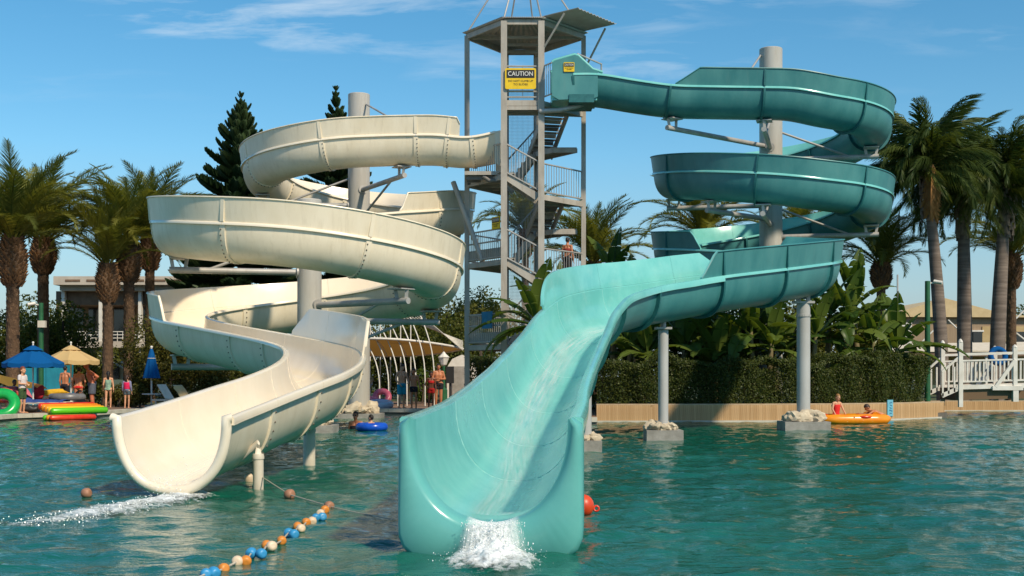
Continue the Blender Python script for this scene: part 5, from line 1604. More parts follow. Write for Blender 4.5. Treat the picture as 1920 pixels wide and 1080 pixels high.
# plaque on the planter wall
pq = thing('wall_plaque', 'small light blue plaque on the planter wall by the orange raft', 'sign', (X(1667, 43.6), 43.55, 0.35), rz=R(36))
mb = MB(); mb.box((0, -0.02, 0.06), (0.30, 0.03, 0.56)); M['plaque'] = pm('plaque_blue', S(120, 185, 200), S(100, 165, 190), 9, 0.5)
inst('panel', mb.mesh('panel', M['plaque']), pq)
mb = MB()
for k in range(5): mb.box((random.uniform(-0.03, 0.03), -0.038, 0.24 - k * 0.09), (random.uniform(0.1, 0.2), 0.006, 0.025), Matrix.Rotation(random.uniform(-0.5, 0.5), 3, 'Y'))
tag(inst('printed_marks', mb.mesh('printed_marks', pm('plaque_print', S(40, 90, 130), None)), pq), kind='stuff')
# teal cabins behind the parasols
cb = thing('changing_cabin', 'turquoise changing cabin behind the blue and sand parasols', 'cabin', (X(88, 55), 55, 0.2))
M['turq'] = pm('turquoise_panel', S(30, 140, 160), S(24, 122, 142), 2, 0.7)
mb = MB(); mb.box((X(98, 55), 55.6, 1.25), (1.0, 1.2, 2.1)); mb.build('cabin_wall', M['turq'], cb)
mb = MB(); mb.box((X(63, 55.4), 55.9, 1.2), (0.75, 1.0, 2.0)); mb.build('cabin_wall', M['turq'], cb)
mb = MB(); mb.box((X(98, 55), 54.98, 1.2), (0.5, 0.03, 1.7)); mb.build('cabin_door', M['turq'], cb)
# ------------------------------------------------------------------ poolside things
M['para_blue'] = leafmat('blue_parasol_cloth', S(8, 92, 158), S(8, 92, 158), 0.25, 0.85, 'object')
M['para_sand'] = leafmat('sand_parasol_cloth', S(214, 184, 130), S(214, 184, 130), 0.25, 0.85, 'object')
def parasol(label, px, d, y_top, y_rim, w, mat, pole_mat):
    x = X(px, d); zt, zr = Z(y_top, d), Z(y_rim, d)
    root = thing('parasol', label, 'parasol', (x, d, 0.2))
    mb = MB(); mb.tube([(x, d, 0.2), (x, d, zt + 0.03)], 0.03, 8); mb.build('pole', pole_mat, root, smooth=60)
    mb = MB(); mb.lathe((x, d, 0), [(0.28, 0.2), (0.26, 0.29), (0.06, 0.33)], 16); mb.build('base', M['concrete'], root, smooth=40)
    n = 8
    for k in range(n):                                     # eight cloth panels, each sagging between its ribs
        a0, a1 = 2 * math.pi * (k + 0.3) / n, 2 * math.pi * (k + 1.3) / n
        mb = MB(); rings = []
        for i in range(7):
            f = 0.16 + 0.84 * i / 6; row = []
            for j in range(5):
                g = j / 4; a = a0 + (a1 - a0) * g; sag = 0.05 * math.sin(math.pi * g) * f
                rr = w * f * (1 - 0.06 * math.sin(math.pi * g))
                row.append(Vector((x + rr * math.cos(a), d + rr * math.sin(a), zt - 0.05 - (zt - zr - 0.13) * f ** 0.92 - sag)))
            rings.append(row)
        rings.append([p - Vector((0, 0, 0.15 + 0.015 * math.sin(j * 2.4))) for j, p in enumerate(rings[-1])])
        mb.loft(rings, closed=False); pn = mb.build('cloth_panel', mat, root, smooth=35)
        mb = MB(); mb.tube([(x, d, zt - 0.2), (x + w * 0.98 * math.cos(a0), d + w * 0.98 * math.sin(a0), zr + 0.05)], 0.012, 4); mb.build('rib', pole_mat, root)
    mb = MB(); prof = [(0.36 * w, -0.04), (0.2 * w, 0.06), (0.03 * w, 0.14)]
    mb.lathe((x, d, zt - 0.09 - 0.1), [(r_, z) for r_, z in prof], 8); mb.build('vent_cap', mat, root)
    mb = MB(); mb.ball((x, d, zt + 0.05), 0.045, 8, 6); mb.build('finial', M['white_paint'], root, smooth=60)
parasol('open blue parasol by the pool at the left', 62, 46.5, 645, 684, 1.08, M['para_blue'], M['white_paint'])
parasol('open sand coloured parasol beside the blue one', 133, 49.0, 645, 679, 1.05, M['para_sand'], M['white_paint'])
# closed parasol
x, d = X(284, 52.5), 52.5
root = thing('closed_parasol', 'closed blue parasol on a white pole left of the cream slide', 'parasol', (x, d, 0.2))
mb = MB(); mb.tube([(x, d, 0.2), (x, d, Z(652, d))], 0.035, 8); mb.build('pole', M['white_paint'], root, smooth=60)
mb = MB(); rings = []
for i in range(9):
    f = i / 8; row = []
    for k in range(32):
        a = 2 * math.pi * k / 32; r_ = (0.05 + 0.26 * f ** 0.8) * (1 + 0.18 * math.cos(8 * a) * f)
        row.append(Vector((x + r_ * math.cos(a), d + r_ * math.sin(a), Z(654, d) + (Z(709, d) - Z(654, d)) * f)))
    rings.append(row)
mb.loft(rings[::-1]); mb.build('folded_cloth', M['para_blue'], root, smooth=60)
mb = MB(); mb.torus((x, d, Z(672, d)), 0.16, 0.015); mb.build('tie_strap', M['white_paint'], root)
mb = MB(); mb.ball((x, d, Z(651, d)), 0.06, 8, 6); mb.build('finial', M['white_paint'], root, smooth=60)
mb = MB(); mb.lathe((x, d, 0), [(0.28, 0.2), (0.26, 0.30), (0.06, 0.34)], 16); mb.build('base', M['concrete'], root, smooth=40)
# small white table round its pole
mb = MB(); mb.lathe((x, d, 0), [(0.38, 0.74), (0.38, 0.78)], 20); mb.build('pole_table', M['white_paint'], root, smooth=40)

def cmat(name, c, c2=None, rough=0.6, sc=4): return pm(name, S(*c), S(*c2) if c2 else None, sc, rough)
M['navy'] = cmat('navy_cloth', (36, 48, 92), (28, 38, 74), 0.9)
M['blue_cloth'] = cmat('blue_cloth', (52, 82, 150), (40, 66, 128), 0.9)
M['red_cloth'] = cmat('red_cloth', (190, 34, 40), (160, 26, 34), 0.9)
M['pink_cloth'] = cmat('pink_cloth', (214, 120, 140), (190, 90, 110), 0.9)
M['multi_cloth'] = cmat('orange_cloth', (214, 96, 40), (120, 60, 110), 0.9, 9)
M['sand_cloth'] = cmat('sand_cloth', (206, 178, 128), (190, 160, 112), 0.9)
M['yellow_cloth'] = cmat('yellow_cloth', (226, 176, 40), (200, 150, 30), 0.9)
M['plastic_white'] = cmat('white_plastic', (215, 205, 188), (196, 186, 168), 0.45)
def lounger(label, x, y, rz, cloth, back=35, extra=None):
    root = thing('sun_lounger', label, 'sun lounger', (x, y, 0.2), group='sun loungers on the deck', rz=rz)
    def p(name, mb, mat, sm=0): return inst(name, mb.mesh(name, mat, sm), root)
    for s_ in (-1, 1):
        mb = MB(); mb.beam((-0.95, s_ * 0.30, 0.33), (0.95, s_ * 0.30, 0.33), 0.05, 0.07); p('side_rail', mb, M['plastic_white'])
        for e in (-0.75, 0.75):
            mb = MB(); mb.beam((e, s_ * 0.28, 0.0), (e, s_ * 0.30, 0.33), 0.05, 0.06); p('leg', mb, M['plastic_white'])
    for k in range(9):
        mb = MB(); mb.box((-0.9 + k * 0.135, 0, 0.375), (0.11, 0.56, 0.02)); p('slat', mb, M['plastic_white'])
    c, s2 = math.cos(R(back)), math.sin(R(back))
    mb = MB(); mb.beam((0.3, 0, 0.38), (0.3 + 0.7 * c, 0, 0.38 + 0.7 * s2), 0.58, 0.03); p('backrest', mb, M['plastic_white'])
    if cloth:
        mb = MB(); rings = []
        for k in range(15):
            f = k / 14; q = -0.85 + 1.8 * f
            if q < 0.3: xx, zz = q, 0.40
            else: xx, zz = 0.3 + (q - 0.3) * c, 0.40 + (q - 0.3) * s2
            zz += 0.03 + 0.02 * math.sin(k * 1.7)
            rings.append([Vector((xx, -0.33, zz - 0.12 - 0.03 * math.sin(k))), Vector((xx, -0.29, zz)), Vector((xx, 0, zz + 0.015)), Vector((xx, 0.29, zz)), Vector((xx, 0.33, zz - 0.1))])
        mb.loft(rings, closed=False)
        t = inst('towel', mb.mesh('towel', cloth, 60), root)
    return root
lounger('sun lounger with navy towel right under the blue parasol', X(75, 47.0), 47.0, R(172), M['navy'], 25)
lounger('sun lounger with blue towel in front of the pole of the blue parasol', X(82, 45.9), 45.9, R(176), M['blue_cloth'], 10)
lounger('sun lounger with pink towel behind the boy in the white shirt', X(62, 48.6), 48.6, R(150), M['pink_cloth'], 45)
lounger('sun lounger with orange towel at the left edge', X(8, 46.2), 46.2, R(100), M['multi_cloth'], 50)
lounger('sun lounger with sand coloured towel under the sand parasol', X(118, 50.2), 50.2, R(165), M['sand_cloth'], 20)
lounger('white sun lounger beside the closed blue parasol', X(330, 51.6), 51.6, R(160), None, 55)
lounger('white sun lounger partly hidden by the cream slide mouth', X(362, 52.4), 52.4, R(160), M['sand_cloth'], 50)
def heap(name, label, cat, c, r_, mat, seed, n=4):
    r2 = random.Random(seed); root = thing(name, label, cat, c)
    mb = MB(); bm = bmesh.new(); bmesh.ops.create_icosphere(bm, subdivisions=3, radius=1)
    ph = [(Vector((r2.uniform(-1, 1), r2.uniform(-1, 1), r2.uniform(-0.4, 1))).normalized(), r2.uniform(4, 9), r2.uniform(0, 6)) for _ in range(5)]
    V = []
    for v in bm.verts:
        k = 1 + sum(0.07 * math.sin(v.co.dot(d_) * f_ + p_) for d_, f_, p_ in ph)
        V.append((v.co.x * r_[0] * k, v.co.y * r_[1] * k, max(0, (v.co.z * 0.5 + 0.5)) * 2 * r_[2] * k))
    mb.add(V, [tuple(v.index for v in f.verts) for f in bm.faces]); bm.free()
    inst('cloth', mb.mesh('cloth', mat, 60), root); return root
heap('beach_bag', 'red beach bag on the lounger under the blue parasol', 'bag', (X(72, 46.9), 46.9, 0.62), (0.22, 0.16, 0.25), M['red_cloth'], 1)
heap('beach_bag', 'black beach bag on the deck below the loungers at the left', 'bag', (X(60, 45.6), 45.4, 0.2), (0.3, 0.2, 0.14), M['black_metal'], 2)
heap('towel_heap', 'yellow towel heap left of the sand parasol pole', 'towel', (X(102, 48.4), 48.4, 0.72), (0.55, 0.2, 0.14), M['yellow_cloth'], 3)
heap('towel_heap', 'blue towel heap right of the sand parasol pole', 'towel', (X(136, 48.0), 48.0, 0.62), (0.25, 0.2, 0.12), M['para_blue'], 4)
heap('towel_heap', 'colourful orange towel heap at the left edge behind the green ring', 'towel', (X(10, 45.2), 45.2, 0.55), (0.5, 0.35, 0.24), M['multi_cloth'], 5)
heap('towel_heap', 'pale pink towel heap under the shade canopy', 'towel', (X(703, 51.6), 51.6, 0.2), (0.5, 0.3, 0.22), M['pink_cloth'], 6)
# beige shade sail at the far left
mb = MB(); a, b, c_, e_ = at(-60, 694, 50), at(0, 703, 49), at(80, 722, 49), at(-40, 735, 51)
mb.loft([[a, b, c_], [a + Vector((0, 1.5, -0.2)), b + Vector((0, 1.2, -0.5)), c_ + Vector((0, 0.5, -0.15))]], closed=False)
tag(mb.build('shade_sail', M['para_sand'], None), 'sand coloured cloth slope at the left edge below the blue parasol', 'shade sail')

# --- inflatables
M['vinyl_green'] = cmat('green_vinyl', (30, 170, 80), (24, 150, 70), 0.25)
M['vinyl_grey'] = cmat('grey_vinyl', (120, 118, 118), (104, 102, 102), 0.35)
M['vinyl_black'] = cmat('black_vinyl', (26, 20, 22), None, 0.3)
M['vinyl_orange'] = cmat('orange_vinyl', (240, 150, 25), (235, 130, 20), 0.25)
M['vinyl_yellow'] = cmat('yellow_vinyl', (245, 190, 30), None, 0.25)
M['vinyl_red'] = cmat('red_vinyl', (225, 70, 40), (205, 50, 30), 0.25)
M['vinyl_lime'] = cmat('lime_vinyl', (95, 190, 30), None, 0.25)
M['vinyl_blue'] = cmat('blue_vinyl', (25, 85, 200), (18, 70, 175), 0.25)
M['vinyl_pale'] = cmat('pale_blue_vinyl', (165, 190, 205), (190, 180, 200), 0.25)
mb = MB(); mb.torus((X(2, 42.9), 42.9, 0.55), 0.43, 0.19, Matrix.Rotation(R(55), 3, 'X') @ Matrix.Rotation(R(12), 3, 'Y'))
tag(mb.build('swim_ring', M['vinyl_green'], None, smooth=80), 'big green swim ring leaning at the pool edge on the far left', 'swim ring')
tb = thing('inflatable_boat', 'grey and black inflatable boat on the deck beside the sand parasol', 'inflatable', (X(126, 47.3), 47.3, 0.42))
mb = MB(); mb.torus((0, 0, 0.10), 0.50, 0.16); inst('lower_tube', mb.mesh('lower_tube', M['vinyl_black'], 80), tb, sc=(1.05, 1, 1))
mb = MB(); mb.torus((0, 0, 0.30), 0.50, 0.14); inst('upper_tube', mb.mesh('upper_tube', M['vinyl_grey'], 80), tb, sc=(1.05, 1, 1))
mb = MB(); mb.lathe((0, 0, 0.02), [(0.44, 0), (0.44, 0.05)], 20); inst('boat_floor', mb.mesh('boat_floor', M['vinyl_black'], 40), tb, sc=(1.05, 1, 1))
for k in range(2):
    mb = MB(); mb.torus((0.34 + 0.05 * k, 0.25, 0.42 + 0.02 * k), 0.1, 0.02, Matrix.Rotation(R(80), 3, 'X')); inst('handle', mb.mesh('handle', M['vinyl_black'], 80), tb)
mb = MB(); mb.box((X(122, 47.3), 47.3, 0.315), (1.0, 0.8, 0.21)); o = mb.build('deck_box', M['wall_back'], None); tag(o, 'low dark box on the deck under the inflatable boat', 'box')
def airbed(label, c, rz, L_, w, cols, r_=0.085, tilt=0.0):
    root = thing('air_mattress', label, 'air mattress', c, rz=rz); root.rotation_euler = (tilt, 0, rz)
    n = len(cols)
    for i, m in enumerate(cols):
        y = (i - (n - 1) / 2) * w / n
        mb = MB(); mb.tube([(-L_ / 2, y, r_), (-L_ / 2 + 0.05, y, r_), (L_ / 2 - 0.05, y, r_), (L_ / 2, y, r_)], [r_ * 0.6, r_, r_, r_ * 0.6], 10)
        inst('air_tube', mb.mesh('air_tube', m, 60), root)
    return root
airbed('rainbow striped air mattress on the pool edge at the left', (X(134, 44.4), 44.55, 0.26), R(52), 2.2, 0.95, [M['vinyl_lime'], M['vinyl_yellow'], M['vinyl_orange'], M['vinyl_orange'], M['vinyl_red']], 0.12, R(12))
airbed('orange and lime air mattress floating at the left pool edge', (X(108, 43.6) + 0.55, 43.2, 0.0), R(50), 1.7, 0.6, [M['vinyl_red'], M['vinyl_orange'], M['vinyl_lime']], 0.10)
mb = MB(); mb.torus((X(697, 35.2), 35.2, 0.10), 0.33, 0.12); tag(mb.build('swim_ring', M['vinyl_blue'], None, smooth=80), 'blue swim ring round the child in the pool', 'swim ring')
mb = MB(); mb.torus((X(711, 50.9), 50.9, 0.36), 0.42, 0.16, Matrix.Rotation(R(8), 3, 'X')); tag(mb.build('swim_ring', M['vinyl_pale'], None, smooth=80), 'pale blue swim ring lying on the deck under the shade canopy', 'swim ring')
mb = MB(); mb.torus((X(716, 53), 53, 0.62), 0.28, 0.13, Matrix.Rotation(R(60), 3, 'X')); tag(mb.build('swim_ring', cmat('pink_vinyl', (225, 110, 130), (210, 90, 110), 0.3), None, smooth=80), 'pink swim ring behind the pale blue one', 'swim ring')
mb = MB(); mb.torus((X(1848, 50.9), 49.6, Z(668, 50)), 0.28, 0.11, Matrix.Rotation(R(80), 3, 'X')); 
br_ring = mb.build('swim_ring', M['para_blue'], None, smooth=80); tag(br_ring, 'blue swim ring carried on the white footbridge', 'swim ring')
# raft with two children
rf = thing('inflatable_raft', 'orange and yellow inflatable raft beside the planter wall', 'inflatable', (X(1598, 40.4), 40.4, 0.0), rz=R(6))
for yy in (-0.36, 0.36):
    mb = MB(); mb.tube([(-1.12, yy * 0.55, 0.17), (-0.95, yy * 0.9, 0.14), (-0.6, yy, 0.13), (0.6, yy, 0.13), (0.95, yy * 0.9, 0.14), (1.1, yy * 0.5, 0.16)], [0.10, 0.15, 0.17, 0.18, 0.16, 0.10], 12); inst('side_tube', mb.mesh('side_tube', M['vinyl_orange'], 70), rf)
mb = MB(); mb.tube([(-0.95, 0, 0.12), (-0.5, 0, 0.10), (0.5, 0, 0.10), (0.9, 0, 0.12)], [0.12, 0.2, 0.2, 0.12], 12); inst('floor_tube', mb.mesh('floor_tube', M['vinyl_yellow'], 70), rf)
mb = MB(); mb.tube([(0.62, -0.4, 0.22), (0.72, 0, 0.27), (0.62, 0.4, 0.22)], 0.15, 12); inst('headrest', mb.mesh('headrest', M['vinyl_orange'], 70), rf)
mb = MB(); mb.ball((-0.98, -0.02, 0.27), (0.2, 0.3, 0.05), 14, 6); inst('red_patch', mb.mesh('red_patch', M['vinyl_red'], 70), rf)
mb = MB(); mb.ball((0.25, -0.50, 0.22), (0.2, 0.06, 0.05), 14, 6); inst('red_patch', mb.mesh('red_patch', M['vinyl_red'], 70), rf)

# --- lane rope with floats
M['float_blue'] = cmat('blue_float', (60, 150, 200), (45, 130, 185), 0.4)
M['float_orange'] = cmat('orange_float', (220, 140, 55), (195, 115, 45), 0.45)
M['float_white'] = cmat('white_float', (222, 200, 172), (200, 175, 145), 0.45)
M['float_brown'] = cmat('faded_float', (168, 122, 96), (140, 98, 76), 0.6)
M['rope'] = pm('pale_rope', (0.5, 0.45, 0.37), (0.35, 0.3, 0.24), 40, 0.9)
def wp(px, py, z=0.03):
    d = 3600.0 / (py - 705); return Vector((X(px, d), d, z))
lr = thing('lane_rope', 'rope with blue, orange and white floats on the water between the slides', 'lane rope', (-2.1, 12, 0))
fl = [(617, 952, 'brown'), (609, 959, 'orange'), (601, 966, 'white'), (604, 973, 'blue'), (592, 974, 'blue'), (585, 981, 'white'), (574, 983, 'orange'), (564, 995, 'white'), (558, 991, 'orange'), (551, 1006, 'blue'), (541, 1003, 'blue'), (528, 1018, 'orange'), (509, 1029, 'white'), (500, 1027, 'orange'), (490, 1043, 'blue'), (471, 1042, 'blue'), (461, 1057, 'orange'), (445, 1058, 'white'), (419, 1072, 'orange'), (401, 1080, 'blue'), (386, 1082, 'blue'), (352, 1098, 'white'), (330, 1106, 'orange')]
def float_mesh(m): 
    mb = MB(); mb.lathe((0, 0, 0), [(0.012, -0.042), (0.03, -0.044), (0.046, -0.03), (0.052, 0.0), (0.046, 0.03), (0.03, 0.044), (0.012, 0.042)], 14); return mb.mesh('float', m, 50)
FM = {k: float_mesh(M['float_' + k]) for k in ('brown', 'orange', 'white', 'blue')}
path_pts = []
for (px, py, k) in fl:
    p = wp(px, py + 2); path_pts.append(p)
    inst('float', FM[k], lr, p - OFF[lr.name] + Vector((0, 0, 0.0)), (R(90) + random.uniform(-0.3, 0.3), random.uniform(-0.2, 0.2), R(20) + random.uniform(-0.5, 0.5)), random.uniform(0.85, 1.0) * (1.15 if k == 'brown' else 1))
pb = wp(543, 932)
inst('float', FM['brown'], lr, pb - OFF[lr.name], (R(80), 0, R(60)), 1.35)
post_p = Vector((-3.30, 16.93, 0.16))
mb = MB(); mb.tube([post_p, pb.lerp(post_p, 0.5) + Vector((0, 0, 0.0)), pb] + path_pts[:1], 0.008, 5)
mb.build('tie_rope', M['rope'], lr, smooth=60)
mb = MB(); mb.tube(path_pts, 0.009, 5); mb.build('rope', M['rope'], lr, smooth=60)
mb = MB(); mb.tube([path_pts[0], wp(655, 960, 0.01), wp(720, 972, 0.005), wp(760, 980, 0.01)], 0.006, 5); mb.build('side_rope', M['rope'], lr, smooth=60)
def lone_float(label, px, py, m, s_, rot):
    root = thing('float_buoy', label, 'float', wp(px, py, 0.04)); inst('float_body', FM[m], root, (0, 0, 0), rot, s_)
    mb = MB(); mb.tube([(0, 0, 0), (0.03, 0, -0.2)], 0.008, 4); inst('cord', mb.mesh('cord', M['rope']), root)
lone_float('single pale float beside the slim cream post', 467, 906, 'white', (1.3, 1.3, 2.1), (R(15), 0, 0))
lone_float('single brown float left of the cream slide mouth', 162, 931, 'brown', 1.3, (R(80), 0, R(80)))
by = thing('buoy', 'round orange buoy half hidden by the teal slide mouth', 'buoy', (X(1094, 13.9), 13.9, 0.09))
mb = MB(); mb.ball((0, 0, 0), (0.115, 0.115, 0.125), 18, 12); inst('buoy_body', mb.mesh('buoy_body', cmat('buoy_orange', (222, 80, 32), (200, 62, 24), 0.4), 80), by)
mb = MB(); mb.torus((0.14, 0, -0.03), 0.028, 0.011, Matrix.Rotation(R(80), 3, 'X'), 14, 6); inst('eyelet', mb.mesh('eyelet', M['vinyl_red'], 80), by)
# ------------------------------------------------------------------ people
M['eye'] = pm('eye_dark', (0.02, 0.015, 0.012), None, rough=0.2)
def skin(name, c): return pm(name, S(*c), S(*[int(v * 0.92) for v in c]), 8, 0.5)
SK = {'fair': skin('skin_fair', (214, 158, 122)), 'tan': skin('skin_tan', (190, 122, 84)), 'red': skin('skin_sunburnt', (200, 118, 84)), 'dark': skin('skin_dark', (122, 70, 46))}
HAIR = {'brown': cmat('hair_brown', (58, 36, 22), (40, 24, 14), 0.6), 'dark': cmat('hair_dark', (24, 17, 13), None, 0.6), 'fair': cmat('hair_fair', (150, 108, 60), (120, 84, 44), 0.6), 'red': cmat('hair_auburn', (128, 62, 30), (100, 46, 22), 0.6), 'grey': cmat('hair_grey', (120, 110, 100), None, 0.6)}
STAND = dict(pelvis=(0, 0, .95), waist=(0, 0, 1.09), chest=(0, 0, 1.30), nb=(0, .01, 1.47), nt=(0, -.01, 1.54), head=(0, -.02, 1.645),
             sh_r=(-.175, 0, 1.42), el_r=(-.225, .02, 1.13), wr_r=(-.235, -.06, .88), sh_l=(.175, 0, 1.42), el_l=(.225, .02, 1.13), wr_l=(.235, -.06, .88),
             hp_r=(-.09, 0, .93), kn_r=(-.10, -.015, .50), an_r=(-.10, .02, .08), to_r=(-.12, -.15, .03), hp_l=(.09, 0, .93), kn_l=(.10, -.015, .50), an_l=(.10, .02, .08), to_l=(.12, -.15, .03))
def cone(mb, a, b, ra, rb, n=10, round_ends=True):
    a, b = Vector(a), Vector(b); t = (b - a)
    if t.length < 1e-6: return
    t.normalize(); P, rr = [], []
    if round_ends:
        for k in (0.05, 0.45, 0.8): P.append(a - t * ra * math.cos(math.asin(min(1, k + 0.15)))); rr.append(ra * (k + 0.15))
    P += [a, b]; rr += [ra, rb]
    if round_ends:
        for k in (0.8, 0.45, 0.05): P.append(b + t * rb * math.cos(math.asin(min(1, k + 0.15)))); rr.append(rb * (k + 0.15))
    mb.tube(P, rr, n)
def remeshed(mb, name, mat, voxel, smooth=2):
    me = mb.mesh(name, mat); o = bpy.data.objects.new('tmp', me); col.objects.link(o)
    md = o.modifiers.new('r', 'REMESH'); md.mode = 'VOXEL'; md.voxel_size = voxel; md.use_smooth_shade = True
    if smooth:
        ms = o.modifiers.new('s', 'SMOOTH'); ms.iterations = smooth; ms.factor = 0.5
    dg = bpy.context.evaluated_depsgraph_get(); dg.update()
    out_ = bpy.data.meshes.new_from_object(o.evaluated_get(dg)); out_.name = name
    bpy.data.objects.remove(o); bpy.data.meshes.remove(me)
    if not out_.materials: out_.materials.append(mat)
    return out_
def person(label, loc, h, rz, tone, hair, clothes, pose=None, girth=1.0, child=False, hair_style='short', lean=0.0, face=True, glasses=False, group=None):
    J = {k: Vector(v) for k, v in STAND.items()}
    for k, v in (pose or {}).items(): J[k] = Vector(v)
    if lean:
        piv = J['pelvis']
        for k in ('waist', 'chest', 'nb', 'nt', 'head', 'sh_r', 'sh_l', 'el_r', 'el_l', 'wr_r', 'wr_l'):
            if pose and k in pose: continue
            J[k] = piv + Matrix.Rotation(lean, 3, 'X') @ (J[k] - piv)
    s_ = h / 1.76
    root = thing('person', label, 'person', loc, group, rz)
    hs = 1.16 if child else 1.0; g = girth * (0.9 if child else 1.0)
    mb = MB(); ex = Vector((1, 0, 0))
    sx = (J['sh_l'] - J['sh_r']).normalized(); hx_ = (J['hp_l'] - J['hp_r']).normalized()
    cone(mb, J['hp_r'], J['hp_l'], .105 * g, .105 * g)
    for k in (-1, 1):
        cone(mb, J['pelvis'] + hx_ * .05 * k, J['waist'] + hx_ * .045 * k, .105 * g, .095 * g)
        cone(mb, J['waist'] + hx_ * .045 * k, J['chest'] + sx * .06 * k, .095 * g, .105 * g)
        cone(mb, J['chest'] + sx * .06 * k, J['nb'] + sx * .05 * k - Vector((0, 0, .05)), .105 * g, .065)
    cone(mb, J['nb'], J['nt'], .058, .052)
    for e in 'rl':
        cone(mb, J['nb'].lerp(J['sh_' + e], .4) - Vector((0, 0, .015)), J['sh_' + e], .058, .056 * g)
        cone(mb, J['sh_' + e], J['el_' + e], .052 * g, .040 * g); cone(mb, J['el_' + e], J['wr_' + e], .041 * g, .027)
        f = (J['wr_' + e] - J['el_' + e]).normalized(); sd = f.cross(Vector((0, 1, 0))); sd = sd.normalized() if sd.length > .1 else Vector((1, 0, 0))
        nr = f.cross(sd); pc = J['wr_' + e] + f * .05
        sd2 = nr                                             # across the palm, front to back
        for w in (-.022, 0, .022): cone(mb, J['wr_' + e] + sd2 * w * .6 + f * .01, J['wr_' + e] + f * .085 + sd2 * w, .016, .015, 6)
        for q, (w, l) in enumerate(((-.032, .055), (-.011, .07), (.011, .068), (.031, .052))):
            b0 = J['wr_' + e] + f * .085 + sd2 * w; m1 = b0 + f * l * .55; cone(mb, b0, m1, .0105, .0095, 6); cone(mb, m1, m1 + (f + sd * (.4 if e == 'l' else -.4)).normalized() * l * .5, .0095, .008, 6)
        b0 = J['wr_' + e] + f * .03 - sd2 * .03; cone(mb, b0, b0 - sd2 * .035 + f * .045, .012, .010, 6)
        cone(mb, J['hp_' + e], J['kn_' + e], .088 * g, .056 * g); cone(mb, J['kn_' + e], J['kn_' + e].lerp(J['an_' + e], .35), .055 * g, .056 * g); cone(mb, J['kn_' + e].lerp(J['an_' + e], .35), J['an_' + e], .056 * g, .034)
        cone(mb, J['an_' + e] - Vector((0, 0, .035)), J['to_' + e], .036, .026); cone(mb, J['an_' + e], J['an_' + e] + (J['an_' + e] - J['to_' + e]) * .22 - Vector((0, 0, .05)), .034, .03)
    H = J['head']; hd = (J['head'] - J['nt']).normalized()
    rx = Matrix.Rotation(math.atan2(-hd.y - .14, hd.z), 3, 'X')
    def hp(x, y, z): return H + rx @ Vector((x * hs, y * hs, z * hs))
    mb.ball(hp(0, .005, .015), (.074 * hs, .094 * hs, .105 * hs), 16, 12, rot=rx)
    mb.ball(hp(0, -.025, -.05), (.056 * hs, .066 * hs, .066 * hs), 12, 8, rot=rx)
    cone(mb, hp(0, -.088, .012), hp(0, -.106, -.022), .010 * hs, .015 * hs, 8)
    for k in (-1, 1): mb.ball(hp(.077 * k, .012, -.008), (.012 * hs, .022 * hs, .033 * hs), 8, 6, rot=rx)
    for p in range(len(mb.v)): mb.v[p] = (mb.v[p][0] * s_, mb.v[p][1] * s_, mb.v[p][2] * s_)
    inst('body', remeshed(mb, 'body', SK[tone], 0.0125 * max(s_, .75), 2), root)
    # hair: a cap over the crown and back of the head
    mb = MB(); n, k_ = 16, 10; V = []
    for i in range(k_ + 1):
        th = math.pi * i / k_
        for j in range(n):
            a = 2 * math.pi * j / n
            V.append(hp(.082 * math.sin(th) * math.cos(a), .008 + .102 * math.sin(th) * math.sin(a), .022 + .112 * math.cos(th)) * s_)
    fs = []
    for i in range(k_):
        for j in range(n):
            a = 2 * math.pi * (j + .5) / n; th = math.pi * (i + .5) / k_
            front = -math.sin(a)
            lim = 0.36 if front > .45 else (0.5 if front > 0 else (0.66 if hair_style == 'short' else 0.78))
            if th / math.pi < lim: fs.append((i * n + j, i * n + (j + 1) % n, (i + 1) * n + (j + 1) % n, (i + 1) * n + j))
    if hair_style != 'bald':
        mb.add(V, fs)
        if hair_style == 'long':
            mb.tube([hp(0, .07, .05) * s_, hp(0, .105, -.06) * s_, hp(0, .085, -.17) * s_, hp(0, .08, -.26) * s_], [.05 * s_, .06 * s_, .055 * s_, .02 * s_], 10)
        if hair_style == 'bun':
            mb.ball(hp(0, .09, .07) * s_, .045 * s_, 10, 8)
        inst('hair', mb.mesh('hair', HAIR[hair], 60), root)
    if face:
        for k in (-1, 1):
            mb = MB(); mb.ball(hp(.03 * k, -.084, .008) * s_, .009 * s_, 8, 6); inst('eye', mb.mesh('eye', M['eye'], 60), root)
        mb = MB(); mb.tube([hp(-.024, -.083, -.058) * s_, hp(0, -.093, -.06) * s_, hp(.024, -.083, -.058) * s_], .005 * s_, 5); inst('mouth', mb.mesh('mouth', M['pink_cloth'], 60), root)
    if glasses:
        gl = MB()
        for k in (-1, 1): gl.ball(hp(.032 * k, -.092, .008) * s_, (.03 * s_, .01 * s_, .022 * s_), 10, 6)
        gl.tube([hp(-.075, .0, .015) * s_, hp(-.07, -.08, .012) * s_, hp(0, -.102, .012) * s_, hp(.07, -.08, .012) * s_, hp(.075, .0, .015) * s_], .006 * s_, 5)
        inst('sunglasses', gl.mesh('sunglasses', M['black_metal'], 60), root)
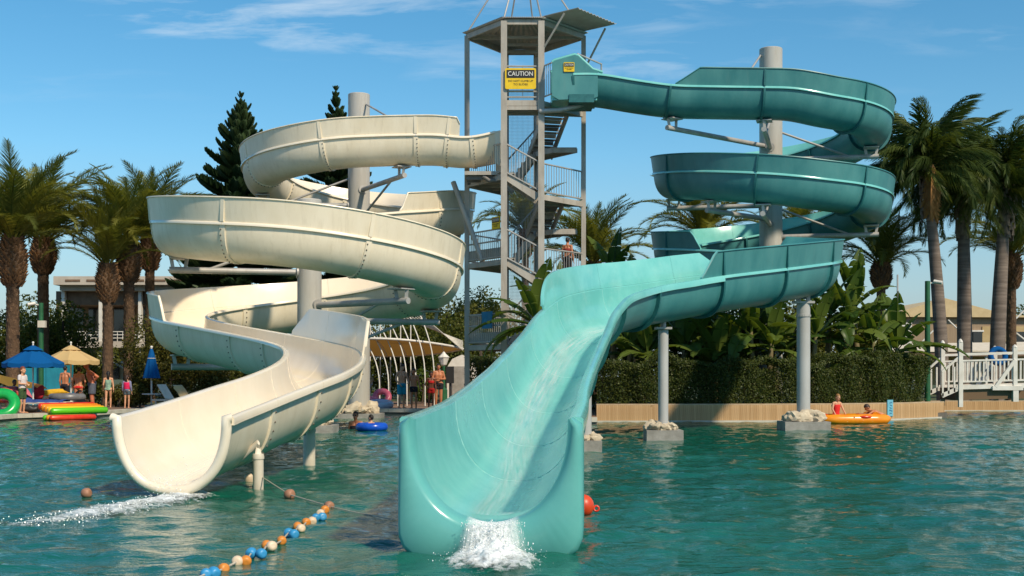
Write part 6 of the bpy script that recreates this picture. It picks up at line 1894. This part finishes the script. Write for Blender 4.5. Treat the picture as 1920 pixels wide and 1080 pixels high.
    # clothes: inflated versions of the covered bones, cut flat at the hems
    for (kind, mat) in clothes:
        mb = MB(); e_ = .016
        def torso(f0, f1, ex_=0.0, top=False):
            spine = [J['pelvis'] - Vector((0, 0, .06)), J['waist'], J['chest'], J['nb'] - Vector((0, 0, .03))]
            wid = [.145 * g, .13 * g, .155 * g, .12]; dep = [.118 * g, .108 * g, .118 * g, .075]
            rings = []
            for q in np.linspace(f0, f1, 10):
                i = min(2, int(q)); f = q - i; c = spine[i].lerp(spine[i + 1], f)
                w = wid[i] * (1 - f) + wid[i + 1] * f + e_ + ex_; dd = dep[i] * (1 - f) + dep[i + 1] * f + e_ + ex_
                ax = hx_.lerp(sx, min(1, q / 2)).normalized(); up = (spine[i + 1] - spine[i]).normalized(); fy = up.cross(ax).normalized()
                rings.append([(c + ax * w * math.cos(2 * math.pi * a / 18) + fy * dd * math.sin(2 * math.pi * a / 18)) * s_ for a in range(18)])
            mb.loft(rings)
        def leg(e, f, r0, r1):
            a, b = J['hp_' + e] + Vector((0, 0, .03)), J['hp_' + e].lerp(J['kn_' + e], f)
            mb.tube([a * s_, b * s_], [r0 * g * s_, r1 * g * s_], 14)
        if kind == 'shorts':
            torso(0, .62, .006)
            for e in 'rl': leg(e, .86, .112, .100)
        elif kind == 'trunks':
            torso(0.05, .5, 0)
            for e in 'rl': leg(e, .45, .108, .098)
        elif kind == 'briefs':
            torso(-.05, .42, -.002)
            for e in 'rl': leg(e, .14, .104, .098)
        elif kind == 'top':
            torso(1.62, 2.3, .004)
        elif kind == 'swimsuit':
            torso(-.05, 2.55, .0)
            for e in 'rl': leg(e, .12, .104, .098)
        elif kind == 'vest':
            torso(.75, 2.75, .03)
        elif kind == 'tshirt':
            torso(.35, 2.95, .018)
            for e in 'rl':
                mb.tube([J['sh_' + e].lerp(J['nb'], .25) * s_, J['sh_' + e] * s_, J['sh_' + e].lerp(J['el_' + e], .6) * s_], [.07 * s_, .072 * s_, .064 * s_], 12)
        elif kind == 'longsleeve':
            torso(.35, 2.9, .012)
            for e in 'rl': mb.tube([J['sh_' + e].lerp(J['nb'], .25) * s_, J['sh_' + e] * s_, J['el_' + e] * s_, J['el_' + e].lerp(J['wr_' + e], .8) * s_], [.066 * s_, .066 * s_, .054 * s_, .044 * s_], 12)
        inst({'top': 'bikini_top', 'briefs': 'swim_briefs', 'trunks': 'swim_trunks', 'longsleeve': 'rash_shirt'}.get(kind, kind), remeshed(mb, kind, mat, 0.018 * max(s_, .75), 1), root)
    return root
def deck(px, d, z=0.2): return (X(px, d), d, z)
C = {'white': cmat('white_cotton', (216, 208, 206), (200, 190, 190), 0.9), 'green': cmat('dark_green_cloth', (34, 62, 40), (70, 92, 50), 0.9, 14), 'grey': cmat('grey_blue_cloth', (92, 98, 112), (78, 84, 98), 0.9), 'red': cmat('bright_red_cloth', (220, 40, 34), (198, 30, 28), 0.8),
     'mint': cmat('mint_cloth', (150, 186, 160), (110, 140, 130), 0.8, 16), 'pink': cmat('neon_pink_cloth', (226, 30, 92), (205, 24, 80), 0.8), 'turq': cmat('turquoise_cloth', (28, 158, 184), (20, 140, 168), 0.85), 'black': cmat('black_cloth', (28, 26, 34), None, 0.9), 'blue': cmat('sky_blue_cloth', (60, 150, 205), (50, 130, 190), 0.8), 'sleeve': cmat('lilac_cloth', (130, 130, 160), None, 0.9), 'denim': cmat('denim_cloth', (80, 96, 104), (64, 80, 90), 0.9)}
WALK = dict(kn_r=(-.10, -.12, .51), an_r=(-.10, -.10, .10), to_r=(-.11, -.27, .05), kn_l=(.10, .04, .50), an_l=(.10, .22, .11), to_l=(.11, .06, .03), wr_r=(-.24, .10, .90), wr_l=(.24, -.16, .92))
FOLD = dict(el_r=(-.23, -.02, 1.14), wr_r=(-.06, -.20, 1.12), el_l=(.23, -.02, 1.14), wr_l=(.05, -.21, 1.10))
person('boy in white T-shirt and dark shorts standing at the left pool edge', deck(42, 44.3), 1.60, R(75), 'fair', 'red', [('tshirt', C['white']), ('shorts', C['green'])], FOLD, child=True)
person('person with dark hair sitting behind the boy in the white shirt', deck(24, 47.6, 0.12), 1.6, R(60), 'dark', 'dark', [('shorts', C['black'])], dict(pelvis=(0, 0, .55), waist=(0, -.02, .70), chest=(0, -.05, .91), nb=(0, -.06, 1.08), nt=(0, -.09, 1.15), head=(0, -.11, 1.25), sh_r=(-.17, -.06, 1.03), el_r=(-.22, -.1, .76), wr_r=(-.16, -.32, .66), sh_l=(.17, -.06, 1.03), el_l=(.22, -.1, .76), wr_l=(.16, -.32, .66), hp_r=(-.09, 0, .54), kn_r=(-.12, -.44, .55), an_r=(-.12, -.46, .12), to_r=(-.12, -.62, .07), hp_l=(.09, 0, .54), kn_l=(.12, -.44, .55), an_l=(.12, -.46, .12), to_l=(.12, -.62, .07)))
person('person standing under the sand parasol with one hand on the hip', deck(122, 51.5), 1.70, R(170), 'tan', 'dark', [('shorts', C['black'])], dict(el_r=(-.36, .06, 1.16), wr_r=(-.17, .0, .98)))
person('woman in red bikini seen from behind next to the grey inflatable boat', deck(147, 49.0), 1.66, R(188), 'tan', 'dark', [('briefs', C['red'])], dict(el_r=(-.25, -.06, 1.14), wr_r=(-.19, -.26, .98)), lean=R(10), hair_style='bun', face=False)
person('bare chested man in grey shorts bending forward, hands on hips', deck(173, 50.0), 1.86, R(-78), 'red', 'grey', [('shorts', C['grey'])], dict(el_r=(-.30, .16, 1.20), wr_r=(-.16, -.02, 1.0), el_l=(.30, .22, 1.20), wr_l=(.16, .05, 1.0)), girth=1.22, lean=R(16), hair_style='bald')
person('girl in mint swimsuit walking on the left deck', deck(203, 51.0), 1.47, R(195), 'fair', 'dark', [('swimsuit', C['mint'])], WALK, child=True, hair_style='long', face=False)
person('girl in neon pink vest walking on the left deck', deck(238, 51.0), 1.32, R(175), 'fair', 'brown', [('longsleeve', C['sleeve']), ('vest', C['pink']), ('trunks', C['denim'])], None, child=True, hair_style='long', face=False)
person('boy in turquoise shorts at the pool edge beside the canopy', deck(753, 50.9), 1.76, R(28), 'fair', 'brown', [('shorts', C['turq'])], dict(head=(.02, -.05, 1.64), el_r=(-.25, .0, 1.15), wr_r=(-.16, -.17, .98), el_l=(.24, -.05, 1.15), wr_l=(.17, -.24, 1.06)), girth=.92)
person('boy in black shorts next to the boy in turquoise shorts', deck(776, 50.7), 1.58, R(-12), 'tan', 'brown', [('trunks', C['black'])], dict(wr_l=(.30, -.05, .90)), child=True)
person('girl in red two piece swimsuit at the pool edge', deck(808, 50.8), 1.46, R(12), 'dark', 'dark', [('top', C['red']), ('trunks', C['red'])], dict(el_r=(-.27, .05, 1.15), wr_r=(-.15, -.10, 1.0)), child=True)
person('bare chested man standing behind the girl in red', deck(822, 53.6), 1.80, R(8), 'tan', 'dark', [('trunks', C['black'])], dict(el_r=(-.26, -.02, 1.15), wr_r=(-.06, -.2, 1.16), el_l=(.26, -.02, 1.15), wr_l=(.08, -.2, 1.14)), girth=1.15)
SITF = dict(pelvis=(0, 0, .12), waist=(0, -.02, .27), chest=(0, -.05, .48), nb=(0, -.07, .65), nt=(0, -.10, .72), head=(0, -.12, .82), sh_r=(-.17, -.06, .60), el_r=(-.24, -.12, .34), wr_r=(-.2, -.34, .22), sh_l=(.17, -.06, .60), el_l=(.24, -.12, .34), wr_l=(.2, -.34, .22), hp_r=(-.09, 0, .11), kn_r=(-.16, -.38, .30), an_r=(-.14, -.62, .08), to_r=(-.16, -.78, .06), hp_l=(.09, 0, .11), kn_l=(.16, -.38, .30), an_l=(.14, -.62, .08), to_l=(.16, -.78, .06))
person('child in striped shirt bending beside the pale blue ring', deck(687, 50.4), 1.3, R(60), 'fair', 'fair', [('tshirt', cmat('striped_cloth', (226, 170, 50), (60, 130, 190), 0.9, 30)), ('trunks', C['blue'])], None, child=True, lean=R(28))
person('woman with sunglasses standing in the pool by the blue ring', (X(667, 36.0), 36.0, -1.18), 1.68, R(-15), 'tan', 'dark', [('top', C['black'])], None, hair_style='bun', glasses=True)
person('dark haired child floating in the blue swim ring', (X(696, 35.2), 35.2, -0.78), 1.2, R(-120), 'fair', 'dark', [('trunks', C['blue'])], dict(el_r=(-.36, -.05, 1.22), wr_r=(-.36, -.28, 1.12), el_l=(.36, -.05, 1.22), wr_l=(.36, -.28, 1.12)), child=True)
person('fair child in red swimsuit kneeling on the orange raft', (X(1568, 40.3), 40.35, 0.16), 1.42, R(25), 'fair', 'fair', [('swimsuit', C['red'])], dict(SITF, el_r=(-.26, -.12, .36), wr_r=(-.24, -.30, .12), el_l=(.24, -.14, .36), wr_l=(.2, -.36, .14), kn_r=(-.2, -.34, .12), an_r=(-.1, -.5, .06), to_r=(-.06, -.62, .06), kn_l=(.24, -.3, .12), an_l=(.24, -.66, .06), to_l=(.26, -.8, .08)), child=True)
person('child in blue shorts leaning over the back of the orange raft', (X(1655, 40.35), 40.3, -0.52), 1.42, R(-88), 'tan', 'brown', [('shorts', C['blue'])], dict(waist=(0, -.13, 1.02), chest=(0, -.34, 1.10), nb=(0, -.50, 1.16), nt=(0, -.56, 1.20), head=(0, -.63, 1.27), sh_r=(-.17, -.46, 1.12), el_r=(-.24, -.66, 1.0), wr_r=(-.2, -.88, 1.02), sh_l=(.17, -.46, 1.12), el_l=(.24, -.66, 1.0), wr_l=(.2, -.88, 1.02)), child=True)
person('person in red top standing on the tower landing behind the banana leaves', (1.86, 42.95, 4.64), 1.5, R(150), 'tan', 'dark', [('top', cmat('brick_red_cloth', (140, 52, 44), None, 0.9)), ('shorts', C['black'])], None, face=False)
# ------------------------------------------------------------------ running and splashing water
def film_material(name, lo, hi, dens, col_=(0.86, 0.9, 0.9, 1), stretch=(5, 0.7, 5), edge=None):
    m = bpy.data.materials.new(name); nt, N, L, P = nodes_of(m); out_ = N['Material Output']
    P.inputs['Base Color'].default_value = col_; P.inputs['Roughness'].default_value = 0.12; P.inputs['IOR'].default_value = 1.33
    tc = N.new('ShaderNodeTexCoord'); mp = N.new('ShaderNodeMapping'); mp.inputs['Scale'].default_value = stretch
    L.new(tc.outputs['UV'], mp.inputs[0])
    nz = N.new('ShaderNodeTexNoise'); nz.inputs['Scale'].default_value = 3.0; nz.inputs['Detail'].default_value = 7; nz.inputs['Roughness'].default_value = 0.65
    L.new(mp.outputs[0], nz.inputs['Vector'])
    mr = N.new('ShaderNodeMapRange'); mr.inputs[1].default_value = lo; mr.inputs[2].default_value = hi; mr.inputs[4].default_value = dens
    L.new(nz.outputs['Fac'], mr.inputs[0])
    # fades out towards the sides of the stream, where the sheet of water thins
    sp = N.new('ShaderNodeSeparateXYZ'); L.new(tc.outputs['UV'], sp.inputs[0])
    ma = N.new('ShaderNodeMath'); ma.operation = 'PINGPONG'; ma.inputs[1].default_value = 0.5; L.new(sp.outputs['X'], ma.inputs[0])
    mr2 = N.new('ShaderNodeMapRange'); mr2.inputs[1].default_value = 0.0; mr2.inputs[2].default_value = 0.3; L.new(ma.outputs[0], mr2.inputs[0])
    mu = N.new('ShaderNodeMath'); mu.operation = 'MULTIPLY'; L.new(mr.outputs[0], mu.inputs[0]); L.new(mr2.outputs[0], mu.inputs[1])
    tr = N.new('ShaderNodeBsdfTransparent'); ms = N.new('ShaderNodeMixShader')
    L.new(mu.outputs[0], ms.inputs[0]); L.new(tr.outputs[0], ms.inputs[1]); L.new(P.outputs[0], ms.inputs[2]); L.new(ms.outputs[0], out_.inputs['Surface'])
    return m
M['film'] = film_material('running_water', 0.32, 0.80, 0.66)
M['fall'] = film_material('falling_water', 0.30, 0.62, 0.92, (0.88, 0.9, 0.9, 1), (9, 1.2, 9))
M['drop'] = pm('water_drops', (0.80, 0.84, 0.84), None, rough=0.2)
M['foam'] = pm('white_foam', (0.80, 0.82, 0.80), (0.62, 0.70, 0.69), 20, 0.45, 0.6, 40)
def froth_material():
    m = bpy.data.materials.new('thin_froth'); nt, N, L, P = nodes_of(m); out_ = N['Material Output']
    P.inputs['Base Color'].default_value = (0.84, 0.87, 0.86, 1); P.inputs['Roughness'].default_value = 0.35
    tc = N.new('ShaderNodeTexCoord')
    nz = N.new('ShaderNodeTexNoise'); nz.inputs['Scale'].default_value = 9.0; nz.inputs['Detail'].default_value = 9; nz.inputs['Roughness'].default_value = 0.72; nz.inputs['Distortion'].default_value = 0.6
    L.new(tc.outputs['Object'], nz.inputs['Vector'])
    sp = N.new('ShaderNodeSeparateXYZ'); L.new(tc.outputs['Object'], sp.inputs[0])      # thick froth is opaque, thin froth lets the water through
    hz = N.new('ShaderNodeMapRange'); hz.inputs[1].default_value = 0.0; hz.inputs[2].default_value = 0.09; hz.inputs[3].default_value = -0.24; hz.inputs[4].default_value = 0.16; L.new(sp.outputs['Z'], hz.inputs[0])
    ad = N.new('ShaderNodeMath'); ad.operation = 'ADD'; L.new(nz.outputs['Fac'], ad.inputs[0]); L.new(hz.outputs[0], ad.inputs[1])
    mr = N.new('ShaderNodeMapRange'); mr.inputs[1].default_value = 0.34; mr.inputs[2].default_value = 0.62; mr.inputs[4].default_value = 0.93
    L.new(ad.outputs[0], mr.inputs[0])
    tr = N.new('ShaderNodeBsdfTransparent'); ms = N.new('ShaderNodeMixShader')
    L.new(mr.outputs[0], ms.inputs[0]); L.new(tr.outputs[0], ms.inputs[1]); L.new(P.outputs[0], ms.inputs[2]); L.new(ms.outputs[0], out_.inputs['Surface'])
    return m
M['froth'] = froth_material()
def strip_mesh(name, rows, mat):
    """rows of points across the stream, with UV x across and y along"""
    n = len(rows[0]); V = [tuple(p) for r_ in rows for p in r_]; fs, uv = [], []
    for i in range(len(rows) - 1):
        for k in range(n - 1):
            fs.append((i * n + k, i * n + k + 1, (i + 1) * n + k + 1, (i + 1) * n + k))
            uv += [(k / (n - 1), i * 0.1), ((k + 1) / (n - 1), i * 0.1), ((k + 1) / (n - 1), (i + 1) * 0.1), (k / (n - 1), (i + 1) * 0.1)]
    me = bpy.data.meshes.new(name); me.from_pydata(V, [], fs); me.materials.append(mat)
    ul = me.uv_layers.new(name='UVMap'); ul.data.foreach_set('uv', [c for p in uv for c in p])
    me.polygons.foreach_set('use_smooth', [True] * len(me.polygons))
    return me
def stream(path, s0, s1, off, half, lift=0.012):
    """thin running sheet lying in the trough; off(s) sideways lean of the stream as an angle"""
    rows = []
    for i in range(path.idx(s0), path.idx(s1) + 1, 2):
        f = (path.s[i] - s0) / (s1 - s0); a0 = off(f); row = []
        for k in range(9):
            a = R(270) + a0 + half(f) * (k / 4 - 1)
            c, sn = math.cos(a), math.sin(a)
            row.append(path.pt(i, (HW - lift) * math.copysign(abs(c) ** 0.86, c), (DEP - lift) * math.copysign(abs(sn) ** 0.90, sn)))
        rows.append(row)
    return rows
rows = stream(TP, TP.mark['post_2'] + 1.2, TP.len - 0.02, lambda f: 0.62 * math.sin(math.pi * min(1, f * 1.15)) * (1 - f) ** 0.5 - 0.03, lambda f: 0.50 - 0.12 * f)
o = bpy.data.objects.new('running_water', strip_mesh('running_water', rows, M['film'])); col.objects.link(o)
tag(o, 'thin white stream of water running down the teal chute', 'water', kind='stuff')
rows = stream(WP, WP.len - 6, WP.len - 0.02, lambda f: 0.15 - 0.15 * f, lambda f: 0.4)
o = bpy.data.objects.new('running_water', strip_mesh('running_water', rows, M['film'])); col.objects.link(o)
tag(o, 'thin sheet of water running out of the cream slide', 'water', kind='stuff')

def droplets(n, fn, rmin, rmax, seed):
    """many small low-poly drops; fn(random) gives a position"""
    r2 = random.Random(seed); mb = MB()
    base = [(0, 0, 1), (0.94, 0, 0.33), (-0.47, 0.82, 0.33), (-0.47, -0.82, 0.33), (0.47, 0.82, -0.33), (0.47, -0.82, -0.33), (-0.94, 0, -0.33), (0, 0, -1)]
    fs = [(0, 1, 2), (0, 2, 3), (0, 3, 1), (1, 4, 2), (2, 6, 3), (3, 5, 1), (1, 5, 4), (2, 4, 6), (3, 6, 5), (4, 5, 7), (4, 7, 6), (5, 6, 7)]
    for _ in range(n):
        p = Vector(fn(r2)); r_ = rmin + (rmax - rmin) * r2.random() ** 2.5; st = r2.uniform(0.8, 1.6)
        mb.add([p + Vector((x * r_, y * r_, z * r_ * st)) for x, y, z in base], fs)
    return mb
def foam_patch(cx, cy, fn_h, x0, x1, y0, y1, step, seed):
    """bumpy froth surface; cells where fn_h <= 0 are left out"""
    xs_ = np.arange(x0, x1, step); ys_ = np.arange(y0, y1, step); mb = MB(); ids = {}
    V, fs = [], []
    H = {}
    for i, x in enumerate(xs_):
        for j, y in enumerate(ys_):
            H[i, j] = fn_h(x, y)
    for i in range(len(xs_) - 1):
        for j in range(len(ys_) - 1):
            c4 = [(i, j), (i + 1, j), (i + 1, j + 1), (i, j + 1)]
            if min(H[c] for c in c4) <= 0: continue
            q = []
            for c in c4:
                if c not in ids:
                    ids[c] = len(V); V.append((xs_[c[0]], ys_[c[1]], H[c]))
                q.append(ids[c])
            fs.append(tuple(q))
    mb.add(V, fs); return mb
def nz3(x, y, s_, o=0.0): return mnoise.noise(Vector((x * s_, y * s_, o)))
# teal mouth: falling sheet, froth and spray
i = len(TP.s) - 1; mc = Vector(TP.p[i]); zl = mc.z - DEP
casc = thing('water_cascade', 'white water falling from the teal slide mouth into the pool', 'water', (float(mc.x), float(mc.y) - 0.3, 0.0))
mx_, my_ = float(mc.x) + 0.02, float(mc.y) - 0.15
for layer in range(3):
    rows = []
    for k in range(15):
        f = k / 14; row = []
        for q in range(25):
            g = q / 24 * 2 - 1
            w = (0.215 + 0.03 * layer * f) * (1 + 0.10 * f)
            jx = 0.012 * math.sin(q * 2.3 + layer * 2) ; jy = 0.015 * math.sin(q * 3.7 + layer) * f
            row.append(Vector((mx_ + g * w + jx * f, my_ - 0.02 - (0.10 + 0.05 * layer) * f ** 0.7 + jy, zl + 0.035 * abs(g) ** 2.0 * 1.6 + 0.01 - (zl + 0.04) * f ** 1.6)) - OFF[casc.name])
        rows.append(row)
    inst('falling_sheet', strip_mesh('falling_sheet', rows, M['fall']), casc)['kind'] = 'stuff'
def in_fall(r2):
    f = r2.random(); g = r2.gauss(0, 0.45)
    return (mx_ + max(-1.1, min(1.1, g)) * 0.24, my_ - 0.06 - 0.16 * f ** 0.7 + r2.uniform(-0.04, 0.04), max(0.0, zl * (1 - f ** 1.6)) + r2.uniform(0, 0.03))
droplets(1100, in_fall, 0.002, 0.0065, 5).build('spray_drops', M['drop'], casc, smooth=60)['kind'] = 'stuff'
def near_foam(x, y):
    d = math.hypot((x - mx_) / 0.38, (y - (my_ - 0.46)) / 0.6)
    n = nz3(x, y, 5) * 0.5 + nz3(x, y, 12, 3) * 0.4 + nz3(x, y, 28, 7) * 0.25
    return (0.11 * max(0, 1.15 - d) ** 0.8 * (1 + 0.9 * n) + 0.028 * n - 0.018 * max(0, d - 0.6)) if d < 1.6 else -1
foam_patch(0, 0, near_foam, mx_ - 0.75, mx_ + 0.75, my_ - 1.3, my_ + 0.25, 0.02, 1).build('froth', M['froth'], casc, smooth=60)['kind'] = 'stuff'
def spl(r2):
    a = r2.uniform(0, 6.28); q = abs(r2.gauss(0, 0.19))
    return (mx_ + math.cos(a) * q * 1.1, my_ - 0.4 + math.sin(a) * q, abs(r2.gauss(0, 0.06)) * (1.6 - min(1.4, q * 1.6)) + 0.015)
droplets(900, spl, 0.002, 0.007, 6).build('splash_drops', M['drop'], casc, smooth=60)['kind'] = 'stuff'
# cream mouth: jet of white water shooting to the left
i = len(WP.s) - 1; mc = Vector(WP.p[i]); wx, wy = float(mc.x) + 0.0, float(mc.y)
jet = thing('water_splash', 'long streak of white water shooting left from the cream slide mouth', 'water', (wx - 0.5, wy - 0.4, 0))
pa, pb_ = Vector((wx + 0.15, wy - 0.05, 0)), Vector((X(75, 12.9), 12.95, 0))
def jet_h(x, y):
    d = pb_ - pa; f = ((x - pa.x) * d.x + (y - pa.y) * d.y) / d.length_squared
    if f < -0.12 or f > 1.1: return -1
    q = Vector((pa.x + d.x * f, pa.y + d.y * f, 0)); e = math.hypot(x - q.x, y - q.y)
    w = 0.34 + 0.26 * f
    n = nz3(x, y, 3) * 0.5 + nz3(x, y, 8, 3) * 0.5 + nz3(x, y, 20, 7) * 0.3
    k = 1 - (e / w) ** 1.4 - max(0, f - 0.75) * 2.0 + n * (0.7 + 0.5 * f)
    return 0.07 * k * (1 - 0.5 * min(1, f)) + 0.008 if k > 0.0 else -1
foam_patch(0, 0, jet_h, pb_.x - 0.9, pa.x + 0.8, pb_.y - 0.8, pa.y + 0.7, 0.03, 2).build('froth', M['froth'], jet, smooth=60)['kind'] = 'stuff'
def jd(r2):
    f = r2.random() ** 1.3; q = pa.lerp(pb_, f); s_ = 0.10 + 0.12 * f
    return (q.x + r2.gauss(0, s_), q.y + r2.gauss(0, s_), abs(r2.gauss(0, 0.045)) * (1.1 - f * 0.7) + 0.01)
droplets(1500, jd, 0.002, 0.009, 7).build('splash_drops', M['drop'], jet, smooth=60)['kind'] = 'stuff'
def lipd(r2):
    a = r2.gauss(0, 0.42); c_ = math.sin(a)
    p = WP.pt(len(WP.s) - 1, -HW * 0.8 * c_, -DEP * math.cos(a) + 0.05)
    return (p[0] + r2.uniform(-0.25, 0.02), p[1] - abs(r2.gauss(0, 0.15)), max(0.0, p[2] + r2.uniform(-0.06, 0.10)))
droplets(350, lipd, 0.002, 0.007, 8).build('lip_spray', M['drop'], jet, smooth=60)['kind'] = 'stuff'
